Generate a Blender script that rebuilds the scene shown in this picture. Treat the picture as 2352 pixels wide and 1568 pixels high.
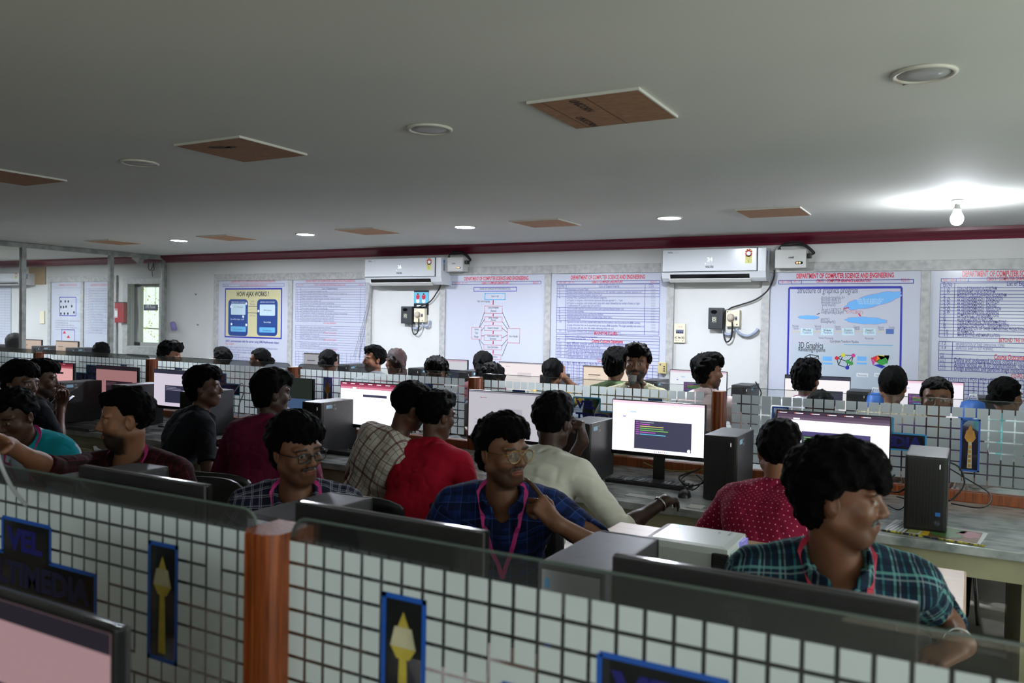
import bpy, bmesh, math, random, os
import numpy as np
from mathutils import Vector, Matrix

for _o in list(bpy.data.objects):
    bpy.data.objects.remove(_o, do_unlink=True)
scene = bpy.context.scene
COL = scene.collection
PI = math.pi
W_PX, H_PX = 2352.0, 1568.0
FOC = 1888.54                      # focal length in pixels of the 2352 wide frame
CAM_Z = 1.568
YAW, PITCH, ROLL = 0.5083041, -0.02283265, 0.01849044

# ---------------------------------------------------------------- camera
def _cam_axes():
    cy, sy, cp, sp = math.cos(YAW), math.sin(YAW), math.cos(PITCH), math.sin(PITCH)
    fwd = Vector((-sy * cp, cy * cp, sp))
    right = Vector((cy, sy, 0))
    up = right.cross(fwd)
    r = math.cos(ROLL) * right + math.sin(ROLL) * up
    u = -math.sin(ROLL) * right + math.cos(ROLL) * up
    return r, u, fwd
CR, CU, CF = _cam_axes()
cam_data = bpy.data.cameras.new('camera')
cam = bpy.data.objects.new('camera', cam_data)
COL.objects.link(cam)
cam_data.sensor_width = 36.0
cam_data.lens = FOC / W_PX * 36.0
cam_data.clip_start = 0.02
cam_data.clip_end = 200
cam_data.dof.use_dof = True
cam_data.dof.focus_distance = 5.6
cam_data.dof.aperture_fstop = 4.5
m = Matrix((CR, CU, -CF)).transposed().to_4x4()
m.translation = Vector((0, 0, CAM_Z))
cam.matrix_world = m
scene.camera = cam

def at(px, py, X=None, Y=None, Z=None):
    """World point seen at a pixel of the photograph on a plane X=, Y= or Z=."""
    d = CF * FOC + CR * (px - W_PX / 2) - CU * (py - H_PX / 2)
    if X is not None: t = X / d.x
    elif Y is not None: t = Y / d.y
    else: t = (Z - CAM_Z) / d.z
    return Vector((0, 0, CAM_Z)) + d * t

# ---------------------------------------------------------------- world, view
world = bpy.data.worlds.new('world')
scene.world = world
world.use_nodes = True
wn = world.node_tree
wn.nodes['Background'].inputs[0].default_value = (0.75, 0.9, 0.8, 1)
wn.nodes['Background'].inputs[1].default_value = 3.2
scene.view_settings.view_transform = 'Standard'
scene.view_settings.look = 'None'
scene.view_settings.gamma = 1
scene.view_settings.use_curve_mapping = False
scene.view_settings.exposure = 0.0
try:
    scene.cycles.use_denoising = True
    scene.cycles.max_bounces = 8
    scene.cycles.diffuse_bounces = 4
    scene.cycles.glossy_bounces = 3
    scene.cycles.transparent_max_bounces = 24
    scene.cycles.transmission_bounces = 4
    scene.cycles.sample_clamp_indirect = 4
    scene.cycles.caustics_reflective = False
    scene.cycles.caustics_refractive = False
except Exception:
    pass

def area_light(name, loc, rot, sx, sy, power, color):
    l = bpy.data.lights.new(name, 'AREA'); l.shape = 'RECTANGLE'
    l.size, l.size_y, l.energy, l.color = sx, sy, power, color
    o = bpy.data.objects.new(name, l); COL.objects.link(o)
    o.location = loc; o.rotation_euler = rot
    return o
# daylight entering through the windows of the right-hand wall and of the wall behind the camera
DAY = (0.94, 1.0, 1.0)
area_light('daylight_right', (2.57, 2.4, 1.52), (0, math.radians(128), 0), 1.1, 2.9, 38, DAY)
area_light('daylight_behind', (.9, -3.17, 1.5), (math.radians(122), 0, 0), 2.5, 1.15, 54, DAY)

sun = bpy.data.lights.new('sun', 'SUN'); sun.energy = 9; sun.angle = 0.01; sun.color = (1, .96, .82)
so = bpy.data.objects.new('sun', sun); COL.objects.link(so); so.rotation_euler = (math.radians(18), math.radians(6), 0)   # stands behind the building, lights the tree

# ---------------------------------------------------------------- materials
MATS = {}
def S(c):
    """display colour 0-255 -> linear"""
    if isinstance(c, (int, float)): c = (c, c, c)
    o = []
    for v in c:
        v /= 255.0
        o.append(v / 12.92 if v <= 0.04045 else ((v + 0.055) / 1.055) ** 2.4)
    return (o[0], o[1], o[2], 1.0)

def mat(name, color=None, rough=0.5, metal=0.0, emit=None, estr=0.0, spec=0.5, bump=None, vcol=None, coat=0.0, lin=None):
    if name in MATS: return MATS[name]
    m = bpy.data.materials.new(name); m.use_nodes = True
    nt = m.node_tree; b = nt.nodes['Principled BSDF']
    if lin is not None: c = (*lin, 1)
    else: c = S(color if color is not None else 128)
    b.inputs['Base Color'].default_value = c
    b.inputs['Roughness'].default_value = rough
    b.inputs['Metallic'].default_value = metal
    b.inputs['Specular IOR Level'].default_value = spec
    b.inputs['Coat Weight'].default_value = coat
    if emit is not None:
        b.inputs['Emission Color'].default_value = S(emit)
        b.inputs['Emission Strength'].default_value = estr
    if vcol:
        a = nt.nodes.new('ShaderNodeAttribute'); a.attribute_name = vcol
        nt.links.new(a.outputs['Color'], b.inputs['Base Color'])
    if bump:
        sc_, st = bump
        tc = nt.nodes.new('ShaderNodeTexCoord')
        n = nt.nodes.new('ShaderNodeTexNoise'); n.inputs['Scale'].default_value = sc_; n.inputs['Detail'].default_value = 4
        bp = nt.nodes.new('ShaderNodeBump'); bp.inputs['Strength'].default_value = st; bp.inputs['Distance'].default_value = 0.01
        nt.links.new(tc.outputs['Object'], n.inputs['Vector'])
        nt.links.new(n.outputs['Fac'], bp.inputs['Height'])
        nt.links.new(bp.outputs['Normal'], b.inputs['Normal'])
    m['bsdf'] = b.name
    MATS[name] = m
    return m

def noisy(name, c1, c2, scale=8, rough=0.5, detail=5, stretch=(1, 1, 1), spec=0.5, bump=0.0, lo=0.35, hi=0.65, coat=0.0):
    """two-colour noise material in object space"""
    if name in MATS: return MATS[name]
    m = mat(name, c1, rough, spec=spec, coat=coat)
    nt = m.node_tree; b = nt.nodes['Principled BSDF']
    tc = nt.nodes.new('ShaderNodeTexCoord'); mp = nt.nodes.new('ShaderNodeMapping')
    mp.inputs['Scale'].default_value = stretch
    n = nt.nodes.new('ShaderNodeTexNoise'); n.inputs['Scale'].default_value = scale; n.inputs['Detail'].default_value = detail
    r = nt.nodes.new('ShaderNodeValToRGB')
    r.color_ramp.elements[0].position = lo; r.color_ramp.elements[1].position = hi
    r.color_ramp.elements[0].color = S(c1); r.color_ramp.elements[1].color = S(c2)
    nt.links.new(tc.outputs['Object'], mp.inputs['Vector']); nt.links.new(mp.outputs['Vector'], n.inputs['Vector'])
    nt.links.new(n.outputs['Fac'], r.inputs['Fac']); nt.links.new(r.outputs['Color'], b.inputs['Base Color'])
    if bump:
        bp = nt.nodes.new('ShaderNodeBump'); bp.inputs['Strength'].default_value = bump; bp.inputs['Distance'].default_value = 0.01
        nt.links.new(n.outputs['Fac'], bp.inputs['Height']); nt.links.new(bp.outputs['Normal'], b.inputs['Normal'])
    return m

def glass(name, tint=(0.86, 0.9, 0.88), haze=0.06, refl=0.5, hazecol=150):
    """thin pane: transparent, with a little diffuse haze and a Fresnel reflection"""
    if name in MATS: return MATS[name]
    m = bpy.data.materials.new(name); m.use_nodes = True
    nt = m.node_tree; nt.nodes.clear()
    out = nt.nodes.new('ShaderNodeOutputMaterial')
    tr = nt.nodes.new('ShaderNodeBsdfTransparent'); tr.inputs[0].default_value = (*tint, 1)
    df = nt.nodes.new('ShaderNodeBsdfDiffuse'); df.inputs[0].default_value = S(hazecol)
    gl = nt.nodes.new('ShaderNodeBsdfGlossy'); gl.inputs['Roughness'].default_value = 0.02
    lw = nt.nodes.new('ShaderNodeFresnel'); lw.inputs[0].default_value = 1.5
    mu = nt.nodes.new('ShaderNodeMath'); mu.operation = 'MULTIPLY'; mu.inputs[1].default_value = refl
    m1 = nt.nodes.new('ShaderNodeMixShader'); m1.inputs[0].default_value = haze
    m2 = nt.nodes.new('ShaderNodeMixShader')
    nt.links.new(tr.outputs[0], m1.inputs[1]); nt.links.new(df.outputs[0], m1.inputs[2])
    nt.links.new(lw.outputs[0], mu.inputs[0]); nt.links.new(mu.outputs[0], m2.inputs[0])
    nt.links.new(m1.outputs[0], m2.inputs[1]); nt.links.new(gl.outputs[0], m2.inputs[2])
    nt.links.new(m2.outputs[0], out.inputs[0])
    MATS[name] = m
    return m

# ---------------------------------------------------------------- object helpers
def link(o, parent=None):
    COL.objects.link(o)
    if parent is not None: o.parent = parent
    return o

def tag(o, label=None, cat=None, group=None, kind=None):
    if label: o['label'] = label
    if cat: o['category'] = cat
    if group: o['group'] = group
    if kind: o['kind'] = kind
    return o

def thing(name, label, cat, loc=(0, 0, 0), rz=0.0, group=None):
    o = bpy.data.objects.new(name, None); o.empty_display_size = 0.1
    COL.objects.link(o); o.location = loc; o.rotation_euler = (0, 0, rz)
    return tag(o, label, cat, group)

class MB:
    """collects shapes into one mesh object"""
    def __init__(s): s.bm = bmesh.new(); s.mi = 0; s.uv = None
    def _newfaces(s, n0):
        s.bm.faces.ensure_lookup_table()
        for f in s.bm.faces[n0:]: f.material_index = s.mi
    def box(s, lo, hi, bev=0.0, rot=None, piv=None):
        n0 = len(s.bm.faces)
        x0, y0, z0 = lo; x1, y1, z1 = hi
        g = bmesh.new()
        vs = [g.verts.new(p) for p in ((x0, y0, z0), (x1, y0, z0), (x1, y1, z0), (x0, y1, z0), (x0, y0, z1), (x1, y0, z1), (x1, y1, z1), (x0, y1, z1))]
        for f in ((0, 3, 2, 1), (4, 5, 6, 7), (0, 1, 5, 4), (1, 2, 6, 5), (2, 3, 7, 6), (3, 0, 4, 7)):
            g.faces.new([vs[i] for i in f])
        if bev > 0:
            bmesh.ops.bevel(g, geom=list(g.edges), offset=bev, segments=2, profile=0.7, affect='EDGES')
        s._merge(g, rot, piv)
        return s
    def _merge(s, g, rot=None, piv=None):
        n0 = len(s.bm.faces)
        mp = {}
        for v in g.verts:
            co = v.co.copy()
            if rot is not None:
                pv = Vector(piv) if piv is not None else Vector((0, 0, 0))
                co = rot @ (co - pv) + pv
            mp[v] = s.bm.verts.new(co)
        for f in g.faces:
            try:
                nf = s.bm.faces.new([mp[v] for v in f.verts]); nf.material_index = s.mi; nf.smooth = f.smooth
            except ValueError: pass
        g.free()
    def quad(s, a, b, c, d):
        f = s.bm.faces.new([s.bm.verts.new(p) for p in (a, b, c, d)]); f.material_index = s.mi
        return s
    def poly(s, pts):
        f = s.bm.faces.new([s.bm.verts.new(p) for p in pts]); f.material_index = s.mi
        return s
    def prism(s, pts, off, smooth=False):
        """closed outline pts extruded by vector off"""
        off = Vector(off)
        a = [s.bm.verts.new(p) for p in pts]; b = [s.bm.verts.new(Vector(p) + off) for p in pts]
        n = len(pts)
        fs = [s.bm.faces.new(a[::-1]), s.bm.faces.new(b)]
        for i in range(n):
            f = s.bm.faces.new((a[i], a[(i + 1) % n], b[(i + 1) % n], b[i])); f.smooth = smooth; fs.append(f)
        for f in fs: f.material_index = s.mi
        return s
    def tube(s, pts, r, n=8, caps=True, rad=None):
        pts = [Vector(p) for p in pts]
        rings = []
        ref = None
        for i, p in enumerate(pts):
            t = (pts[min(i + 1, len(pts) - 1)] - pts[max(i - 1, 0)])
            if t.length < 1e-9: t = Vector((0, 0, 1))
            t.normalize()
            if ref is None:
                ref = t.orthogonal().normalized()
            ref = (ref - t * ref.dot(t))
            if ref.length < 1e-6: ref = t.orthogonal()
            ref.normalize()
            bi = t.cross(ref)
            rr = rad[i] if rad else r
            rings.append([s.bm.verts.new(p + (ref * math.cos(2 * PI * k / n) + bi * math.sin(2 * PI * k / n)) * rr) for k in range(n)])
        for i in range(len(rings) - 1):
            for k in range(n):
                f = s.bm.faces.new((rings[i][k], rings[i][(k + 1) % n], rings[i + 1][(k + 1) % n], rings[i + 1][k])); f.smooth = True; f.material_index = s.mi
        if caps:
            f = s.bm.faces.new(rings[0][::-1]); f.material_index = s.mi
            f = s.bm.faces.new(rings[-1]); f.material_index = s.mi
        return s
    def lathe(s, c, prof, n=32, axis='z', smooth=True):
        c = Vector(c); rings = []
        for r, h in prof:
            ring = []
            for k in range(n):
                a = 2 * PI * k / n
                if axis == 'z': v = Vector((r * math.cos(a), r * math.sin(a), h))
                elif axis == 'y': v = Vector((r * math.cos(a), h, r * math.sin(a)))
                else: v = Vector((h, r * math.cos(a), r * math.sin(a)))
                ring.append(s.bm.verts.new(c + v))
            rings.append(ring)
        for i in range(len(rings) - 1):
            for k in range(n):
                f = s.bm.faces.new((rings[i][k], rings[i][(k + 1) % n], rings[i + 1][(k + 1) % n], rings[i + 1][k])); f.smooth = smooth; f.material_index = s.mi
        for ring in (rings[0][::-1], rings[-1]):
            f = s.bm.faces.new(ring); f.material_index = s.mi
        return s
    def build(s, name, mats, parent=None, smooth=None, loc=None):
        bmesh.ops.recalc_face_normals(s.bm, faces=list(s.bm.faces))
        me = bpy.data.meshes.new(name); s.bm.to_mesh(me); s.bm.free()
        if not isinstance(mats, (list, tuple)): mats = [mats]
        for m_ in mats: me.materials.append(m_)
        if smooth: 
            for p in me.polygons: p.use_smooth = True
        o = bpy.data.objects.new(name, me)
        if loc is not None: o.location = loc
        return link(o, parent)

def struct(name, mb, mats, parent=None):
    o = mb.build(name, mats, parent)
    if parent is None: o['kind'] = 'structure'
    return o

def copy_tree(o, parent=None):
    c = o.copy(); COL.objects.link(c)
    if parent is not None: c.parent = parent
    for ch in list(o.children): copy_tree(ch, c)
    return c

FONT_CACHE = {}
def text_geo(body, size, align='LEFT', bold=0.0):
    """2-D text outline -> (verts Nx2, faces) with the baseline at 0"""
    key = (body, round(size, 5), align, bold)
    if key in FONT_CACHE: return FONT_CACHE[key]
    cu = bpy.data.curves.new('t', 'FONT'); cu.body = body; cu.size = size; cu.align_x = align
    cu.resolution_u = 2; cu.fill_mode = 'FRONT'; cu.offset = bold
    o = bpy.data.objects.new('t', cu); COL.objects.link(o)
    bpy.context.view_layer.update()
    me = bpy.data.meshes.new_from_object(o)
    vs = [(v.co.x, v.co.y) for v in me.vertices]; fs = [tuple(p.vertices) for p in me.polygons]
    bpy.data.objects.remove(o); bpy.data.curves.remove(cu); bpy.data.meshes.remove(me)
    FONT_CACHE[key] = (vs, fs)
    return vs, fs

class Sheet:
    """flat print on a plane: origin o (top-left), u to the right, v downwards, n out of the surface"""
    def __init__(s, o, u, v, eps=0.0008):
        s.o, s.u, s.v = Vector(o), Vector(u), Vector(v)
        s.n = s.v.cross(s.u).normalized(); s.eps = eps
        s.mb = MB(); s.mats = []; s.layer = 1
    def P(s, x, y, l=None): return s.o + s.u * x + s.v * y + s.n * (s.eps * (l if l is not None else s.layer))
    def mi(s, m):
        if m not in s.mats: s.mats.append(m)
        s.mb.mi = s.mats.index(m)
    def rect(s, x0, y0, x1, y1, m, l=None):
        s.mi(m); s.mb.quad(s.P(x0, y1, l), s.P(x1, y1, l), s.P(x1, y0, l), s.P(x0, y0, l))
    def frame(s, x0, y0, x1, y1, w, m, l=None):
        s.rect(x0, y0, x1, y0 + w, m, l); s.rect(x0, y1 - w, x1, y1, m, l)
        s.rect(x0, y0, x0 + w, y1, m, l); s.rect(x1 - w, y0, x1, y1, m, l)
    def poly(s, pts, m, l=None):
        s.mi(m); s.mb.poly([s.P(x, y, l) for x, y in pts])
    def line(s, x0, y0, x1, y1, w, m, l=None):
        dx, dy = x1 - x0, y1 - y0; L = math.hypot(dx, dy) or 1; nx, ny = -dy / L * w / 2, dx / L * w / 2
        s.poly([(x0 + nx, y0 + ny), (x1 + nx, y1 + ny), (x1 - nx, y1 - ny), (x0 - nx, y0 - ny)], m, l)
    def rrect(s, x0, y0, x1, y1, r, m, l=None):
        pts = []
        for cx, cy, a0 in ((x1 - r, y0 + r, -90), (x1 - r, y1 - r, 0), (x0 + r, y1 - r, 90), (x0 + r, y0 + r, 180)):
            for k in range(5):
                a = math.radians(a0 + k * 22.5); pts.append((cx + r * math.cos(a), cy + r * math.sin(a)))
        s.poly(pts, m, l)
    def disc(s, cx, cy, rx, ry, m, l=None, n=20, rot=0, wob=0, k=7):
        pts = []
        for i in range(n):
            a = 2 * PI * i / n; q = 1 + wob * abs(math.sin(k * a / 2))
            x, y = rx * q * math.cos(a), ry * q * math.sin(a)
            pts.append((cx + x * math.cos(rot) - y * math.sin(rot), cy + x * math.sin(rot) + y * math.cos(rot)))
        s.poly(pts, m, l)
    def text(s, x, y, body, size, m, align='LEFT', l=None, fit=None, bold=0.0, stretch=1.0):
        """baseline at y; fit = width it must fill"""
        vs, fs = text_geo(body, size, align, bold)
        s.mi(m)
        if not vs: return
        if fit:
            w = max(v[0] for v in vs) - min(v[0] for v in vs); stretch = fit / w if w > 0 else 1
        bv = [s.mb.bm.verts.new(s.P(x + a * stretch, y - b, l)) for a, b in vs]
        for f in fs:
            try:
                nf = s.mb.bm.faces.new([bv[i] for i in f]); nf.material_index = s.mb.mi
            except ValueError: pass
    def build(s, name, parent=None):
        me = bpy.data.meshes.new(name); s.mb.bm.to_mesh(me); s.mb.bm.free()
        for m_ in s.mats: me.materials.append(m_)
        return link(bpy.data.objects.new(name, me), parent)
# ================================================================ room
YB, YM, YF, ZC, XG = 7.52, 4.51, 1.015, 2.391, -9.63
XL, XR, YN = -16.0, 2.6, -3.2
white_wall = noisy('wall_paint', (205, 205, 202), (196, 197, 194), 1.5, 0.75, spec=0.25)
ceil_mat = noisy('ceiling_paint', (222, 222, 214), (214, 215, 208), 0.8, 0.8, spec=0.2)
maroon_trim = noisy('maroon_gloss_paint', (104, 18, 44), (86, 14, 36), 3, 0.3, stretch=(0.4, 4, 20))
granite = noisy('grey_granite', (178, 178, 175), (146, 147, 144), 22, 0.45, detail=8, lo=0.35, hi=0.75)
tile_m = noisy('floor_tile', (176, 172, 160), (160, 156, 146), 5, 0.35)
wood_m = noisy('post_wood', (164, 84, 38), (104, 46, 18), 14, 0.42, stretch=(9, 9, 0.5), lo=0.3, hi=0.7)
marble = noisy('desk_marble', (186, 190, 190), (126, 134, 134), 9, 0.18, detail=8, stretch=(1, 2.2, 1), lo=0.42, hi=0.66, coat=0.2)
cream = noisy('cream_paint', (176, 172, 140), (160, 157, 126), 6, 0.6)
black_pl = mat('black_plastic', (22, 22, 23), 0.4)
dark_pl = mat('dark_grey_plastic', (44, 45, 47), 0.45)
grey_metal = noisy('tower_metal', (58, 58, 62), (50, 50, 54), 40, 0.45, spec=0.5)
black_gl = mat('black_gloss', (10, 10, 12), 0.15)
white_gl = mat('white_gloss', (206, 209, 212), 0.2, coat=0.4)
white_pl = mat('white_plastic', (215, 215, 210), 0.35)
cream_pl = mat('cream_plastic', (222, 214, 186), 0.4)
cable_blk = mat('cable_black', (16, 16, 17), 0.5)
cable_gry = mat('cable_grey', (150, 152, 156), 0.5)
steel = mat('steel', 170, 0.3, 1.0)

fl = MB(); fl.box((XL, YN, -0.1), (XR, YB + 0.2, 0)); struct('floor', fl, tile_m)
ce = MB(); ce.box((XL, YN, ZC), (XR, YB + 0.2, ZC + 0.1)); struct('ceiling', ce, ceil_mat)
# back wall with one real window opening in the far room
wx0, wx1, wz0, wz1 = at(300, 700, Y=YB).x, at(372, 700, Y=YB).x, at(340, 795, Y=YB).z, at(345, 652, Y=YB).z
bw = MB()
bw.box((XL, YB, 0), (wx0, YB + 0.2, ZC)); bw.box((wx1, YB, 0), (XR, YB + 0.2, ZC))
bw.box((wx0, YB, 0), (wx1, YB + 0.2, wz0)); bw.box((wx0, YB, wz1), (wx1, YB + 0.2, ZC))
struct('wall_back', bw, white_wall)
lw = MB(); lw.box((XL - 0.1, YN, 0), (XL, YB + 0.2, ZC)); struct('wall_left', lw, white_wall)
# right and near walls, each with an opening where the daylight comes in
rw = MB(); rw.box((XR, YN, 0), (XR + 0.15, 0.9, ZC)); rw.box((XR, 3.9, 0), (XR + 0.15, YB + 0.2, ZC))
rw.box((XR, 0.9, 0), (XR + 0.15, 3.9, 0.95)); rw.box((XR, 0.9, 2.1), (XR + 0.15, 3.9, ZC)); struct('wall_right', rw, white_wall)
nw = MB(); nw.box((XL, YN - 0.15, 0), (-0.4, YN, ZC)); nw.box((2.2, YN - 0.15, 0), (XR, YN, ZC))
nw.box((-0.4, YN - 0.15, 0), (2.2, YN, 0.9)); nw.box((-0.4, YN - 0.15, 2.1), (2.2, YN, ZC)); struct('wall_near', nw, white_wall)
# cornice
def crown(name, x0, x1):
    z0 = at(1040, 583.8, Y=YB - 0.03).z
    pr = [(YB, z0), (YB - 0.022, z0), (YB - 0.028, z0 + 0.018), (YB - 0.05, z0 + 0.03), (YB - 0.085, z0 + 0.055), (YB - 0.105, z0 + 0.066), (YB - 0.105, ZC - 0.001), (YB, ZC - 0.001)]
    c = MB(); c.prism([(x0, y, z) for y, z in pr], (x1 - x0, 0, 0)); struct(name, c, maroon_trim)
crown('trim_1', XG + 0.03, XR - 0.001)
crown('trim_2', XL + 0.001, XG - 0.03)

# granite surrounds of the walled-up windows
def surround(name, px, depth=0.03):
    """px: left, right, top-left y, bottom y, and pixel x of the mullion (or None)"""
    xl, xr, zt, zb, xm = px
    f = MB(); w = 0.07
    f.box((xl - w, YB - depth, zt), (xr + w, YB, zt + 0.085), 0.004)
    f.box((xl - w, YB - depth, zb - 0.07), (xr + w, YB, zb), 0.004)
    for x in (xl - w, xr): f.box((x, YB - depth, zb), (x + w, YB, zt), 0.004)
    if xm: f.box((xm - 0.035, YB - depth, zb), (xm + 0.035, YB, zt), 0.004)
    struct(name, f, granite)
YP = YB - 0.012          # face of the printed boards
def X_(px, py=700, Y=None): return at(px, py, Y=Y or YP).x
def Z_(px, py, Y=None): return at(px, py, Y=Y or YP).z
bays = []
B1 = (X_(502), X_(843), Z_(502, 645), Z_(502, 838), X_(668))
B2 = (X_(1024), X_(1532), Z_(1030, 632), Z_(1022, 905) , X_(1259))
B3 = (X_(1768), XR - 0.45, Z_(1770, 626), Z_(1768, 915), X_(2125))
B0 = (X_(118), X_(262), Z_(118, 648), Z_(118, 800) - 0.25, X_(190))
for i, b in enumerate((B1, B2, B3, B0)): surround('trim_%d' % (i + 3), b)

# window of the far room
wf = MB()
xo0, xo1, zo0, zo1 = at(289, 700, Y=YB).x, at(379, 700, Y=YB).x, at(300, 812, Y=YB).z, at(300, 640, Y=YB).z
for a, b in (((xo0, zo0), (wx0, zo1)), ((wx1, zo0), (xo1, zo1)), ((wx0, zo0), (wx1, wz0)), ((wx0, wz1), (wx1, zo1))):
    wf.box((a[0], YB - 0.05, a[1]), (b[0], YB, b[1]), 0.006)
win = struct('window_1', wf, granite)
g = MB(); g.box((wx0 - 0.02, YB + 0.12, wz0 - 0.02), (wx1 + 0.02, YB + 0.126, wz1 + 0.02)); g.build('window_pane', glass('window_glass', (0.95, 0.97, 0.95), 0.02, 0.5), win)
sr = MB()
sr.box((wx0, YB + 0.06, wz0), (wx0 + 0.13, YB + 0.11, wz1)); sr.box((wx1 - 0.06, YB + 0.08, wz0), (wx1, YB + 0.12, wz1)); sr.box((wx0, YB + 0.06, wz0), (wx1, YB + 0.11, wz0 + 0.05)); sr.box((wx0, YB + 0.06, wz1 - 0.04), (wx1, YB + 0.11, wz1))
sr.build('window_sash', mat('sash_grey', (150, 152, 148), 0.5), win)
cw = at(345, 700, Y=YB)
def board(name, label, cat, px0, py0, px1, py1, Y, th, m, group=None):
    a = at(px0, py0, Y=Y); b = at(px1, py1, Y=Y)
    o = MB().box((min(a.x, b.x), Y, min(a.z, b.z)), (max(a.x, b.x), Y + th, max(a.z, b.z)), 0.002).build(name, m)
    tag(o, label, cat, group); return o, a, b
# tree outside the window
rnd = random.Random(5)
tr = thing('tree', 'sunlit leafy tree seen outside through the small window', 'tree', (-12.3, 10.2, 0))
lf = MB()
for k in range(1500):
    c = Vector((rnd.gauss(0, 0.9), rnd.gauss(0, 0.5), rnd.uniform(0.7, 2.9)))
    d = Vector((rnd.gauss(0, 1), rnd.gauss(0, 1), rnd.gauss(0, 1))).normalized(); e = d.orthogonal().normalized(); L = rnd.uniform(0.03, 0.07)
    lf.poly([c, c + d * L * 0.5 + e * L * 0.22, c + d * L, c + d * L * 0.5 - e * L * 0.22])
lf.build('foliage', noisy('leaf', (226, 234, 160), (170, 190, 90), 5, 0.5), tr)
br = MB(); br.tube([(0, 0, 0), (0.05, 0, 1.0), (-0.05, 0, 2.0), (0.1, 0, 2.9)], 0.06, 10, rad=[0.1, 0.08, 0.05, 0.02])
for k in range(14):
    z = rnd.uniform(0.9, 2.4); a = rnd.uniform(-1, 1)
    br.tube([(0, 0, z), (a * 0.5, rnd.uniform(-.3, .3), z + 0.25), (a * 1.0, rnd.uniform(-.4, .4), z + rnd.uniform(0.2, 0.6))], 0.02, 6, rad=[0.035, 0.02, 0.008])
br.build('trunk', mat('bark', (70, 62, 50), 0.9), tr)
gr = MB(); gr.box((-18, YB + 0.25, -0.12), (6, 16, -0.02)); o = gr.build('ground', noisy('dry_ground', (190, 180, 140), (150, 150, 100), 3, 0.9)); o['kind'] = 'structure'

# ---------------------------------------------------------------- printed boards
pp = mat('board_paper', (190, 194, 206), 0.22, coat=0.35, spec=0.4)
navy = mat('ink_navy', (52, 52, 140), 0.3); red = mat('ink_red', (200, 40, 66), 0.3); inkb = mat('ink_black', (30, 32, 40), 0.3)
blue_f = mat('ink_blue', (42, 48, 160), 0.3); grey_t = mat('ink_grey', (96, 100, 128), 0.3); tan_p = mat('ink_tan', (200, 194, 150), 0.3)
pcyan = mat('ink_cyan', (100, 170, 210), 0.3); pale = mat('ink_pale', (190, 214, 224), 0.3); dblue = mat('ink_deep_blue', (36, 66, 130), 0.3)
cloud = mat('ink_cloud', (110, 176, 232), 0.3); green = mat('ink_green', (60, 150, 70), 0.3); yellow = mat('ink_yellow', (214, 206, 60), 0.3)
magenta = mat('ink_magenta', (190, 60, 140), 0.3); orange = mat('ink_orange', (220, 120, 40), 0.3); ink_w = mat('ink_white', (225, 228, 230), 0.3)

class Print(Sheet):
    """print on the back wall; coordinates given as photo pixels on the plane Y"""
    def __init__(s, Y): super().__init__((0, Y, 0), (1, 0, 0), (0, 0, -1), 0.0006); s.Y = Y
    def c(s, px, py):
        p = at(px, py, Y=s.Y); return p.x, -p.z
    def R(s, x0, y0, x1, y1, m, l=None):      # axis-aligned in the world, corners top-left / bottom-right
        a, b = s.c(x0, y0), s.c(x1, y1); s.rect(a[0], a[1], b[0], b[1], m, l)
    def Fr(s, x0, y0, x1, y1, w, m, l=None):
        a, b = s.c(x0, y0), s.c(x1, y1); s.frame(a[0], a[1], b[0], b[1], w, m, l)
    def L(s, x0, y0, x1, y1, m, w=0.004, l=None):
        a, b = s.c(x0, y0), s.c(x1, y1); s.line(a[0], a[1], b[0], b[1], w, m, l)
    def T(s, px, py, body, h, m, px1=None, align='LEFT', l=None, bold=0.0):
        """baseline starts at px,py; px1 = pixel where it must end; h = letter size in metres"""
        a = s.c(px, py)
        fit = abs(s.c(px1, py)[0] - a[0]) if px1 else None
        s.text(a[0], a[1], body, h, m, align, l, fit=fit, bold=bold)
def poster(label, x0, x1, z0, z1, cat='poster', m=None):
    t = thing('poster', label, cat, ((x0 + x1) / 2, YP, z0), 0, 'department laboratory posters')
    MB().box((x0 - t.location.x, 0, 0), (x1 - t.location.x, YB - YP - .001, z1 - z0)).build('poster_board', m or pp, t)
    return t
def finish(pr, t, name='poster_print'):
    o = pr.build(name, t); o.matrix_parent_inverse = Matrix.Translation(-Vector(t.location)); return o
def header(pr, xs, y, xe, ye, title_x0, title_x1, title_y, lab, bx0, bx1, by0, by1, ex0, ex1, sem, lx0, lx1, code, rx, h=0.05):
    pr.T(title_x0, title_y, 'DEPARTMENT OF COMPUTER SCIENCE AND ENGINEERING', h, red, title_x1, bold=0.0012)
    pr.Fr(bx0, by0, bx1, by1, 0.004, navy)
    hh = h * 0.62
    # cells
    pr.T(bx0 + 2, ex0, 'Year / Sem', hh, red, bx0 + (bx1 - bx0) * 0.085)
    pr.T(bx0 + (bx1 - bx0) * 0.115, ex0, sem, hh, red, bx0 + (bx1 - bx0) * 0.155)
    pr.T(lx0, ex1, lab, hh, red, lx1, bold=0.0008)
    pr.T(rx, ex1 + 1, code, hh, red)
IM = 1.0
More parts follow.
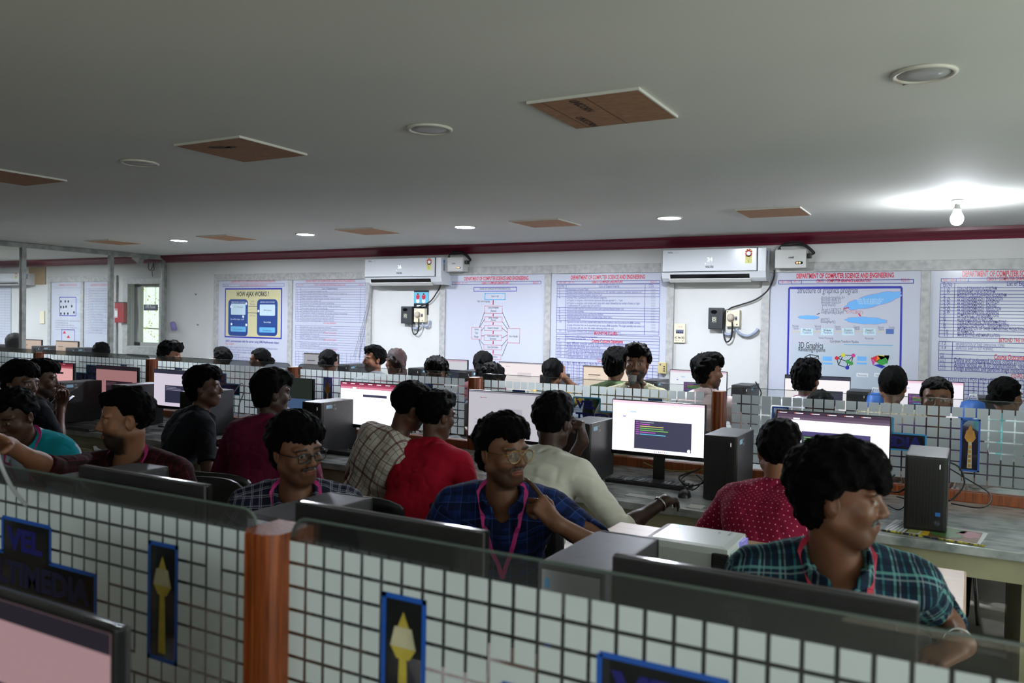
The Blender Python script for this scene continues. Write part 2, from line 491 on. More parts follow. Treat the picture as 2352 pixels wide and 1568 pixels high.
# board A : HOW AJAX WORKS
x0, x1, zt, zb = B1[0], B1[4] - 0.035, B1[2], B1[3]
tA = poster('poster reading HOW AJAX WORKS with tan diagram panel', x0, x1, zb, zt); p = Print(YP)
p.T(531, 649, 'DEPARTMENT OF COMPUTER SCIENCE AND ENGINEERING', 0.045, red, 632)
p.Fr(512, 652, 653, 657.5, 0.004, navy); p.T(550, 657, 'CS6512 / INTERNET PROGRAMMING LABORATORY', 0.028, red, 613); p.T(514, 656.5, 'Year / Sem', 0.025, navy, 526)
p.R(517, 662, 647, 779, blue_f, 1); a = p.c(517, 662); b = p.c(647, 779); p.rect(a[0] + .018, a[1] + .018, b[0] - .018, b[1] - .018, tan_p, 2)
p.T(544, 680, 'HOW AJAX WORKS ?', 0.085, inkb, 617, l=3, bold=0.002)
for (ax0, ax1, ttl, boxes) in ((525, 569, 'BROWSER CLIENT', ((531, 697, 564, 723), (530, 749, 565, 762))), (591, 637, 'SERVER-SIDE SYSTEMS', ((597, 699, 632, 725), (596, 751, 632, 764)))):
    a = p.c(ax0, 687); b = p.c(ax1, 772); p.rrect(a[0], a[1], b[0], b[1], 0.05, dblue, 3)
    p.T(ax0 + 7, 695, ttl, 0.022, ink_w, ax1 - 6, l=4)
    for q in boxes: a = p.c(q[0], q[1]); b = p.c(q[2], q[3]); p.rrect(a[0], a[1], b[0], b[1], 0.012, pale if q[1] < 720 else pcyan, 4)
p.T(538, 706, 'UI / Web pages', 0.025, grey_t, 559, l=5); p.T(606, 714, 'Web Server', 0.028, inkb, 624, l=5); p.T(536, 757, 'User Interface', 0.025, inkb, 557, l=5); p.T(604, 760, 'Database', 0.025, inkb, 623, l=5)
p.T(606, 741, 'Data exchange', 0.028, ink_w, 622, l=4); p.T(530, 734, 'JavaScript call', 0.026, ink_w, 561, l=4)
for q in ((566, 697), (531, 704), (559, 727), (532, 744), (566, 746), (594, 714)): a = p.c(*q); p.disc(a[0], a[1], 0.017, 0.017, ink_w, 5)
p.L(569, 703, 592, 703.5, inkb, 0.006, 4); p.L(569, 718, 592, 719, inkb, 0.006, 4)
p.T(576, 694, 'HTTP', 0.028, grey_t, 584, l=3); p.T(575, 700, 'Request', 0.028, grey_t, 586, l=3); p.T(574, 726, 'XML Data', 0.026, grey_t, 587, l=3)
p.T(518, 784.5, 'AJAX communicates with the server using XMLHttpRequest object', 0.040, navy, 641, bold=0.0008)
p.T(517, 791, 'Flow of AJAX', 0.035, red, 537)
for i, s_ in enumerate(('User sends a request from the UI and a JavaScript call goes to XMLHttpRequest object.', 'HTTP Request is sent to the server by XMLHttpRequest object.', 'Server interacts with the database using JSP, PHP or Servlet.', 'Data is retrieved.', 'Server sends XML data or JSON data to the XMLHttpRequest callback function.', 'HTML and CSS data is displayed on the browser.')):
    p.T(520, 798 + i * 5.6, s_, 0.032, navy, 520 + (118, 96, 84, 30, 110, 78)[i])
finish(p, tA)
# board B : internet programming list
x0, x1 = B1[4] + 0.035, B1[1]
tB = poster('poster of a long printed experiment table beside the tan one', x0, x1, zb, zt); p = Print(YP)
p.T(702, 648.5, 'DEPARTMENT OF COMPUTER SCIENCE AND ENGINEERING', 0.045, red, 816)
p.Fr(680, 651, 840, 656.5, 0.004, navy); p.T(722, 656, 'CS6512 / INTERNET PROGRAMMING LABORATORY', 0.028, red, 794); p.T(683, 655.5, 'Year / Sem', 0.025, red, 697); p.T(824, 655.5, 'R2013', 0.025, red, 834)
def table(p, x0, x1, ys, cols, m=navy, w=0.003):
    zs = [p.c(x0, y[0])[1] for y in ys]; xa, xb = p.c(x0, ys[0][0])[0], p.c(x1, ys[0][1])[0]
    for z in zs: p.rect(xa, z - w / 2, xb, z + w / 2, m)
    for c in cols: x = p.c(c, ys[0][0])[0]; p.rect(x - w / 2, zs[0], x + w / 2, zs[-1], m)
rows = [660 + i * 5.55 for i in range(15)]
table(p, 680, 839, [(y, y + (y - 700) * 0.012) for y in rows], (680, 691, 828, 839))
words = 'CREATION OF INTERACTIVE WEB PAGES USING HTML VALIDATION OF FORMS WITH SCRIPT SESSION TRACKING DATABASE ACCESS SERVLET PROGRAMS ONLINE EXAMINATION'.split()
rnd = random.Random(3)
for i, y in enumerate(rows[1:-1]):
    p.T(683, y + 4.6, str(i + 1), 0.024, navy)
    k = rnd.randint(3, 7); p.T(692, y + 4.6, ' '.join(rnd.sample(words, k)).capitalize(), 0.026, grey_t, 692 + k * 15)
p.T(740, 664.8, 'List of Experiments', 0.034, navy, 775)
for y, s_ in ((744, 'ADDITIONAL EXPERIMENTS'), (766, 'BEYOND THE SYLLABUS'), (782, 'COURSE OUTCOME STATEMENTS'), (804.5, 'CO-PO MAPPING')): p.T(742, y, s_, 0.028, red, 772)
for r0, n in ((747, 4), (768, 2), (784, 3)):
    table(p, 679, 838, [(r0 + i * 5.2, r0 + i * 5.2 + (r0 - 700) * 0.014) for i in range(n + 1)], (679, 690, 828, 838))
    for i in range(n): k = rnd.randint(2, 6); p.T(691, r0 + i * 5.2 + 4.6, ' '.join(rnd.sample(words, k)).capitalize(), 0.026, grey_t, 691 + k * 14)
table(p, 679, 836, [(806 + i * 6.2, 808 + i * 6.3) for i in range(6)], (679, 686, 696, 706, 716, 726, 736, 746, 756, 766, 776, 786, 796, 806, 816, 826, 836))
finish(p, tB)
# board C : compiler phases
x0, x1, zt, zb = B2[0], B2[4] - 0.035, B2[2], B2[3]
tC = poster('poster with a flowchart of compiler phases in small boxes', x0, x1, zb, zt); p = Print(YP)
p.T(1066, 644, 'DEPARTMENT OF COMPUTER SCIENCE AND ENGINEERING', 0.055, red, 1213, bold=0.0016)
p.Fr(1038, 647, 1243, 652.5, 0.005, navy); p.T(1107, 652, 'CS6612 / COMPILER LABORATORY', 0.036, red, 1169, bold=0.001); p.T(1041, 652, 'Year / Sem', 0.032, red, 1057); p.T(1061, 652, 'III / VI', 0.032, red, 1072); p.T(1224, 651.5, 'R2013', 0.032, red, 1236)
p.Fr(1088, 659, 1187, 669, 0.007, blue_f); p.T(1102, 665.5, 'PHASES OF COMPILER WITH IMPLEMENTATION', 0.03, inkb, 1172)
def fbox(x0, y0, x1, y1, m, lines, w=0.004, fs=0.032):
    p.Fr(x0, y0, x1, y1, w, m)
    n = len(lines)
    for i, s_ in enumerate(lines):
        cy = y0 + (y1 - y0) * (i + 0.8) / (n + 0.35); half = len(s_) * 0.75
        p.T((x0 + x1) / 2 - half, cy, s_, fs, inkb, (x0 + x1) / 2 + half)
rose = mat('ink_rose', (190, 80, 96), 0.3)
fbox(1113, 672.5, 1161, 689, pcyan, ['Source code'], 0.010)
fbox(1113, 702, 1154, 720, rose, ['Lexical Analyzer', '(Scanner)']); fbox(1113, 727, 1153.5, 740, rose, ['Syntax Analyzer', '(Parser)']); fbox(1112.5, 747, 1153, 760, rose, ['Semantic Analyzer'])
fbox(1112, 768, 1152.5, 783, rose, ['Intermediate Code', 'Generation']); fbox(1111, 791, 1152, 804, rose, ['Code Optimization']); fbox(1110.5, 813, 1151, 826, rose, ['Code Generation'])
fbox(1083, 751, 1105.5, 779.5, rose, ['Symbol', 'Table', 'Manager']); fbox(1165.5, 753.5, 1194, 788.5, rose, ['Error Handler'])
p.T(1096, 693.5, 'High Level Language', 0.03, inkb, 1125)
for y0, y1 in ((689, 700), (720, 726), (740, 746), (760, 767), (783, 790), (804, 812)): p.L(1133, y0, 1132.6, y1, red, 0.012)
for (ax, ay), (bx, by) in (((1101, 751), (1113, 716)), ((1102, 751), (1113, 733)), ((1105, 760), (1112, 752)), ((1105, 771), (1112, 771)), ((1101, 780), (1112, 792)), ((1100, 780), (1112, 818)),
                           ((1170, 753), (1154, 717)), ((1166, 756), (1154, 739)), ((1166, 764), (1153, 753)), ((1166, 769), (1152.5, 776)), ((1166, 778), (1152, 795)), ((1166, 786), (1153, 818))): p.L(ax, ay, bx, by, inkb, 0.005)
finish(p, tC)
# board D : compiler experiments
x0, x1 = B2[4] + 0.035, B2[1]
tD = poster('poster of compiler laboratory experiments behind the drinking man', x0, x1, zb, zt); p = Print(YP)
p.T(1311, 641.5, 'DEPARTMENT OF COMPUTER SCIENCE AND ENGINEERING', 0.055, red, 1481, bold=0.0016)
p.Fr(1279, 645.5, 1516, 651, 0.005, navy); p.T(1359, 650, 'CS6612 / COMPILER LABORATORY', 0.036, red, 1431, bold=0.001); p.T(1283, 650.5, 'Year / Sem', 0.032, red, 1300); p.T(1306, 650.5, 'III / VI', 0.032, red, 1318); p.T(1494, 649.5, 'R2013', 0.032, red, 1508)
ys = [654, 662, 668, 674.5, 681, 706, 712, 718, 724, 730, 736, 757, 764]
table(p, 1279.5, 1516, [(y, y + (y - 690) * 0.012 - 0.3) for y in ys], (1280, 1300.5, 1482, 1516), w=0.004)
p.T(1283, 660, 'Ex.No', 0.042, navy, 1296); p.T(1376, 660, 'List of Experiments', 0.042, navy, 1422); p.T(1490, 659.5, 'COs', 0.042, navy, 1501)
L_ = [(667, '1', 'Implementation of Symbol Table', 1351), (673, '2', 'Develop a lexical analyzer to recognize a few patterns in C. (Ex. identifiers, constants, comments, operators etc.)', 1475), (679.3, '3', 'Implementation of Lexical Analyzer using Lex Tool', 1382),
      (685.5, '4', 'Generate YACC specification for a few syntactic categories.', 1394), (691.5, '', 'a) Program to recognize a valid arithmetic expression that uses operator +, - , * and /', 1431), (698, '', 'b) Program to recognize a valid variable which starts with a letter followed by any number of letters or digits.', 1470), (704, '', 'c) Implementation of Calculator using LEX and YACC', 1380),
      (710.5, '5', 'Convert the BNF rules into Yacc form and write code to generate Abstract Syntax Tree.', 1433), (716.5, '6', 'Implement type checking', 1340), (723, '7', 'Implement control flow analysis and Data flow Analysis', 1385), (729, '8', 'Implement any one storage allocation strategies (Heap, Stack, Static)', 1405), (734.5, '9', 'Construction of DAG', 1333),
      (741, '10', 'Implement the back end of the compiler which takes the three address code and produces the 8086 assembly', 1470), (748, '', 'language instructions that can be assembled and run using a 8086 assembler. The target assembly instructions can', 1480), (754.5, '', 'be simple move, add, sub, jump. Also simple addressing modes are used.', 1410), (762, '11', 'Implementation of Simple Code Optimization Techniques (Constant Folding , etc.)', 1425)]
for y, n, s_, xe in L_:
    if n: p.T(1283.5, y - 0.3, n, 0.030, navy)
    p.T(1302, y, s_, 0.030, navy, xe)
    p.T(1495, y + 0.2, 'CO1', 0.024, grey_t)
p.T(1365, 767.8, 'BEYOND THE SYLLABUS', 0.042, red, 1418, bold=0.001)
table(p, 1277.5, 1515, [(y, y + (y - 690) * 0.016) for y in (767, 772.5, 778, 785, 792, 799, 806.5, 814, 821)], (1278, 1298.5, 1515), w=0.004)
p.T(1300, 774, 'Implementation of Shift Reduced Parsing Algorithms', 0.028, navy, 1371); p.T(1300, 778.5, 'Construction of LR Parsing Table', 0.028, navy, 1345)
p.T(1280, 782, 'CO', 0.036, navy, 1286); p.T(1359, 786, 'Course Outcome Statements', 0.046, red, 1431, bold=0.0014)
for i, s_ in enumerate(('Apply different compiler writing tools to implement the different phases', 'Analyze the data flow and control flow', 'Construct the intermediate representation', 'Design the back end of a compiler for 8086 assembler', 'Compare various code optimization techniques')):
    y = 790 + i * 7.4; p.T(1280, y, 'CO%d' % (i + 1), 0.038, navy, 1289); p.T(1301, y + 1.0, s_, 0.044, navy, (1448, 1379, 1386, 1406, 1408)[i])
p.T(1372, 831, 'CO-PO MAPPING', 0.044, red, 1411, bold=0.001)
table(p, 1279, 1513, [(829.5 + i * 6.8, 834 + i * 7.0) for i in range(9)], [1279 + i * 13 for i in range(19)], w=0.004)
for i in range(1, 14): p.T(1277 + i * 13 - 1.5, 835.5 + i * 0.24, 'PO%d' % i, 0.032, navy, 1287.5 + i * 13 - 2)
for r in range(6):
    for i in range(2, 16): p.T(1272 + i * 13, 842 + r * 6.9 + i * 0.27, str(1 + (i * 7 + r * 3) % 3), 0.028, navy)
finish(p, tD)
# board E : structure of graphics program
x0, x1, zt, zb = B3[0], B3[4] - 0.035, B3[2], B3[3]
tE = poster('poster about the structure of graphics program with blue clouds', x0, x1, zb, zt); p = Print(YP)
p.T(1829, 639, 'DEPARTMENT OF COMPUTER SCIENCE AND ENGINEERING', 0.058, red, 2052.5, bold=0.0018)
p.Fr(1788, 643.5, 2099, 651, 0.006, navy); p.T(1875, 648.5, 'CS6513 / COMPUTER GRAPHICS LABORATORY', 0.040, red, 2002, bold=0.0012); p.T(1791, 649.5, 'Year / Sem', 0.038, red, 1816); p.T(1823, 649, 'III / V', 0.038, red, 1837); p.T(2069, 646.5, 'R2013', 0.038, red, 2088); p.L(1818, 643.5, 1817.6, 651.3, navy, 0.005); p.L(1841, 643.5, 1840.6, 651, navy, 0.005)
p.L(1812.5, 661, 2071, 659.5, blue_f, 0.020); p.L(1812.5, 661, 1808, 912, blue_f, 0.016); p.L(2071, 659.5, 2067, 912, blue_f, 0.016)
p.T(1831, 673, 'Structure of graphics program', 0.075, grey_t, 1970, bold=0.0004)
for i, (s_, x, xe) in enumerate((('#include<graphics.h>', 1886, 1940), ('#include<stdio.h>', 1886, 1931), ('#include<conio.h>', 1886, 1932), ('void main()', 1888, 1919), ('{', 1888, 1890), ('int gd = DETECT, gm;', 1887, 1944), ('initgraph(&gd,&gm,', 1886, 1938))):
    p.T(x, 686 + i * 5.6, s_, 0.036, grey_t, xe)
p.T(1941, 719.5, '"C:\\TC\\BGI");', 0.036, rose, 1983); p.T(1885, 735.5, 'getch();', 0.036, grey_t, 1906); p.T(1885, 741, 'closegraph();', 0.036, grey_t, 1919)
def cl(cx, cy, rx, ry, rot):
    a = p.c(cx, cy); k = 0.00385
    p.disc(a[0], a[1], rx * k, ry * k, magenta, 2, 56, rot, 0.12, 9); p.disc(a[0], a[1], rx * k * 0.985, ry * k * 0.965, cloud, 3, 56, rot, 0.12, 9)
cl(2005, 690, 55, 13, -0.26); cl(1857, 728.5, 22, 4.2, 0); cl(1989, 736, 40, 7.5, 0.03)
p.L(1937, 709, 1950, 706, red, 0.008, 4); p.L(1876, 722, 1883, 719, inkb, 0.006, 4); p.L(1972, 720, 1977, 726, red, 0.010, 4)
for i in range(3): p.T(1966 + i * 3, 695 + i * 4.6 - 6, 'header file and graphics driver', 0.026, pale, 2030 - i * 4, l=4)
sp_ = [(1820, 'Model Space'), (1871, 'World Space'), (1917, 'Camera Space'), (1960, 'Clipping Volume'), (2016, 'Screen Space'), (2041, 'Display')]
for x, s_ in sp_:
    a_, _, b_ = s_.partition(' '); p.T(x, 751 + (x - 1820) * 0.014, a_, 0.030, grey_t, x + 14); 
    if b_: p.T(x + 2, 756 + (x - 1820) * 0.012, b_, 0.030, grey_t, x + 14)
for x0_, s_ in ((1839, 'Model'), (1886, 'View'), (1934, 'Projection'), (1983, 'Viewport')):
    p.R(x0_, 753.5, x0_ + 28, 770, pale, 2); p.T(x0_ + 5, 760.5, s_, 0.032, inkb, x0_ + 23, l=3); p.T(x0_ + 4, 766, 'Transform', 0.030, grey_t, x0_ + 25, l=3)
for x0_ in (1819, 1868, 1915, 1963, 2013): p.R(x0_, 760, x0_ + 19, 762, tan_p, 2)
p.R(2035, 755, 2053, 767, mat('ink_steel_blue', (74, 104, 168), 0.3), 2)
p.T(1880, 778, 'Vertex Processing', 0.028, grey_t, 1914); p.T(1987, 779, 'Rasterizer', 0.028, grey_t, 2007); p.T(1906, 786, 'Coordinate Transform Pipeline', 0.032, inkb, 1972)
p.R(1821, 789, 2051, 908, mat('ink_pale_grey', (178, 190, 200), 0.3), 1); p.L(1938, 791, 2051, 793, pcyan, 0.006, 2)
p.T(1833.5, 798.5, '3D Graphics', 0.075, inkb, 1890, l=2, bold=0.0006); p.T(1833.5, 806, 'Rendering Pipeline', 0.052, inkb, 1895, l=2, bold=0.0004)
def wire(pts, edges, m, dots=None):
    for i, j in edges: p.L(*pts[i], *pts[j], m, 0.006, 3)
    for i, c in (dots or {}).items(): a = p.c(*pts[i]); p.disc(a[0], a[1], 0.016, 0.016, c, 4)
wire([(1848, 820), (1860, 814), (1880, 817), (1868, 823), (1850, 838), (1864, 832), (1878, 836), (1866, 842)], [(0, 1), (1, 2), (2, 3), (3, 0), (4, 5), (5, 6), (6, 7), (7, 4), (0, 4), (1, 5), (2, 6), (3, 7)], inkb)
wire([(1922, 822), (1937, 815), (1960, 816), (1947, 830), (1926, 838), (1955, 834), (1946, 844)], [(0, 1), (1, 2), (2, 3), (3, 0), (0, 4), (4, 6), (6, 5), (5, 2), (3, 6), (1, 4)], inkb, {0: red, 1: yellow, 2: magenta, 3: green, 5: green, 6: blue_f})
for x0_ in (1890, 1969): p.R(x0_, 818, x0_ + 21, 828.5, cloud, 3); p.R(x0_ - 1, 832, x0_ + 22, 837, cloud, 3)
# shaded cube
for (m_, pts) in ((red, [(2000, 822), (2015, 816), (2012, 832)]), (orange, [(2015, 816), (2030, 818), (2012, 832)]), (yellow, [(2015, 815.5), (2043, 816), (2024, 826)]), (green, [(2012, 830), (2028, 819), (2038, 833), (2024, 840)]), (magenta, [(2030, 815.5), (2043, 816), (2040, 828)]), (blue_f, [(2005, 838), (2018, 836), (2034, 841), (2026, 846)]), (magenta, [(2000, 822), (2010, 832), (2005, 839)]), (green, [(2028, 819), (2043, 816), (2038, 836)])):
    p.poly([p.c(*q) for q in pts], m_, 4)
for x0_, s_ in ((1967, 'Pixel processing'), (2008, 'Frame buffer')): p.R(x0_, 856, x0_ + 27, 866, ink_w, 3); p.T(x0_ + 3, 863, s_, 0.026, grey_t, x0_ + 24, l=4)
finish(p, tE)
# board F : graphics list
x0, x1 = B3[4] + 0.035, B3[1]
tF = poster('poster listing graphics algorithms at the right end of wall', x0, x1, zb, zt); p = Print(YP)
p.T(2210, 635, 'DEPARTMENT OF COMPUTER SCIENCE AND ENGINEERING', 0.062, red, 2475, bold=0.0018)
p.Fr(2161, 639, 2530, 646, 0.006, navy); p.T(2266, 644, 'CS6513 / COMPUTER GRAPHICS LABORATORY', 0.042, red, 2415, bold=0.0012); p.T(2165, 646, 'Year / Sem', 0.040, red, 2193); p.T(2203, 645, 'III / V', 0.040, red, 2218); p.L(2196.5, 639.5, 2196, 647.3, navy, 0.005); p.L(2224, 639.5, 2223.5, 647, navy, 0.005)
rowsF = [650.5, 660.5] + [660.5 + (i + 1) * 7.57 for i in range(15)]
table(p, 2160.5, 2530, [(y, y + (y - 700) * 0.022) for y in rowsF], (2160.5, 2193, 2530), w=0.0045)
p.T(2166, 658, 'Ex.No', 0.05, navy, 2187, bold=0.001); p.T(2312, 656, 'List of Experiments', 0.05, navy, 2390, bold=0.001)
FL = [('1.A', 'DDA LINE DRAWING ALGORITHM', 2289), ('1.B', "BRESENHAM'S LINE ALGORITHM", 2285), ('2', 'MIDPOINT CIRCLE DRAWING ALGORITHM', 2311), ('3.A', '2D TRANSFORMATION - TRANSLATION', 2303), ('3.B', '2D TRANSFORMATION - ROTATION', 2295), ('3.C', '2D TRANSFORMATION - SCALING', 2288), ('4.A', '2D TRANSFORMATION - REFLECTION', 2299), ('4.B', '2D TRANSFORMATION - SHEARING', 2293), ('5', 'COMPOSITE 2D TRANSFORMATIONS', 2294), ('6', '2D LINE CLIPPING ALGORITHM', 2279), ('7', 'THREE DIMENSIONAL TRANSFORMATIONS', 2311), ('8', 'WINDOW-TO-VIEWPORT TRANSFORMATION', 2317), ('9', 'IMPLEMENTATION OF THREE DIMENSIONAL PROJECTIONS', 2355), ('10', '2D ANIMATION', 2237), ('11', 'IMAGE EDITING AND MANIPULATION', 2296)]
for i, (n, s_, xe) in enumerate(FL):
    y = rowsF[i + 1] + 5.6; p.T(2166, y, n, 0.038, navy); p.T(2198.5, y + 0.2, s_, 0.040, navy, xe, bold=0.0006)
p.T(2294, 785, 'BEYOND THE SYLLABUS', 0.046, red, 2381, bold=0.001)
table(p, 2157, 2530, [(y, y + (y - 700) * 0.026) for y in (784, 794, 804, 812.5, 822, 831.5, 841, 850)], (2157, 2188, 2530), w=0.0045)
p.T(2161, 791.5, '12', 0.038, navy); p.T(2195, 794, 'IMPLEMENTATION OF THREE DIMENSIONAL SCENES', 0.036, navy, 2307); p.T(2161, 801, '13', 0.038, navy); p.T(2195, 803, 'ANIMATION: SHAPE TO TEXT MORPHING', 0.036, navy, 2281)
p.T(2159, 820, 'CO', 0.046, navy, 2168, bold=0.001); p.T(2283, 825, 'Course Outcome Statements', 0.058, red, 2400, bold=0.0014)
for i, (s_, xe) in enumerate((('Define and understand various output primitives and attributes', 2420), ('Analyze various 2D & 3D transformations, viewing and clipping', 2410), ('Design animation, and perform image manipulation', 2365))):
    y = 829.5 + i * 9.4; p.T(2158, y, 'CO%d' % (i + 1), 0.046, navy, 2171); p.T(2191.5, y + 1.6, s_, 0.052, navy, xe, bold=0.0006)
p.T(2322, 868, 'CO-PO MAPPING', 0.05, red, 2385, bold=0.001)
table(p, 2156, 2530, [(866 + i * 9, 871.5 + i * 9.3) for i in range(6)], [2156 + i * 23 for i in range(17)], w=0.0045)
for i in range(1, 12): p.T(2156 + i * 23 + 3, 874 + i * 0.3, 'PO%d' % i, 0.040, navy, 2156 + i * 23 + 17)
for r in range(4):
    for i in range(1, 12): p.T(2164 + i * 23, 883 + r * 9.1 + i * 0.35, str(1 + (i * 5 + r) % 3), 0.036, navy)
finish(p, tF)
# far room boards
x0, x1, zt, zb = B0[0], B0[4] - 0.035, B0[2], B0[3]
tG = poster('poster with blue framed dot diagrams in the far glazed room', x0, x1, zb, zt); p = Print(YP)
p.T(135, 657, 'DEPARTMENT OF COMPUTER SCIENCE', 0.04, red, 177); p.L(126, 661, 185, 661, grey_t, 0.004); p.Fr(136.5, 681.5, 175, 726, 0.012, blue_f); p.Fr(141.5, 756, 172, 790, 0.010, blue_f)
for q in ((140, 692), (150, 692), (157, 692), (140, 705), (146, 705), (152, 704), (165, 703), (140, 720), (148, 720), (156, 720), (170, 717)): a = p.c(*q); p.disc(a[0], a[1], 0.02, 0.02, inkb)
for x_, y_ in ((148, 763), (157, 773)): p.poly([p.c(x_ - 4, y_ + 3), p.c(x_ + 4, y_ + 3), p.c(x_, y_ - 4)], red)
for i, w_ in enumerate((58, 30, 44, 50, 40)): p.T(126, 737 + i * 5, 'To perform file operations and analysis using commands'[:w_], 0.026, grey_t, 126 + w_)
finish(p, tG)
x0, x1 = B0[4] + 0.035, B0[1]
tH = poster('poster of dense grey text next to the red cabinet', x0, x1, zb, zt); p = Print(YP)
p.T(208, 657, 'DEPARTMENT OF COMPUTER SCIENCE', 0.04, red, 255)
table(p, 198, 258, [(663 + i * 6, 663 + i * 6) for i in range(18)], (198, 204, 258), m=grey_t)
for i in range(17): k = rnd.randint(3, 5); p.T(205, 668 + i * 6, ' '.join(rnd.sample(words, k)).capitalize(), 0.026, grey_t, 205 + k * 10)
finish(p, tH)
xa, xb = XL + 0.3, X_(25)
tI = poster('poster at the far left edge in the glazed room', xa, xb, Z_(10, 800) - 0.2, Z_(10, 650)); p = Print(YP)
table(p, -20, 24, [(658 + i * 6, 658 + i * 6) for i in range(20)], (-19, 12, 24), m=grey_t)
p.T(-10, 655, 'DEPARTMENT OF', 0.04, red, 18)
finish(p, tI)
# ================================================================ wall equipment, ceiling, glazing
ao_black = mat('seal_black', (20, 20, 22), 0.5)
def ac_unit(label, x0, x1, zt, zb, num, side_x):
    """split air conditioner: x0..x1 on the wall, top zt, bottom zb"""
    D = 0.20; t = thing('air_conditioner', label, 'air conditioner', (x0, YB, zb), 0, 'split air conditioners on the back wall')
    w = x1 - x0; h = zt - zb; yf = -D
    prof = [(0, 0.0), (yf * 0.72, 0.0), (yf * 0.90, h * 0.10), (yf, h * 0.30), (yf, h * 0.97), (yf * 0.93, h), (0, h)]
    MB().prism([(0, y, z) for y, z in prof], (w, 0, 0)).build('housing', white_gl, t)
    fp = MB().box((0.012, yf - 0.014, h * 0.30), (w - 0.075, yf, h * 0.975), 0.006).build('front_panel', white_gl, t)
    MB().box((0.006, yf - 0.006, h * 0.285), (w - 0.068, yf + 0.001, h * 0.985), 0.003).build('panel_gap', ao_black, t)  # black rim paints the shade in the gap round the front panel
    n = Vector((0, yf * 0.90 - yf * 0.72, h * 0.10)).normalized()
    MB().prism([(0.08, yf * 0.76, h * 0.012), (0.08, yf * 0.925, h * 0.115), (0.08, yf * 0.965, h * 0.215), (0.08, yf * 0.92, h * 0.20)], (w - 0.22, 0, 0)).build('air_outlet', black_gl, t)
    fb = MB(); fb.prism([(0.07, yf * 0.80, -h * 0.005), (0.07, yf * 0.97, h * 0.085), (0.07, yf * 0.985, h * 0.065), (0.07, yf * 0.80, -h * 0.03)], (w - 0.20, 0, 0)); fb.build('louvre', white_pl, t)
    s = Sheet((0, yf - 0.0142, h), (1, 0, 0), (0, 0, -1), 0.0008)
    led = mat('led_white', 255, 0.3, emit=(235, 255, 255), estr=1.3)
    s.text(w * 0.455, h * 0.40, num, 0.050, led); s.disc(w * 0.44, h * 0.47, 0.004, 0.004, led)
    s.text(w * 0.44, h * 0.60, 'VOLTAS', 0.026, mat('ink_dark_grey', (80, 82, 86)), fit=0.075, bold=0.0015)
    s.text(0.06, h * 0.13, 'TATA', 0.018, grey_t, bold=0.001); s.text(0.11, h * 0.13, 'product', 0.016, mat('ink_light_grey', (170, 172, 176)))
    sx = w - 0.075 - 0.10
    redl = mat('label_red', (176, 36, 44)); yel = mat('label_yellow', (206, 206, 110))
    s.disc(sx + 0.03, h * 0.17, 0.033, 0.036, redl, 2); s.disc(sx + 0.03, h * 0.19, 0.018, 0.018, ink_w, 3)
    for k in range(5): a = PI + k * PI / 4; s.disc(sx + 0.03 + 0.026 * math.cos(a), h * 0.17 + 0.028 * math.sin(a), 0.005, 0.005, yellow, 3, 8)
    s.rect(sx, h * 0.25, sx + 0.06, h * 0.48, yel, 2); s.text(sx + 0.008, h * 0.32, 'POWER', 0.012, red, l=3); s.text(sx + 0.008, h * 0.37, 'SAVINGS', 0.010, grey_t, l=3); s.text(sx + 0.022, h * 0.45, '3', 0.026, inkb, l=3)
    s.build('front_label', t)
    sd = Sheet((w + 0.0005, yf * 0.78, h), (0, 1, 0), (0, 0, -1), 0.0008)
    sd.rect(0, h * 0.10, 0.028, h * 0.22, mat('sticker_blue', (50, 110, 190)), 1); sd.rect(0, h * 0.24, 0.028, h * 0.50, mat('sticker_grey', (110, 120, 140)), 1)
    sd.build('side_sticker', t)
    return t
YAC = YB - 0.20
def pr_(px, py, Y): return at(px, py, Y=Y)
ac_unit('split air conditioner showing 26 on its front', pr_(838, 620, YAC).x, pr_(1013, 620, YAC).x, pr_(840, 594, YAC).z, pr_(860, 654, YAC).z, '26', 0)
ac_unit('split air conditioner showing 24 with red starred label', pr_(1520, 600, YAC).x, pr_(1759, 600, YAC).x, pr_(1522, 573, YAC).z, pr_(1545, 646, YAC).z, '24', 0)
a = pr_(-20, 628, YAC); 
tfar = ac_unit('split air conditioner above the far left poster behind glass', pr_(-55, 630, YAC).x, pr_(52, 630, YAC).x, pr_(30, 627, YAC).z, pr_(30, 651, YAC).z - 0.02, '24', 0)

def cable(name, pts, r, m, label=None, cat='cable', parent=None, group=None, n=8, sub=6):
    """smooth round cable through the points"""
    P_ = [Vector(p) for p in pts]; out = []
    for i in range(len(P_) - 1):
        p0 = P_[max(i - 1, 0)]; p1 = P_[i]; p2 = P_[i + 1]; p3 = P_[min(i + 2, len(P_) - 1)]
        for k in range(sub):
            t = k / sub
            out.append(0.5 * ((2 * p1) + (p2 - p0) * t + (2 * p0 - 5 * p1 + 4 * p2 - p3) * t * t + (3 * p1 - p0 - 3 * p2 + p3) * t ** 3))
    out.append(P_[-1])
    o = MB().tube(out, r, n).build(name, m, parent)
    if parent is None: tag(o, label, cat, group)
    return o
def wp(px, py, d=0.01):         # point d in front of the back wall
    return at(px, py, Y=YB - d)

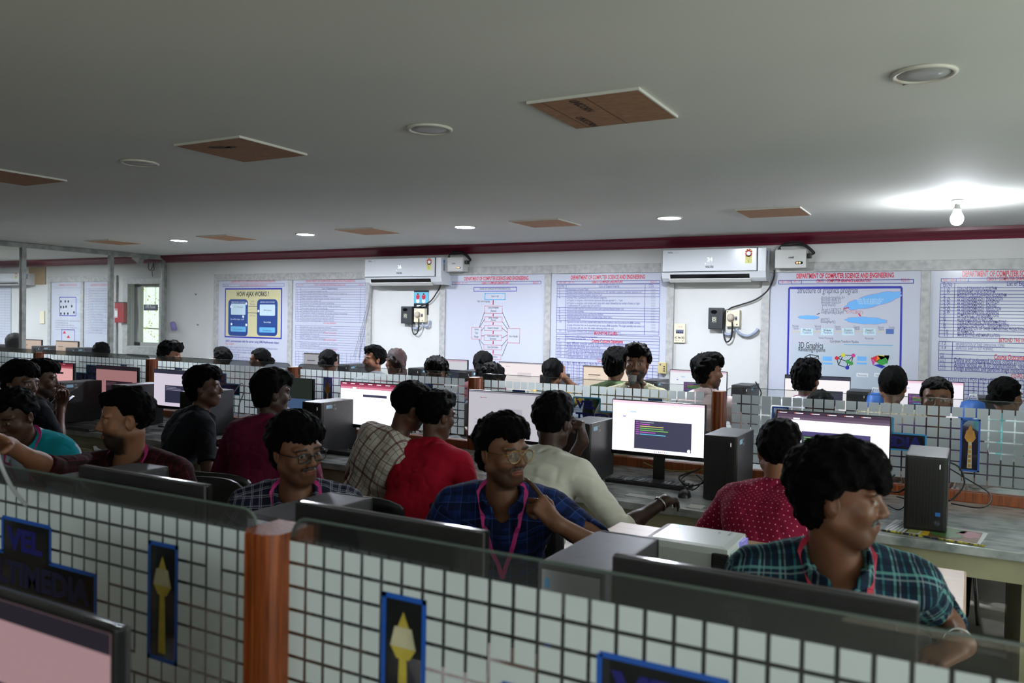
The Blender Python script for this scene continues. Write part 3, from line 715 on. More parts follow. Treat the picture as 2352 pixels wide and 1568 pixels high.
def stabiliser(label, pxs, g):
    x0, y0, x1, y1 = pxs; D = 0.13; Y = YB - D
    a = at(x0, y0, Y=Y); b = at(x1, y1, Y=Y); x0w, x1w, zt, zb = a.x, b.x, a.z, b.z
    t = thing('voltage_stabiliser', label, 'voltage stabiliser', (x0w, YB, zb), 0, g)
    w, h = x1w - x0w, zt - zb
    MB().box((0, -D, 0), (w, 0, h), 0.012).build('case', noisy('stabiliser_white', (206, 206, 200), (194, 194, 190), 4, 0.4), t)
    s = Sheet((0, -D - 0.0005, h), (1, 0, 0), (0, 0, -1), 0.0006)
    s.text(w * 0.44, h * 0.48, 'crystal', 0.026, inkb, fit=0.045, bold=0.001)
    s.rrect(w * 0.66, h * 0.66, w * 0.90, h * 0.80, 0.008, black_gl, 2); s.disc(w * 0.72, h * 0.73, 0.009, 0.007, mat('led_orange', 200, emit=(255, 120, 20), estr=2.5), 3); s.disc(w * 0.80, h * 0.73, 0.008, 0.006, mat('led_yellow', 200, emit=(240, 230, 60), estr=2.0), 3)
    s.build('display', t)
    MB().box((w - 0.004, -0.10, h * 0.52), (w + 0.035, -0.05, h * 0.78), 0.008).build('plug', black_pl, t)
    for i in range(3):
        o = 0.010 * i
        cable('lead', [(w + 0.03, -0.07, h * 0.7), (w + 0.055 - o, -0.06, h * 0.85), (w * 0.85, -0.05 - o, h + 0.055 - o), (w * 0.45, -0.06, h + 0.07 - o * 1.6), (w * 0.12, -0.05, h + 0.035), (w * 0.04 + o, -0.05, h + 0.002)], 0.0055, cable_blk if i != 1 else dark_pl, parent=t)
    return t
stabiliser('smaller white stabiliser box above the compiler flowchart poster', (1018, 591, 1063, 623), 'voltage stabilisers beside the air conditioners')
stabiliser('white stabiliser box above the graphics program poster', (1780, 573, 1851, 615), 'voltage stabilisers beside the air conditioners')

def starter(label, b0, label_grp):
    x0, y0, x1, y1 = b0; D = 0.07; Y = YB - D
    a, b = at(x0, y0, Y=Y), at(x1, y1, Y=Y); w, h = b.x - a.x, a.z - b.z
    t = thing('starter_box', label, 'electrical box', (a.x, YB, b.z), 0, label_grp)
    MB().box((0, -D, 0), (w, 0, h), 0.01).build('case', mat('starter_grey', (40, 44, 47), 0.45), t)
    s = Sheet((0, -D - 0.0005, h), (1, 0, 0), (0, 0, -1), 0.0006)
    s.disc(w * 0.40, h * 0.20, w * 0.22, h * 0.09, black_gl); s.frame(w * 0.28, h * 0.44, w * 0.56, h * 0.68, 0.004, mat('label_cream', (200, 205, 180)), 1); s.disc(w * 0.42, h * 0.55, 0.013, 0.014, mat('label_cream', 200), 1, 14); s.disc(w * 0.42, h * 0.55, 0.007, 0.008, inkb, 2, 12)
    s.build('front_label', t)
    return t
def socket_box(label, b0, g):
    x0, y0, x1, y1 = b0; D = 0.05; Y = YB - D
    a, b = at(x0, y0, Y=Y), at(x1, y1, Y=Y); w, h = b.x - a.x, a.z - b.z
    t = thing('socket_box', label, 'power socket', (a.x, YB, b.z), 0, g)
    MB().box((0, -D, 0), (w, 0, h), 0.005).build('case', cream_pl, t)
    MB().lathe((w * 0.36, -D, h * 0.55), [(0.034, 0.0), (0.034, -0.02), (0.026, -0.035), (0.0, -0.036)], 20, 'y').build('plug', mat('plug_beige', (170, 160, 145), 0.4), t)
    s = Sheet((0, -D - 0.0005, h), (1, 0, 0), (0, 0, -1), 0.0006)
    s.rect(w * 0.68, h * 0.38, w * 0.84, h * 0.62, grey_t, 1); s.rect(w * 0.70, h * 0.46, w * 0.82, h * 0.54, inkb, 2)
    for q in ((0.1, 0.1), (0.82, 0.88)): s.disc(w * q[0], h * q[1], 0.006, 0.006, inkb, 1, 10)
    s.build('switch', t)
    return t, a, b, w, h
starter('dark grey starter box overlapping nothing, left of the small blue notice', (921, 703, 945, 743), 'dark starter boxes')['label'] = 'dark starter box just left of the small blue notice'
starter('dark starter box right of the breaker plate with handwriting', (1627, 706, 1659, 756), 'dark starter boxes')
for (b0, lb, cp) in (((951, 708, 975, 740), 'cream socket box with plug overlapping the small blue notice', [(1016, 632), (1012, 655), (1003, 672), (988, 692), (966, 703), (958, 707)]),
                 ((1668, 712, 1698, 750), 'cream socket box with plug near the breaker plate', [(1779, 620), (1777, 640), (1762, 668), (1735, 688), (1700, 700), (1681, 706), (1672, 712)])):
    t, a, b, w, h = socket_box(lb, b0, 'plug socket boxes for the air conditioners')
    sc_ = 1.0 if b0[0] > 1500 else 0.85
    cx, cy = b0[0] + (b0[2] - b0[0]) * 0.36, (b0[1] + b0[3]) / 2 + 4
    k = (b0[2] - b0[0]) / 30
    cable('power_cable', [wp(cx + 3 * k, cy + 4 * k, .08), wp(cx + 3 * k, cy + 20 * k, .07), wp(cx, cy + 42 * k, .05), wp(cx - 10 * k, cy + 50 * k, .04), wp(cx - 16 * k, cy + 36 * k, .04), wp(cx - 16 * k, cy + 8 * k, .035), wp(cx - 12 * k, cy - 20 * k, .03)] + [wp(x, y, .03) for x, y in cp[::-1]], 0.007, cable_blk,
          'black cable looping from plug up to the stabiliser, ' + ('left' if k < 1 else 'right') + ' of the two socket boxes', 'cable')
    cable('conduit', [wp(cx - 18 * k, cy + 22 * k, .03), wp(cx - 14 * k, cy + 31 * k, .03), wp(cx - 2 * k, cy + 33 * k, .03), wp(cx + 6 * k, cy + 24 * k, .03)], 0.013 * sc_, mat('conduit_grey', (138, 148, 168), 0.5), 'short grey conduit bend under the ' + ('smaller' if k < 1 else 'larger') + ' cream socket box', 'conduit')
    cable('conduit', [wp(cx + 12 * k, cy + 20 * k, .03), wp(cx + 22 * k, cy + 32 * k, .03), wp(cx + 40 * k, cy + 36 * k, .03), wp(cx + 56 * k, cy + 28 * k, .03), wp(cx + 62 * k, cy + 20 * k, .015)][:(5 if k > .9 else 5)] if k > .9 else
          [wp(cx + 10, cy + 14, .03), wp(cx + 16, cy + 22, .03), wp(cx + 24, cy + 20, .03), wp(cx + 28, cy + 8, .015)], 0.013 * sc_, mat('conduit_grey', 150), 'grey conduit curving right from the ' + ('notice' if k < 1 else 'breaker plate') + ' side socket box', 'conduit')
# breaker plate
a, b = at(1549, 743, Y=YB - .02), at(1573, 787, Y=YB - .02); t = thing('breaker_plate', 'cream breaker plate with handwritten AC No 303 on white pier', 'switch', (a.x, YB, b.z))
w, h = b.x - a.x, a.z - b.z
MB().box((0, -0.02, 0), (w, 0, h), 0.003).build('plate', cream_pl, t)
s = Sheet((0, -0.0205, h), (1, 0, 0), (0, 0, -1), 0.0006); s.text(w * .38, h * .20, 'MCB', 0.018, red); s.rect(w * .16, h * .32, w * .86, h * .52, grey_t, 1)
for k in range(4): s.rect(w * (.2 + .16 * k), h * .42, w * (.30 + .16 * k), h * .5, inkb, 2)
s.text(w * .05, h * .78, 'AC No 303', 0.026, inkb, fit=w * .9, bold=.0008); s.text(w * .12, h * .92, '32 A', 0.018, inkb); s.disc(w * .82, h * .9, .005, .005, inkb); s.build('writing', t)
# beige box on the granite jamb
a, b = at(1511, 832, Y=YB - .06), at(1529, 858, Y=YB - .06); t = thing('junction_box', 'small yellowed junction box beside poster near the pink shirt', 'electrical box', (a.x, YB - 0.012, b.z)); w, h = b.x - a.x, a.z - b.z
MB().box((0, -0.048, 0), (w, 0, h), 0.005).build('case', mat('aged_yellow', (188, 172, 120), 0.5), t)
s = Sheet((0, -0.0485, h), (1, 0, 0), (0, 0, -1), 0.0006); s.rect(w * .2, h * .12, w * .42, h * .28, grey_t)
for k in range(3): s.rect(w * .7, h * (.3 + .2 * k), w * .9, h * (.42 + .2 * k), inkb)
s.build('switch', t)
# small notice with two figures
a, b = at(951, 667, Y=YB - .004), at(984, 723, Y=YB - .004); t = thing('wall_notice', 'small blue notice with two seated cartoon figures and black bands', 'notice', (a.x, YB, b.z)); w, h = b.x - a.x, a.z - b.z
MB().box((0, -0.004, 0), (w, 0, h)).build('notice_sheet', inkb, t)
s = Sheet((0, -0.0042, h), (1, 0, 0), (0, 0, -1), 0.0006); s.rect(0, h * .07, w, h * .53, mat('ink_sky', (96, 176, 204)), 1)
for k in (0.27, 0.67):
    s.disc(w * k, h * .26, w * .12, h * .11, red, 2); s.disc(w * k, h * .165, w * .055, h * .04, mat('ink_skin', (206, 150, 120)), 3); s.disc(w * k, h * .145, w * .06, h * .03, inkb, 4); s.disc(w * k, h * .43, w * .12, h * .09, ink_w, 2)
s.rect(w * .2, h * .60, w * .8, h * .66, ink_w, 2); s.build('notice_print', t)
# two thin wires in front of board B
cable('hanging_wire', [wp(850, 656, .05), wp(846, 690, .05), wp(838, 722, .05), (wp(824, 775, .05)), wp(812, 818, .06)], 0.004, cable_gry, 'thin grey wire running down beside the experiment table poster', 'cable')
cable('hanging_wire', [wp(854, 656, .05), wp(848, 700, .04), wp(834, 760, .04), wp(826, 800, .05), wp(824, 822, .06)], 0.004, cable_gry, 'second thin grey wire beside the first, reaching a tower', 'cable')
# hooks on the pier
for px, py in ((448, 674), (452, 744)):
    o = MB().tube([wp(px, py, 0), wp(px, py, .02), wp(px + 2, py + 3, .03), wp(px + 4, py + 1, .03)], .004, 6).build('wall_hook', dark_pl); tag(o, ('upper' if py < 700 else 'lower') + ' small metal hook on the wall left of the tan poster', 'hook')

# ---- far room items
a, b = at(263, 694, Y=YB - .10), at(284, 741, Y=YB - .10)
t = thing('extinguisher_cabinet', 'red fire cabinet on the wall beside small window', 'cabinet', (a.x, YB, b.z)); w, h = b.x - a.x, a.z - b.z
MB().box((0, -.10, 0), (w, 0, h), .008).build('case', mat('cabinet_red', (150, 24, 34), 0.35), t); MB().box((0, -.104, h * .97), (w, 0, h * 1.02)).build('lid', dark_pl, t)
s = Sheet((0, -.1005, h), (1, 0, 0), (0, 0, -1), .0006); s.frame(w * .02, h * .32, w * .35, h * .75, .008, ink_w); s.disc(w * .18, h * .55, .03, .05, ink_w); s.build('emblem', t)
o, a, b = board('sign_board', 'dark blue sign reading UPS Room hung across the window', 'sign', 330, 699, 361, 713, YB + 0.03, 0.012, mat('sign_navy', (26, 38, 70), .4))
s = Sheet((a.x, YB + 0.0295, a.z), (1, 0, 0), (0, 0, -1), .0008); s.text((b.x - a.x) * .14, (a.z - b.z) * .62, 'UPS Room', 0.06, ink_w, fit=(b.x - a.x) * .72, bold=.001)
q = s.build('sign_lettering', o); q.matrix_parent_inverse = Matrix.Identity(4)
for nm in ('wire_left', ): 
    cable('sign_wire', [(a.x + .04, YB + 0.036, a.z), (a.x + .04, YB + 0.036, wz1)], .002, dark_pl, parent=o); cable('sign_wire', [(b.x - .04, YB + 0.036, a.z), (b.x - .04, YB + 0.036, wz1)], .002, dark_pl, parent=o)
o, a, b = board('cardboard_cover', 'brown cardboard square taped high on far room wall', 'cardboard', 66, 614, 104, 653, YB - .012, .012, noisy('cardboard', (150, 126, 90), (126, 102, 70), 20, .85, stretch=(8, 1, 1)))
o, a, b = board('switch_plate', 'white switch plate between glass mullion and far room poster', 'switch', 91, 714, 101, 743, YB - .02, .02, cream_pl)
cable('loose_wire', [wp(343, 595, .02), wp(341, 615, .03), wp(346, 620, .04), wp(352, 606, .03), wp(349, 597, .02)], .006, cable_blk, 'loop of black wire hanging above the small window', 'cable')
cable('loose_wire', [wp(351, 597, .02), wp(354, 618, .03), wp(349, 622, .03), wp(351, 635, .03)], .005, cable_blk, 'black wire end dangling beside the wire loop above window', 'cable')
t = thing('security_camera', 'white wall camera on cornice above the small window', 'camera', tuple(wp(325, 594, .10)))
MB().box((-.09, -.08, -.05), (.06, .0, .03), .01, rot=Matrix.Rotation(.5, 3, 'Y'), piv=(0, 0, 0)).build('body', white_pl, t); MB().tube([(0.04, 0, 0), (0.15, 0.04, 0.02), (0.2, 0.09, 0.02)], .018, 8).build('bracket', white_pl, t)
cable('lilac_bag', [wp(396, 742, .03), wp(399, 750, .04), wp(400, 757, .03)], .035, mat('lilac', (120, 112, 160), .7), 'small lilac pouch hanging near the glass partition end', 'bag', sub=4)

# ---------------------------------------------------------------- ceiling fittings
def downlight(px, py, label, on, grp):
    p = at(px, py, Z=ZC); t = thing('ceiling_downlight', label, 'ceiling light', (p.x, p.y, ZC), 0, grp)
    R_ = 0.098
    MB().lathe((0, 0, 0), [(R_, -0.0005), (R_, -0.006), (R_ * .93, -0.011), (R_ * .84, -0.008), (R_ * .80, -0.002)], 40).build('rim', white_pl if on else noisy('aged_rim', (206, 202, 190), (150, 120, 84), 9, .5, lo=.55, hi=.8), t)
    dm = mat('lamp_lit', 255, emit=(236, 242, 255), estr=1150) if on else noisy('lamp_off', (176, 176, 172), (166, 166, 160), 3, .4)
    MB().lathe((0, 0, 0), [(R_ * .82, -0.0015), (R_ * .82, -0.005), (R_ * .4, -0.007), (0.001, -0.007)], 32).build('diffuser', dm, t)
    return t
for i, (px, py) in enumerate(((411, 551), (702, 537), (1068, 520), (1537.5, 499))):
    downlight(px, py, 'lit round ceiling light, ' + ('leftmost of the four', 'second from left of the four', 'third from left of the four', 'rightmost of the four')[i] + ' near the maroon cornice', True, 'lit round ceiling lights')
for i, (px, py) in enumerate(((321, 373), (987, 295), (2122, 167))):
    downlight(px, py, 'unlit round ceiling light ' + ('left of the nearer brown boards', 'between the two nearer brown boards', 'with stained rim at right of the ceiling')[i], False, 'unlit round ceiling lights')
for x_, y_, lb in ((-12.2, 3.9, 'nearest'), (-11.25, 6.05, 'second'), (-12.6, 5.6, 'third'), (-14.2, 5.9, 'farthest')):      # added lamps, kept out of view, that brighten the glazed room and left wall
    t = downlight(411, 551, 'lit round light of the glazed room, ' + lb + ' one', True, 'lit lights of the glazed room'); t.location = (x_, y_, ZC)
p_ = at(2088, 192, Z=ZC); o = MB().prism([(p_.x - .02, p_.y, ZC - .004), (p_.x + .02, p_.y - .01, ZC - .004), (p_.x, p_.y - .03, ZC - .007)], (0, 0, .003)).build('paint_flake', noisy('flake', (150, 100, 60), (110, 70, 40), 30, .9)); tag(o, 'brown paint flake hanging at the stained unlit light', 'flake')
brown_bd = noisy('hardboard_brown', (168, 124, 86), (140, 100, 68), 25, .8, stretch=(1, 6, 1)); 
cut_white = mat('cut_edge_white', (206, 204, 194), .7)
def panel(px, label, drop=0.006, writing=None):
    pts = [at(x, y, Z=ZC) for x, y in px]; c = sum(pts, Vector()) / 4
    w = 0.43; cx, cy = c.x, c.y; x0, x1 = cx - w / 2, cx + w / 2; y0, y1 = cy - w / 2, cy + w / 2
    t = thing('ceiling_board', label, 'board', (cx, cy, ZC), 0, 'brown boards covering ceiling openings')
    MB().box((x0 - cx, y0 - cy, -0.010), (x1 - cx, y1 - cy, -0.0005), 0.001).build('board', brown_bd, t)
    e = MB(); e.box((x0 - cx - .004, y0 - cy - .006, -0.011), (x1 - cx, y0 - cy, -.0005)); e.box((x1 - cx, y0 - cy - .006, -.011), (x1 - cx + .007, y1 - cy, -.0005)); e.build('cut_edge', cut_white, t)
    if writing:
        s = Sheet((-w / 2, -w / 2, -0.0102), (1, 0, 0), (0, 1, 0), 0.0006)
        # n = v x u points down
        dk = mat('print_dark_brown', (66, 44, 32), .8)
        writing(s, w, dk); s.build('board_print', t)
    return t
def wr1(s, w, dk):
    for i, q in enumerate(('UNICORN', 'UNICORN')):
        vs, fs = text_geo(q[::1], 0.052, 'LEFT', 0.002); s.mi(dk)
        ox = (0.075, 0.155)[i]; oy = (0.25, 0.02)[i]
        bv = [s.mb.bm.verts.new(s.P(ox + b_ * 0.9, oy + a_ * 0.72)) for a_, b_ in vs]
        for f in fs:
            try: nf = s.mb.bm.faces.new([bv[j] for j in f]); nf.material_index = s.mb.mi
            except ValueError: pass
    s.rect(0.055, 0.0, 0.058, w, dk); s.rect(0.225, 0.0, 0.228, w, dk)
def wr2(s, w, dk): s.disc(w * .42, w * .25, .05, .022, dk, wob=.3, rot=.4); s.disc(w * .55, w * .3, .03, .015, dk, wob=.3)
panel([(1220, 232), (1457, 202), (1545, 265), (1332, 290)], 'large brown ceiling board with dark stencilled print, nearest of all', writing=wr1)
panel([(411, 330), (553, 313), (695, 353), (559, 367)], 'brown ceiling board with a dark blot, left of the stencilled one', writing=wr2)
q = at(25, 387, Z=ZC); panel([(x, y) for x, y in ((-112, 398), (25, 387), (160, 411), (20, 423))], 'brown ceiling board at the left edge of the photo')
panel([(1697, 480), (1829, 475), (1852, 491), (1728, 497)], 'brown ceiling board nearest the bright bulb, above the white stabiliser')
panel([(1180, 507), (1280, 502), (1322, 514), (1230, 520)], 'brown ceiling board between the third and fourth lit lights')
panel([(780, 527), (880, 522), (915, 533), (818, 537)], 'brown ceiling board between the second and third lit lights')
panel([(462, 544), (535, 538), (590, 546), (510, 551)], 'brown ceiling board between the first and second lit lights')
panel([(208, 554), (262, 550), (325, 556), (255, 560)], 'brown ceiling board farthest left, just above the glass partition')
# bulb on a stub below the ceiling
p = at(2198, 445, Z=ZC); t = thing('bulb_lamp', 'very bright bulb hanging just under the ceiling at right', 'ceiling light', (p.x, p.y + .25, ZC))
MB().lathe((0, 0, 0), [(0.035, -.0005), (0.035, -.012), (0.016, -.016), (0.016, -.05), (0.022, -.055), (0.022, -.075)], 24).build('holder', white_pl, t)
MB().lathe((0, 0, 0), [(0.020, -.076), (0.026, -.085), (0.036, -.105), (0.038, -.125), (0.030, -.148), (0.012, -.160), (0.001, -.162)], 28).build('bulb', mat('bulb_lit', 255, emit=(240, 246, 255), estr=650), t)

# ---------------------------------------------------------------- glazed partition on the left
alu = noisy('old_aluminium', (150, 152, 148), (118, 120, 116), 12, .4, spec=.6)
gp = thing('glass_partition', 'tall aluminium framed glass partition between the two rooms', 'partition', (XG, YB, 0))
cols_ = [YB - 0.001, at(258, 700, X=XG).y, at(57, 700, X=XG).y]
step = cols_[1] - cols_[2]
while cols_[-1] - step > YN: cols_.append(cols_[-1] - step)
fz0, fz1 = 0.0, ZC - 0.003
for i, y in enumerate(cols_):
    MB().box((-.03, y - .05 - YB, fz0), (.03, y - YB, fz1), .003).build('post', alu, gp)
MB().box((-.028, cols_[-1] - YB, fz1 - .055), (.028, -.05, fz1), .003).build('head_rail', alu, gp)
MB().box((-.028, cols_[-1] - YB, 0), (.028, -.05, .08), .003).build('bottom_rail', alu, gp)
pane_m = glass('partition_glass', (0.93, 0.945, 0.93), 0.045, 0.7, 150)
for i in range(len(cols_) - 1):
    MB().box((-.003, cols_[i + 1] - YB, .08), (.003, cols_[i] - .05 - YB, fz1 - .055)).build('pane', pane_m, gp)
# ================================================================ desks, partitions, computers
def film_(nm, tr_):
    film_m = noisy(nm, (208, 216, 218), (200, 208, 210), 3, 0.6, spec=.3)
    _nt = film_m.node_tree; _b = _nt.nodes['Principled BSDF']; _t = _nt.nodes.new('ShaderNodeBsdfTranslucent'); _t.inputs[0].default_value = S((236, 242, 240))
    _m = _nt.nodes.new('ShaderNodeMixShader'); _m.inputs[0].default_value = .42
    _m.inputs[0].default_value = tr_
    _nt.links.new(_b.outputs[0], _m.inputs[1]); _nt.links.new(_t.outputs[0], _m.inputs[2]); _nt.links.new(_m.outputs[0], _nt.nodes['Material Output'].inputs[0])
    return film_m
film_near, film_mid = film_('frosted_film_near', .15), film_('frosted_film', .85)
clear_pn = glass('screen_glass', (0.95, 0.965, 0.955), 0.035, 0.8, 130)
sign_blue = mat('vinyl_blue', (30, 84, 176), .35); sign_lblue = mat('vinyl_light_blue', (60, 150, 206), .35); letter_blue = mat('vinyl_letter', (28, 30, 110), .35); letter_blk = mat('vinyl_letter_dark', (26, 30, 62), .4)
spear_y = noisy('vinyl_yellow', (190, 172, 74), (160, 140, 54), 20, .4); spear_o = noisy('vinyl_amber', (206, 140, 44), (150, 104, 40), 14, .4); spear_w = noisy('vinyl_cream', (196, 190, 160), (160, 156, 130), 20, .4)
PX = [-1.28 * .94 + i * 1.58 for i in (-4, -3, -2, -1, 0, 1)]          # x of the wooden posts (mid row)
# exact x from the photo
PXM = [at((a + b) / 2, y, Y=YM).x for a, b, y in ((78, 102, 808), (336, 363, 823), (660, 690, 842), (1075, 1105, 866), (1637, 1666, 898))]
PITCH_P = (PXM[4] - PXM[0]) / 4
PXM = [PXM[0] - PITCH_P * i for i in (3, 2, 1)] + PXM + [PXM[4] + PITCH_P, PXM[4] + 2 * PITCH_P]
FRONT_POST = at(627, 1200, Y=YF).x
PXF = [FRONT_POST - 2 * PITCH_P, FRONT_POST - PITCH_P, FRONT_POST, FRONT_POST + PITCH_P]
TOPG, TOPF, TOPP = 1.238, 1.200, 1.212

def post(x, y, label, grp, top=TOPP, w=.062):
    pts = []
    for k in range(9):      # rounded front
        a = PI + PI * k / 8; pts.append((w / 2 * math.cos(a), -.018 + .022 * math.sin(a)))
    pts += [(w / 2, .055), (-w / 2, .055)]
    b = MB().prism([(a, c, .0) for a, c in pts], (0, 0, top - .752))
    for k in (-.018, 0, .018):
        b.box((k - .0025, -.0435, .001), (k + .0025, -.036, top - .753))
    o = b.build('wooden_post', wood_m, loc=(x, y, .752)); tag(o, label, 'post', grp); return o

def divider(x0, x1, y, label, lx, lances, pitch, gap, grp, near, seed, zf=TOPF, zg=TOPG):
    """glass desk divider between two posts: pane, frosted squares, logo plates"""
    rnd = random.Random(seed); film_m = film_near if near else film_mid
    a, b = x0 + .04, x1 - .04; t = thing('desk_divider', label, 'desk divider', ((a + b) / 2, y, .752), 0, grp)
    ox = t.location.x
    z0 = .752 if near else .80
    # pane with rounded top corners
    r = .035; pts = [(a - ox, 0, z0 - .752), (b - ox, 0, z0 - .752)]
    for k in range(6): an = PI / 2 * k / 5; pts.append((b - ox - r + r * math.cos(an), 0, zg - .752 - r + r * math.sin(an)))
    for k in range(6): an = PI / 2 + PI / 2 * k / 5; pts.append((a - ox + r + r * math.cos(an), 0, zg - .752 - r + r * math.sin(an)))
    MB().prism(pts, (0, .008, 0)).build('pane', clear_pn, t)
    e = MB(); ed = [(p[0], .004, p[2]) for p in pts[1:]] ; e.tube(ed, .0026 if near else .0016, 6, caps=True); e.build('polished_edge', mat('glass_edge', (84, 96, 91), .2, spec=.6), t)
    s = Sheet((0, y - .0006, 0), (1, 0, 0), (0, 0, -1), .0006)
    # plates
    V = (lx - .0865, lx + .0865, 1.128 - 0, 1.053); Mx = (lx - .235, lx + .235, 1.053, .972)
    def inside(x, z):
        if V[0] < x < V[1] and V[3] < z < V[2]: return True
        if Mx[0] < x < Mx[1] and Mx[3] < z < Mx[2]: return True
        return any(l[0] < x < l[1] and l[3] < z < l[2] for l in lances)
    LZ = (1.148, .925 if near else .895)
    lances = [(l - .042, l + .042, LZ[0], LZ[1]) for l in lances]
    nx = int((b - a - (.02 if not near else 0)) / pitch); xs = (a + (b - a - nx * pitch) / 2) if not near else (a if seed == 52 else b - nx * pitch)
    nz = int((zf - z0) / pitch)
    sheetf = Sheet((0, y - .0006, 0), (1, 0, 0), (0, 0, -1), .0006)
    rects = [V, Mx] + lances
    for i in range(nx):
        for j in range(nz):
            xa, xb = xs + i * pitch, xs + (i + 1) * pitch - gap; zt = zf - j * pitch; zb = zt - pitch + gap
            # worn places where the film has no gaps
            if rnd.random() < .02: xb += gap
            if rnd.random() < .02: zb -= gap
            cells = [(xa, xb, zt, zb)]
            for R_ in rects:
                out = []
                for c in cells:
                    if c[1] <= R_[0] or c[0] >= R_[1] or c[3] >= R_[2] or c[2] <= R_[3]: out.append(c); continue
                    if c[0] < R_[0]: out.append((c[0], R_[0], c[2], c[3]))
                    if c[1] > R_[1]: out.append((R_[1], c[1], c[2], c[3]))
                    m0, m1 = max(c[0], R_[0]), min(c[1], R_[1])
                    if c[2] > R_[2]: out.append((m0, m1, c[2], R_[2]))
                    if c[3] < R_[3]: out.append((m0, m1, R_[3], c[3]))
                cells = out
            for c in cells: sheetf.rect(c[0], -c[2], c[1], -c[3], film_m)
    o = sheetf.build('frosted_film', t); o.matrix_parent_inverse = Matrix.Translation(-Vector(t.location))
    tint = glass('plate_tint', (0.34, 0.38, 0.42), .10, .3, 90)
    s.rect(V[0], -V[2], V[1], -V[3], tint, 1); s.rect(Mx[0], -Mx[2], Mx[1], -Mx[3], tint, 1)
    for (p_, q_, r_, u_) in lances: s.rect(p_, -r_, q_, -u_, tint, 1)
    fb_ = sign_blue if near else sign_lblue; w = .008
    s.line(V[0], -V[2], V[1], -V[2], w, fb_, 2); s.line(V[0], -V[2], V[0], -V[3], w, fb_, 2); s.line(V[1], -V[2], V[1], -V[3], w, fb_, 2)
    s.line(Mx[0], -Mx[2], V[0] + w / 2, -Mx[2], w, fb_, 2); s.line(V[1] - w / 2, -Mx[2], Mx[1], -Mx[2], w, fb_, 2); s.line(Mx[0], -Mx[2], Mx[0], -Mx[3], w, fb_, 2); s.line(Mx[1], -Mx[2], Mx[1], -Mx[3], w, fb_, 2); s.line(Mx[0], -Mx[3], Mx[1], -Mx[3], w, fb_, 2)
    s.text(V[0] + .022, -V[3] + -.012, 'VEL', .062, letter_blue, l=2, fit=.128, bold=.003)
    s.text(Mx[0] + .018, -Mx[3] - .018, 'MULTIMEDIA', .066, letter_blk if near else letter_blue, l=2, fit=.434, bold=.003)
    for k, (p_, q_, r_, u_) in enumerate(lances):
        s.frame(p_, -r_, q_, -u_, .008, sign_blue, 2); c = (p_ + q_) / 2; H_ = r_ - u_
        ya = spear_y if near else spear_o; yb = spear_y if near else spear_w
        s.poly([(c, -r_ + .025), (c + .024, -r_ + H_ * .36), (c + .012, -r_ + H_ * .44), (c - .012, -r_ + H_ * .44), (c - .024, -r_ + H_ * .36)], ya, 3)
        s.poly([(c - .016, -r_ + H_ * .22), (c + .016, -r_ + H_ * .22), (c + .024, -r_ + H_ * .36), (c - .024, -r_ + H_ * .36)], spear_w if near else ya, 4)
        s.poly([(c - .007, -r_ + H_ * .44), (c + .007, -r_ + H_ * .44), (c + .010, -u_ - .016), (c - .010, -u_ - .016)], yb, 3)
        if not near:
            for m_ in range(5): s.rect(c - .006, -r_ + H_ * (.50 + .09 * m_), c + .006, -r_ + H_ * (.56 + .09 * m_), spear_o, 4)
    o = s.build('logo_plate', t); o.matrix_parent_inverse = Matrix.Translation(-Vector(t.location))
    return t

mids = sorted(PXM)
names_m = ['beyond the left edge', 'second beyond the left edge', 'at the far left edge of the photo', 'behind the crouching group at left', 'behind the laughing man in black', 'behind the red and plaid shirts', 'behind the man in white shirt', 'at right, with amber lance beside the tall tower', 'past the right edge']
post_lab = ['in the middle row, farthest left', 'in the middle row, next to farthest left', 'in the middle row, third from far left', 'in the middle row at far left behind two dark haired men', 'in the middle row right of the white window light', 'in the middle row above the dark haired man with glasses', 'in the middle row above the red shirt', 'in the middle row between two bright monitors at right', 'in the middle row outside the right edge', 'in the middle row farthest right']
for i, x in enumerate(mids):
    if x > 1.6: continue
    post(x, YM, 'brown wooden post ' + post_lab[i], 'wooden posts of the middle row')
for i in range(len(mids) - 1):
    if mids[i] > 1.5: continue
    lx = (mids[i] + mids[i + 1]) / 2
    divider(mids[i], mids[i + 1], YM, 'glass desk divider with frosted squares ' + names_m[min(i, 8)], lx, (mids[i] + .33, mids[i + 1] - .365), .053, .007, 'glass dividers of the middle row', False, 20 + i)
for i, x in enumerate(PXF[:-1]):
    if x > -2: 
        o = post(x, YF, 'large orange brown wooden post nearest the camera', None, w=.080)
for i in (0, 1, 2):
    lx = (FRONT_POST - .70) if i == 1 else ((FRONT_POST + .705) if i == 2 else FRONT_POST - PITCH_P - .7)
    lc = {1: (at(375, 1370, Y=YF).x, at(375, 1370, Y=YF).x - .86), 2: (at(928, 1460, Y=YF).x, at(928, 1460, Y=YF).x + .9), 0: (PXF[1] - .3,)}[i]
    if i == 1: lx = (at(10, 1186, Y=YF).x + at(115, 1210, Y=YF).x) / 2
    if i == 2: lx = at(1378, 1512, Y=YF).x + .0865
    divider(PXF[i], PXF[i + 1], YF, 'nearest glass desk divider ' + ('far to the left', 'left of the orange brown post', 'right of the orange brown post')[i], lx, lc, .0391, .0058, 'glass dividers of the nearest row', True, 50 + i, zf=1.198, zg=1.237)

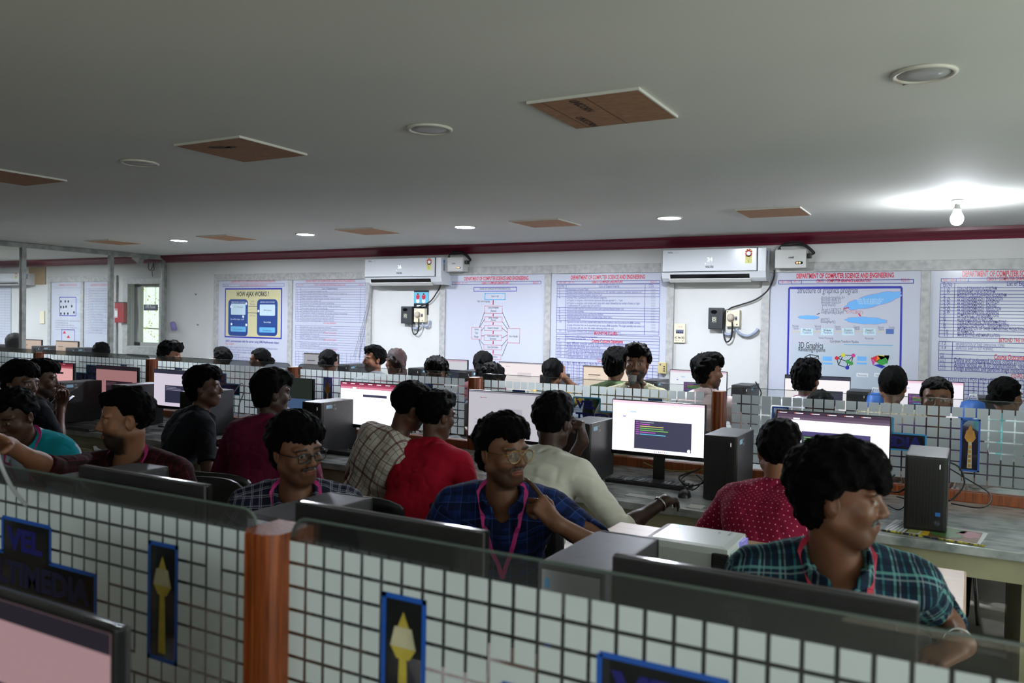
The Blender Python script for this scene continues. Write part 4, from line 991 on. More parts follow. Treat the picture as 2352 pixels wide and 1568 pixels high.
# ---------------------------------------------------------------- desks
def desk(x0, x1, y0, y1, label, fascia_y, supports, grp=None, top=marble, th=.035, fh=.09, rail=None):
    t = thing('computer_desk', label, 'desk', ((x0 + x1) / 2, (y0 + y1) / 2, 0), 0, grp); ox, oy = t.location.x, t.location.y
    tp = MB().box((x0 - ox, y0 - oy, .75 - th), (x1 - ox, y1 - oy, .75), .004).build('desk_top', top, t)
    for fy in fascia_y:
        MB().box((x0 - ox, fy - oy - .03, .75 - th - fh), (x1 - ox, fy - oy + .03, .75 - th)).build('apron', cream, t)
    for sx_ in supports:
        MB().box((sx_ - ox - .05, y0 + .05 - oy, 0), (sx_ - ox + .05, y1 - .05 - oy, .75 - th)).build('support', cream, t)
    if rail is not None:
        MB().box((x0 - ox, rail - oy - .03, .75), (x1 - ox, rail - oy + .03, .80), .004).build('wooden_rail', wood_m, t)
    return t
DX0, DX1 = -9.2, 1.5
sup_m = [0.245 + k * 1.6 for k in range(-6, 1)]
desk(DX0, DX1, 3.575, 5.0, 'long double sided marble topped desk of the middle row', (3.63, 4.94), sup_m, rail=YM)
desk(DX0, 2.4, 6.62, YB - .035, 'long marble desk along the back wall', (6.68,), [k * 1.7 for k in range(-5, 2)])
desk(XL + .1, XG - .1, 6.62, YB - .035, 'long desk along the back wall of the glazed room', (6.68,), [-15.5, -13.5, -11.5])
desk(XL + .1, XG - .1, 3.575, 5.0, 'double desk inside the glazed room', (3.63, 4.94), [-15.5, -13.5, -11.5])
wood_top = noisy('desk_wood', (150, 110, 74), (128, 90, 58), 9, .4, stretch=(.6, 6, 1))
desk(-5.2, .75, .42, 1.80, 'nearest double sided desk below the glass divider', (1.74, .48), [-4.9, -3.4, -1.8, -.3, .65], top=wood_top)
# table standing in the aisle
t = thing('aisle_table', 'pale wooden table standing in the aisle under the projector', 'table', (-.59, 2.70, .04))
MB().box((-.60, -.22, .722), (.60, .34, .75), .006).build('table_top', noisy('table_laminate', (206, 176, 150), (196, 164, 138), 5, .35, stretch=(.5, 5, 1)), t)
for sx_ in (-.54, .54):
    for sy_ in (-.17, .29): MB().box((sx_ - .02, sy_ - .02, -.04), (sx_ + .02, sy_ + .02, .722)).build('leg', dark_pl, t)

# ---------------------------------------------------------------- monitors
def screen_mat(name, c, st): return mat(name, c, .3, emit=c, estr=st, spec=.3)
SW, SH = .506, .292
def draw_screen(s, kind, br, tint=(255, 255, 255)):
    """content on a screen sheet; origin top-left of the lit area 0..w, 0..h"""
    w, h = SW - .010, SH - .026
    def E(nm, c, k=1.0): 
        c2 = tuple(int(c[i] * tint[i] / 255) for i in range(3))
        return mat('screen_%s_%d_%d_%d_%d' % (nm, c2[0], c2[1], c2[2], int(br * k * 100)), (8, 8, 8), .3, emit=c2, estr=br * k)
    white = E('w', (250, 250, 252)); dark = E('d', (56, 58, 78)); bar = E('b', (96, 84, 96))
    rr = s.rect
    if kind == 'editor':
        rr(0, 0, w, h, white, 1); rr(0, 0, w, h * .045, E('t', (236, 200, 214)), 2); rr(0, h * .045, w, h * .08, E('t2', (250, 232, 238)), 2)
        x0, y0, x1, y1 = w * .25, h * .37, w * .87, h * .93; rr(x0, y0, x1, y1, dark, 2)
        cs = [E('p', (190, 90, 200)), E('g', (120, 190, 80)), E('y', (210, 190, 110)), E('c', (90, 190, 220)), E('k', (150, 150, 160))]
        for i, (k, L) in enumerate(((4, .25), (0, .18), (2, .42), (1, .42), (1, .50), (0, .28), (3, .46))):
            rr(x0 + .008, y0 + .008 + i * .0105, x0 + .008 + (x1 - x0) * .06, y0 + .0115 + i * .0105, cs[0], 3); rr(x0 + .03, y0 + .008 + i * .0105, x0 + .03 + (x1 - x0) * L, y0 + .0115 + i * .0105, cs[k], 3)
        rr(w * .12, h * .30, w * .15, h * .325, E('bl', (110, 120, 220)), 2); rr(w * .20, h * .20, w * .27, h * .225, E('lb', (170, 200, 240)), 2)
        for i in range(7): s.disc(w * .48 + i * w * .022, h * .972, .003, .003, E('ic%d' % (i % 3), ((90, 140, 220), (200, 140, 90), (120, 120, 130))[i % 3]), 2, 8)
        s.disc(w * .845, h * .90, .009, .009, white, 3, 14)
    elif kind == 'browser':
        rr(0, 0, w, h, white, 1); rr(0, 0, w, h * .05, E('tb', (60, 44, 62)), 2); rr(0, h * .05, w, h * .10, E('tb2', (84, 68, 88)), 2); rr(0, h * .10, w, h * .145, E('tb3', (104, 90, 108)), 2)
        for i in range(6): rr(w * (.02 + .15 * i), h * .018, w * (.09 + .15 * i), h * .03, white, 3); s.disc(w * (.012 + .15 * i), h * .024, .0028, .0028, E('o', (230, 110, 60)), 3, 8)
        rr(w * .15, h * .11, w * .21, h * .135, white, 3); rr(w * .23, h * .34, w * .84, h * .88, dark, 2); rr(w * .23, h * .34, w * .84, h * .41, E('db', (70, 66, 110)), 3)
        for i in range(5): rr(w * .25, h * (.44 + .035 * i), w * (.34 + .03 * i), h * (.452 + .035 * i), E('g', (130, 190, 90)), 4)
        for i in range(6): rr(w * (.84 + .022 * i), h * .965, w * (.85 + .022 * i), h * .985, E('ic', (220, 130, 50)), 3)
    elif kind == 'pinkbar':
        rr(0, 0, w, h, white, 1); rr(0, 0, w, h * .055, E('m1', (120, 40, 66)), 2); rr(0, h * .055, w, h * .10, E('m2', (150, 70, 92)), 2); rr(0, h * .10, w, h * .15, E('m3', (190, 120, 140)), 2)
        for i in range(6): rr(w * (.03 + .14 * i), h * .02, w * (.10 + .14 * i), h * .035, white, 3)
        rr(w * .20, h * .11, w * .26, h * .145, white, 3); rr(w * .37, h * .27, w * .75, h * .33, dark, 2)
        rr(0, h * .97, w, h, E('tk', (200, 210, 214)), 2)
    elif kind == 'plain':
        rr(0, 0, w, h, white, 1); rr(0, 0, w, h * .035, E('pb', (190, 190, 200)), 2); rr(w * .16, h * .13, w * .175, h * .15, E('rd', (220, 70, 70)), 2); rr(w * .18, h * .135, w * .25, h * .147, E('gy', (170, 170, 180)), 2)
        rr(w * .42, h * .35, w * .72, h * .52, E('g2', (226, 226, 232)), 2)
        for i in range(4): rr(w * .08, h * (.62 + .07 * i), w * (.5 + .08 * (i % 2)), h * (.63 + .07 * i), E('g3', (214, 214, 222)), 2)
    elif kind == 'form':
        rr(0, 0, w, h, white, 1); rr(0, 0, w, h * .04, E('pb', (150, 140, 140)), 2); rr(w * .10, h * .28, w * .34, h * .315, E('gy', (120, 120, 130)), 2)
        for i in range(3): rr(w * .10, h * (.36 + .06 * i), w * (.3 + .05 * i), h * (.372 + .06 * i), E('g3', (190, 190, 196)), 2)
        rr(w * .10, h * .74, w * .30, h * .81, E('btn', (70, 140, 220)), 2)
    elif kind == 'dark':
        rr(0, 0, w, h, E('dk', (34, 40, 36)), 1); rr(w * .45, h * .5, w, h, E('dk2', (60, 80, 110)), 2)
        for i in range(6): s.line(w * (.1 + .03 * i), h * (.30 + .04 * i), w * (.46 + .05 * i), h * (.62 + .05 * i), .006, E('gr', (120, 124, 128)), 3)
        rr(w * .17, h * .28, w * .22, h * .48, E('rd', (236, 50, 46)), 4); rr(w * .17, h * .55, w * .22, h * .74, E('rd', (236, 50, 46)), 4); s.disc(w * .36, h * .66, .010, .010, E('or', (230, 100, 60)), 4)
    elif kind == 'photo':
        rr(0, 0, w, h, white, 1); rr(0, 0, w, h * .1, dark, 2); rr(w * .25, h * .42, w * .9, h * .9, dark, 2)
        for i in range(3): rr(w * .27, h * (.46 + .04 * i), w * (.5 + .1 * i), h * (.475 + .04 * i), E('g3', (170, 170, 190)), 3)
hp_grey = mat('logo_grey', (120, 122, 126), .25, .6)
def monitor(x, y, az, label, grp, kind=None, br=1.0, tint=(255, 255, 255), top=1.173, logo=True):
    """x,y = centre of the screen plane; az = 0: screen faces -Y (towards the camera side)"""
    t = thing('monitor', label, 'monitor', (x, y, .7508), math.radians(az), grp)
    zt = top - .7508; zb = zt - SH
    MB().box((-SW / 2, -.006, zb), (SW / 2, .012, zt), .004).build('screen_frame', black_gl, t)
    MB().prism([(-SW / 2 + .03, .012, zb + .03), (SW / 2 - .03, .012, zb + .03), (SW / 2 - .03, .012, zt - .03), (-SW / 2 + .03, .012, zt - .03)], (0, .018, 0)).build('back_cover', dark_pl, t)
    MB().box((-SW / 2 + .001, .010, zb + .001), (SW / 2 - .001, .020, zt - .001), .004).build('rear_shell', grey_back, t)
    if logo:
        s = Sheet((.052, .0305, zt - .036), (-1, 0, 0), (0, 0, -1), .0006)
        s.disc(.03, .03, .024, .024, hp_grey, 1, 36); s.disc(.03, .03, .0215, .0215, dark_pl, 2, 36); s.text(.015, .040, 'hp', .040, hp_grey, l=3, fit=.030)
        s.build('logo', t)
    if kind:
        s = Sheet((-SW / 2 + .005, -.0063, zt - .005), (1, 0, 0), (0, 0, -1), .0005)
        draw_screen(s, kind, br, tint); s.build('display', t)
    MB().prism([(-.03, .03, 0.006), (.03, .03, 0.006), (.03, .036, zt * .6), (-.03, .036, zt * .6)], (0, .012, 0)).build('stand', black_pl, t)
    MB().box((-.12, -.07, 0), (.12, .11, .008), .003).build('stand_base', black_pl, t)
    return t
grey_back = noisy('monitor_back', (52, 50, 52), (46, 44, 46), 30, .5)

def tower(x, y, label, grp, az=0, w=.155, h=.31, d=.33, front=-1, sticker=True):
    """x,y = front-left bottom corner seen from the front; front faces -Y for az=0"""
    t = thing('computer_tower', label, 'computer tower', (x, y, .75), math.radians(az), grp)
    MB().box((0, .012, .004), (w, d, h), .006).build('case', grey_metal, t)
    f = MB(); f.box((0, -.006, .004), (w, .014, h), .012)
    for k in range(int((w - .03) / .011)): f.box((.016 + k * .011, -.0085, .03), (.0185 + k * .011, -.005, h - .03))
    f.build('front_panel', black_pl, t)
    s = Sheet((0, -.0092, h), (1, 0, 0), (0, 0, -1), .0005)
    s.rect(w * .815, .030, w * .830, .048, mat('led_slot', 230, emit=(255, 255, 255), estr=1.0), 1); s.rect(w * .74, h * .72, w * .86, h * .77, mat('sticker_chip', (40, 110, 190)), 1)
    s.disc(w * .79, h * .86, .013, .013, dark_pl, 1, 24); s.text(w * .79 - .008, h * .86 + .005, 'hp', .020, grey_t, l=2, fit=.016)
    s.build('front_marks', t)
    if sticker:
        s = Sheet((w + .0005, .02, h), (0, 1, 0), (0, 0, -1), .0005)
        s.rect(.02, .02, .075, .042, mat('sticker_pale', (150, 190, 214)), 1)
        wm = mat('paint_pen', (190, 190, 190)); s.text(.085, .030, 'PC', .018, wm); 
        s.text(.085, .052, 'CSE', .018, wm)
        s.build('side_marks', t)
    r = Sheet((w, d + .0005, h), (-1, 0, 0), (0, 0, -1), .0005)
    r.rect(.01, .012, w - .012, .10, mat('io_plate', (150, 154, 158), .35, .7), 1)
    for k in range(4): r.rect(.02 + k * .026, .10, .038 + k * .026, .112, black_pl, 2)
    r.rect(.02, .13, .034, .20, mat('port_blue', (40, 70, 160)), 2); r.rect(.018, .03, .028, .05, sign_lblue, 2)
    for k in range(6): r.rect(w - .06, .13 + k * .02, w - .02, .14 + k * .02, black_pl, 2)
    r.build('rear_panel', t)
    return t
MG = 'monitors on the middle desk facing the camera side'
YMS = 4.10
def xm(px, py, Y=YMS): return at(px, py, Y=Y).x
mon_mid = [
    (xm(168, 850) - SW / 2 + .01, 'pinkbar', .75, (255, 190, 190), 'pink lit monitor at far left behind the tall black tower'),
    (xm(222, 850) + SW / 2, 'photo', .42, (235, 170, 170), 'dim reddish monitor behind the man in maroon'),
    (xm(355, 860) + SW / 2, 'photo', .82, (235, 225, 240), 'white lit monitor left of the laughing man in black'),
    (xm(720, 870) - SW / 2, 'dark', 1.1, (255, 255, 255), 'dark wallpaper monitor with red bars beside the maroon shirt'),
    (xm(783, 890) + SW / 2, 'pinkbar', 1.5, (255, 250, 252), 'bright monitor with pink toolbar in front of the plaid back'),
    (xm(1077, 900) + SW / 2, 'plain', .66, (235, 232, 240), 'pale grey lit monitor behind the man with finger on chin'),
    (xm(1407, 925) + SW / 2, 'editor', 1.35, (255, 252, 255), 'bright monitor with dark code window beside the white shirt'),
    (xm(1784, 950) + SW / 2, 'browser', 1.25, (255, 252, 255), 'bright monitor with dark browser tabs above the dotted shirt')]
for x, k, b_, ti, lb in mon_mid: monitor(x, YMS, 0, lb, MG, k, b_, ti)
TG = 'computer towers on the middle desk'
for px, py, Y, lb in ((112, 900, 3.72, 'black computer tower with pale sticker at far left of middle desk'), (256, 880, 3.85, 'computer tower in front of the dim reddish screen'), (414, 900, 3.80, 'computer tower behind the laughing man in black'),
                  (695, 930, 3.80, 'computer tower lit pink by the toolbar monitor beside it'), (1293, 950, 3.85, 'computer tower just right of the white shirt man\'s head'), (1618, 1000, 3.82, 'computer tower right of the bright code monitor'), (2080, 1030, 3.72, 'tall black computer tower standing near the magazine')):
    tower(at(px, py, Y=Y).x, Y, lb, TG)
# back row
BG = 'monitors on the back wall desk'
YBS = 7.0
for px, k, b_, ti, lb in ((698, 'form', .55, (215, 215, 222), 'dim grey monitor below the experiment table poster'), (None, 'editor', .75, (235, 238, 245), 'monitor half hidden right of the man with blue glinting glasses'), (1146, 'plain', .95, (255, 245, 245), 'white lit monitor above the frosted divider, left of yellow dress'), (1340, 'form', .9, (255, 236, 214), 'cream lit monitor left of the green shirt'),
                    (1539, 'editor', .95, (245, 250, 255), 'monitor with dark code window left of the pink shirt'), (1803, 'photo', 1.0, (255, 250, 250), 'monitor behind the curly haired man in white'), (2045, 'editor', 1.0, (252, 246, 255), 'monitor behind the woman facing the camera')):
    x = xm(px, 845, YBS) + SW / 2 if px else xm(1075, 820, YBS) - SW / 2
    monitor(x, YBS, 0, lb, BG, k, b_, ti, top=1.185)
for px, lb in ((775, 'small tower under the hanging wires on the back desk'), (937, 'tower between the long haired girl and man with glasses'), (1052, 'tower beside the girl with hair clip'), (1240, 'tower behind the woman in yellow'), (1470, 'tower behind the drinking man'), (1680, 'black tower on back desk right of the pink shirt'), (1945, 'black tower right of the curly haired man'), (2246, 'black tower left of the woman in white and teal')):
    tower(at(px, 870, Y=6.80).x, 6.80, lb, 'computer towers on the back wall desk', h=.34 if px != 1678 else .31)
for px, Y, k, lb in ((96, 5.05, 'form', 'pinkish monitor just beyond the glass mullion at left'), (180, 5.05, 'form', 'cream monitor in front of the dot diagram poster')):
    x = at(px, 790, Y=YBS).x - SW / 2; monitor(x, YBS, 0, lb, 'monitors in the glazed room', 'form', .7, (255, 225, 205), top=1.20)
for px, lb in ((-2, 'dark tower at the far left edge in the glazed room'), (73, 'dark tower with pale sticker beside pinkish monitor in the glazed room'), (151, 'dark tower left of the round dark head in the glazed room')):
    tower(at(px, 800, Y=6.8).x, 6.8, lb, 'computer towers in the glazed room', w=.22, h=.37)
# near row: screens turned away from the camera
NG = 'monitors on the nearest desk seen from behind'
YNS = 1.42
for a_, b_, lb in (((190, 1070), (490, 1108), 'monitor seen from behind in front of the maroon shirt man'), ((695, 1148), (1118, 1218), 'monitor seen from behind, right of the orange brown post'), ((1410, 1275), (2118, 1375), 'monitor seen from behind in front of the teal plaid man')):
    xa, xb = at(*a_, Y=YNS).x, at(*b_, Y=YNS).x
    monitor((xa + xb) / 2, YNS, 180, lb, NG, 'editor', .8, top=(at(*a_, Y=YNS).z + at(*b_, Y=YNS).z) / 2)
for x, y, lb in ((-2.36, 1.86, 'grey topped tower behind the left monitor back'), (-1.485, 1.86, 'grey topped tower in front of man with dark glasses'), (-.635, 1.88, 'grey topped tower left of the projector')):
    tower(x, y, lb, 'computer towers on the nearest desk', az=180)
# nearest monitor, lower left corner
p = at(272, 1445, Y=.64); monitor(p.x - SW / 2, .64, 0, 'nearest monitor with dim pink screen in the lower left corner', None, 'photo', .42, (235, 190, 195), top=p.z)
# ================================================================ small things
# projector on the aisle table
t = thing('projector', 'white projector lying on the pale aisle table', 'projector', (-.755, 2.60, .791))
pj = MB(); pj.box((-.135, -.12, .012), (.135, .12, .105), .022); pj.build('case', mat('projector_white', (206, 212, 210), .25, coat=.3), t, smooth=False)
MB().box((.1345, -.10, .022), (.1385, .0, .088), .004).build('lens_cover', mat('projector_pale', (196, 210, 206), .3), t)
MB().box((.134, .015, .018), (.141, .095, .096), .010).build('lens', mat('lens_glow', (40, 40, 60), .1, emit=(150, 150, 235), estr=.5), t)
v = MB(); v.box((.085, -.1225, .02), (.136, -.1185, .088), .008)
v.build('air_vent', black_pl, t); v = MB()
for k in range(7): v.box((.088, -.1245, .026 + k * .008), (.133, -.1215, .029 + k * .008))
v.build('vent_bars', dark_pl, t)
s = Sheet((-.135, .12, .1055), (1, 0, 0), (0, -1, 0), .0005)
for q in ((.05, .06), (.062, .06), (.056, .05), (.056, .07)): s.disc(q[0], q[1], .004, .004, grey_t, 1, 8)
s.disc(.058, .035, .006, .005, mat('led_cyan', 200, emit=(80, 200, 255), estr=2.0), 1, 10); s.rect(.19, .05, .197, .066, inkb, 1); s.rect(.225, .03, .23, .075, grey_t, 1); s.build('buttons', t)
for q in ((-.11, -.09), (.11, -.09), (-.11, .09), (.11, .09)): MB().lathe((q[0], q[1], 0), [(.011, 0), (.011, .014)], 12).build('foot', black_pl, t)
cable('cable', [(-.94, 2.66, .797), (-.98, 2.62, .797), (-1.02, 2.66, .797), (-.98, 2.72, .797), (-.93, 2.71, .797), (-.889, 2.63, .81)], .006, cable_blk, 'dark cable bundled behind the projector on the table', 'cable')
# magazine / folder on the marble desk
t = thing('plastic_folder', 'clear folder with coloured magazine pages lying on marble desk', 'folder', (-.10, 3.74, .7515), math.radians(-8))
MB().box((-.175, -.12, 0), (.17, .11, .004), .001).build('pages', mat('paper_white', (205, 206, 204), .5), t)
s = Sheet((-.175, .11, .0043), (1, 0, 0), (0, -1, 0), .0004)
olive = mat('print_olive', (150, 150, 90)); lime = mat('print_green', (70, 110, 50)); brn = mat('print_brown', (110, 74, 44)); ylw = mat('print_amber', (204, 170, 40))
for i in range(6): s.poly([(.02 + i * .012, .01), (.024 + i * .012, .01), (.004 + i * .016, .22), (0 + i * .016, .22)], grey_t, 1)
s.poly([(.09, .02), (.13, .02), (.125, .21), (.075, .21)], olive, 1); s.poly([(.13, .01), (.15, .01), (.165, .22), (.135, .22)], ylw, 2); s.poly([(.15, .01), (.33, .015), (.335, .215), (.165, .22)], brn, 1)
s.disc(.22, .06, .05, .035, lime, 2, wob=.3); s.disc(.29, .09, .035, .05, mat('print_rose', (170, 110, 120)), 2, wob=.3); s.disc(.22, .15, .05, .045, lime, 3, wob=.25); s.build('page_print', t)
MB().box((-.18, -.128, .0), (.19, -.118, .006), .001).build('spine_strip', noisy('spine_mixed', (40, 40, 60), (200, 190, 60), 12, .4, stretch=(3, 1, 1), lo=.45, hi=.55), t)
# keyboards and mice on the middle desk
def keyboard(x, y, label, rz=0):
    t = thing('keyboard', label, 'keyboard', (x, y, .7505), math.radians(rz), 'black keyboards on the middle desk')
    MB().box((-.215, -.065, 0), (.215, .065, .016), .004).build('case', black_pl, t)
    k = MB()
    for r in range(5):
        for c in range(16):
            if r == 0 and 4 < c < 10: continue
            k.box((-.205 + c * .0255, -.055 + r * .022, .016), (-.183 + c * .0255, -.037 + r * .022, .021))
    k.box((-.205 + 5 * .0255, -.055, .016), (-.205 + 9.9 * .0255, -.037, .021)); k.build('keys', dark_pl, t)
    return t
def mouse(x, y, label, rz=0):
    t = thing('mouse', label, 'mouse', (x, y, .7505), math.radians(rz), 'computer mice on the middle desk')
    m_ = MB()
    rings = []
    for i in range(9):
        a = PI * i / 8; yy = -.05 * math.cos(a); rr = math.sin(a) ** .6
        rings.append([(rr * .031 * math.cos(b_), yy, max(0, rr * .034 * math.sin(b_))) for b_ in [PI * j / 10 for j in range(11)]])
    for i in range(8):
        for j in range(10): m_.quad(rings[i][j], rings[i][j + 1], rings[i + 1][j + 1], rings[i + 1][j])
    bmesh.ops.remove_doubles(m_.bm, verts=list(m_.bm.verts), dist=.0003)
    m_.build('mouse_body', black_pl, t, smooth=True); MB().box((-.003, .02, .028), (.003, .036, .033), .001).build('wheel', dark_pl, t)
p = at(1490, 1112, Z=.75); keyboard(p.x, p.y, 'black keyboard under the bright code monitor')
p = at(780, 1040, Z=.75); keyboard(p.x, p.y, 'black keyboard beside the pink lit tower')
p = at(180, 985, Z=.75); keyboard(p.x, p.y, 'black keyboard at the far left of the middle desk')
p = at(1572, 1140, Z=.75); MOUSE = p.copy(); mouse(p.x, p.y, 'black mouse under the hand of the white shirt man', 10)
# paper tape on the desk edge and paper sheets
for px, py, w_, d_, rz, lb in ((1598, 1163, .07, .08, 0, 'small white paper stuck on the desk edge near the tower'), (1475, 1140, .16, .06, -5, 'white sheet lying in front of the keyboard'), (2215, 1100, .32, .10, 0, 'white paper lying along the wooden rail')):
    p = at(px, py, Z=.7505); o = MB().box((-w_ / 2, -d_ / 2, 0), (w_ / 2, d_ / 2, .0012)).build('paper_sheet', mat('paper_white', 200), loc=(p.x, p.y, .7508)); o.rotation_euler.z = math.radians(rz); tag(o, lb, 'paper')
# blue items on the back desk
def bag(px, py, Y, w_, h_, label):
    p = at(px, py, Y=Y); t = thing('lunch_bag', label, 'bag', (p.x, Y, .752))
    h_ = p.z - .752
    m_ = MB(); m_.lathe((0, 0, 0), [(w_ * .9, 0), (w_, h_ * .1), (w_, h_ * .75), (w_ * .8, h_ * .95), (w_ * .3, h_)], 14); m_.build('bag_body', mat('bag_blue', (26, 90, 170), .5), t, smooth=True)
    MB().tube([(-.03, 0, h_ * .98), (-.02, 0, h_ + .035), (.02, 0, h_ + .035), (.03, 0, h_ * .98)], .006, 8).build('handle', white_pl, t)
bag(2012, 902, 6.55 + .18, .07, .2, 'blue bag on back desk behind the checked shirt'); bag(2235, 918, 6.5 + .2, .09, .2, 'blue bag with white clasp beside the white and teal kurta')
# cables on the middle desk
def dk(px, py, z=.756): return at(px, py, Z=z)
def pm(px, py, Y): return at(px, py, Y=Y)
cabs = [([(2178, 1060, 4.15), (2205, 1075, 4.2), (2215, 1110, 4.2), (2195, 1140, 4.1), (2180, 1150, 4.05)], .004, cable_blk, 'black cable looping out behind the tall tower'),
        ([(2180, 1075, 4.2), (2230, 1105, 4.25), (2270, 1130, 4.1), (2276, 1152, 4.0), (2250, 1166, 3.95), (2185, 1156, 4.05)], .003, cable_blk, 'thin long cable curling over the marble beside the tall tower'),
        ([(1600, 1080, 4.05), (1560, 1095, 4.0), (1580, 1115, 3.95), (1615, 1108, 3.95), (1600, 1090, 4.0)], .004, cable_blk, 'tangled black cable left of the tower base, upper loop'),
        ([(1620, 1100, 3.95), (1590, 1125, 3.9), (1565, 1100, 4.05), (1610, 1075, 4.1)], .003, cable_blk, 'tangled black cable left of the tower base, lower loop'),
        ([(1478, 1062, 4.25), (1510, 1075, 4.25), (1560, 1082, 4.2), (1615, 1078, 4.2)], .004, mat('cable_yellow', (150, 130, 60), .5), 'yellow cable running behind the monitor stand'),
        ([(1338, 968, 4.3), (1360, 978, 4.3), (1400, 990, 4.3)], .006, cable_blk, 'black cable with white plug in front of the VEL sign'),
        ([(1375, 985, 4.35), (1362, 1015, 4.4), (1358, 1050, 4.35)], .003, cable_blk, 'black cable dropping below the VEL sign'),
        ([(1385, 990, 4.38), (1378, 1020, 4.4), (1380, 1050, 4.35)], .003, cable_blk, 'second black cable dropping below the VEL sign'),
        ([(2055, 1090, 4.2), (2030, 1120, 4.1), (2060, 1130, 4.0), (2080, 1120, 4.0)], .004, cable_blk, 'black cables between the browser monitor and tall tower'),
        ([(2040, 1160, 3.9), (2065, 1170, 3.85), (2085, 1150, 3.95), (2060, 1140, 4.0)], .003, cable_blk, 'loose black cable lying left of the tall tower base'),
        ([(200, 880, 4.3), (215, 900, 4.3), (205, 920, 4.3), (220, 912, 4.3)], .005, cable_blk, 'black cables in front of the far left divider'),
        ([(534, 905, 4.35), (555, 880, 4.3), (560, 900, 4.3), (548, 935, 4.3), (550, 975, 4.3)], .004, cable_gry, 'grey cables hanging between black and maroon shirts'),
        ([(1735, 876, 6.95), (1748, 900, 6.95), (1745, 912, 6.9)], .006, cable_blk, 'black cable behind tower right of pink shirt'),
        ([(1300, 862, 6.95), (1312, 878, 6.95), (1330, 885, 6.9)], .006, cable_blk, 'black cable right of the woman in yellow')]
for pts, r_, m_, lb in cabs: 
    P3 = [at(x, y, Y=Y) for x, y, Y in pts]
    for q in P3: q.z = max(q.z, .757)
    cable('cable', P3, r_, m_, lb)
cable('white_cable', [at(x, y, Y=YF - .06) for x, y in ((-6, 1040), (5, 1075), (28, 1120), (60, 1160))], .004, cable_gry, 'white cable leaning on the near glass at left edge')

# ---------------------------------------------------------------- chairs
def chair_mesh(pel, az, label, idx):
    n = thing('office_chair', 'black chair of the ' + ' '.join(label.split()[:12]), 'chair', (pel[0], pel[1], 0), math.radians(az), 'black chairs')
    sz = pel[2] - .128; MB().box((-.22, -.20, sz - .035), (.22, .24, sz), .014).build('seat', black_pl, n)
    b = MB(); N = 10; rows_ = []
    zt = .84
    outer = []
    for i in range(N + 1):
        u = -1 + 2 * i / N; col_ = []
        for j in range(7):
            v = j / 6; z = .56 + (zt - .56) * v; ww = .225 * (1 - .10 * v ** 3)
            col_.append(Vector((u * ww, -.240 - .05 * v + .05 * u * u, z - (.03 * abs(u) ** 4 if j == 6 else 0))))
        outer.append(col_)
    th_ = Vector((0, -.014, 0))
    F_ = [[b.bm.verts.new(p) for p in c] for c in outer]; G_ = [[b.bm.verts.new(p + th_) for p in c] for c in outer]
    for i in range(N):
        for j in range(6):
            for q in ((F_[i][j], F_[i][j + 1], F_[i + 1][j + 1], F_[i + 1][j]), (G_[i][j], G_[i + 1][j], G_[i + 1][j + 1], G_[i][j + 1])): b.bm.faces.new(q).smooth = True
    for i in range(N):
        b.bm.faces.new((F_[i][6], G_[i][6], G_[i + 1][6], F_[i + 1][6])); b.bm.faces.new((F_[i][0], F_[i + 1][0], G_[i + 1][0], G_[i][0]))
    for c in (0, N):
        for j in range(6): b.bm.faces.new((F_[c][j], G_[c][j], G_[c][j + 1], F_[c][j + 1]))
    b.build('backrest', black_pl, n)
    MB().tube([(-.19, -.19, sz - .02), (-.20, -.27, .50), (-.19, -.29, .60)], .011, 8).build('back_frame', steel, n); MB().tube([(.19, -.19, sz - .02), (.20, -.27, .50), (.19, -.29, .60)], .011, 8).build('back_frame', steel, n)
    for sx_ in (-1, 1):
        for sy_ in (-1, 1): MB().tube([(sx_ * .19, .02 + sy_ * .17, sz - .03), (sx_ * .23, .02 + sy_ * .22, .0)], .012, 8).build('leg', steel, n)
    return n
# ================================================================ people
QF = float(os.environ.get('PQ', '1'))          # 1 = final quality
_rng = np.random.RandomState(7)
_TAB = _rng.rand(32, 32, 32).astype(np.float32)
def vnoise(P, s):
    q = P * s; i = np.floor(q).astype(np.int64); f = (q - i).astype(np.float32); f = f * f * (3 - 2 * f)
    i0 = i & 31; i1 = (i + 1) & 31
    x0, y0, z0 = i0.T; x1, y1, z1 = i1.T; fx, fy, fz = f.T
    T = _TAB
    a = T[x0, y0, z0] * (1 - fx) + T[x1, y0, z0] * fx
    b = T[x0, y1, z0] * (1 - fx) + T[x1, y1, z0] * fx
    c = T[x0, y0, z1] * (1 - fx) + T[x1, y0, z1] * fx
    d = T[x0, y1, z1] * (1 - fx) + T[x1, y1, z1] * fx
    return ((a * (1 - fy) + b * fy) * (1 - fz) + (c * (1 - fy) + d * fy) * fz) - 0.5

def smin(a, b, k):
    if k <= 0: return np.minimum(a, b)
    h = np.maximum(k - np.abs(a - b), 0) / k
    return np.minimum(a, b) - h * h * k * 0.25

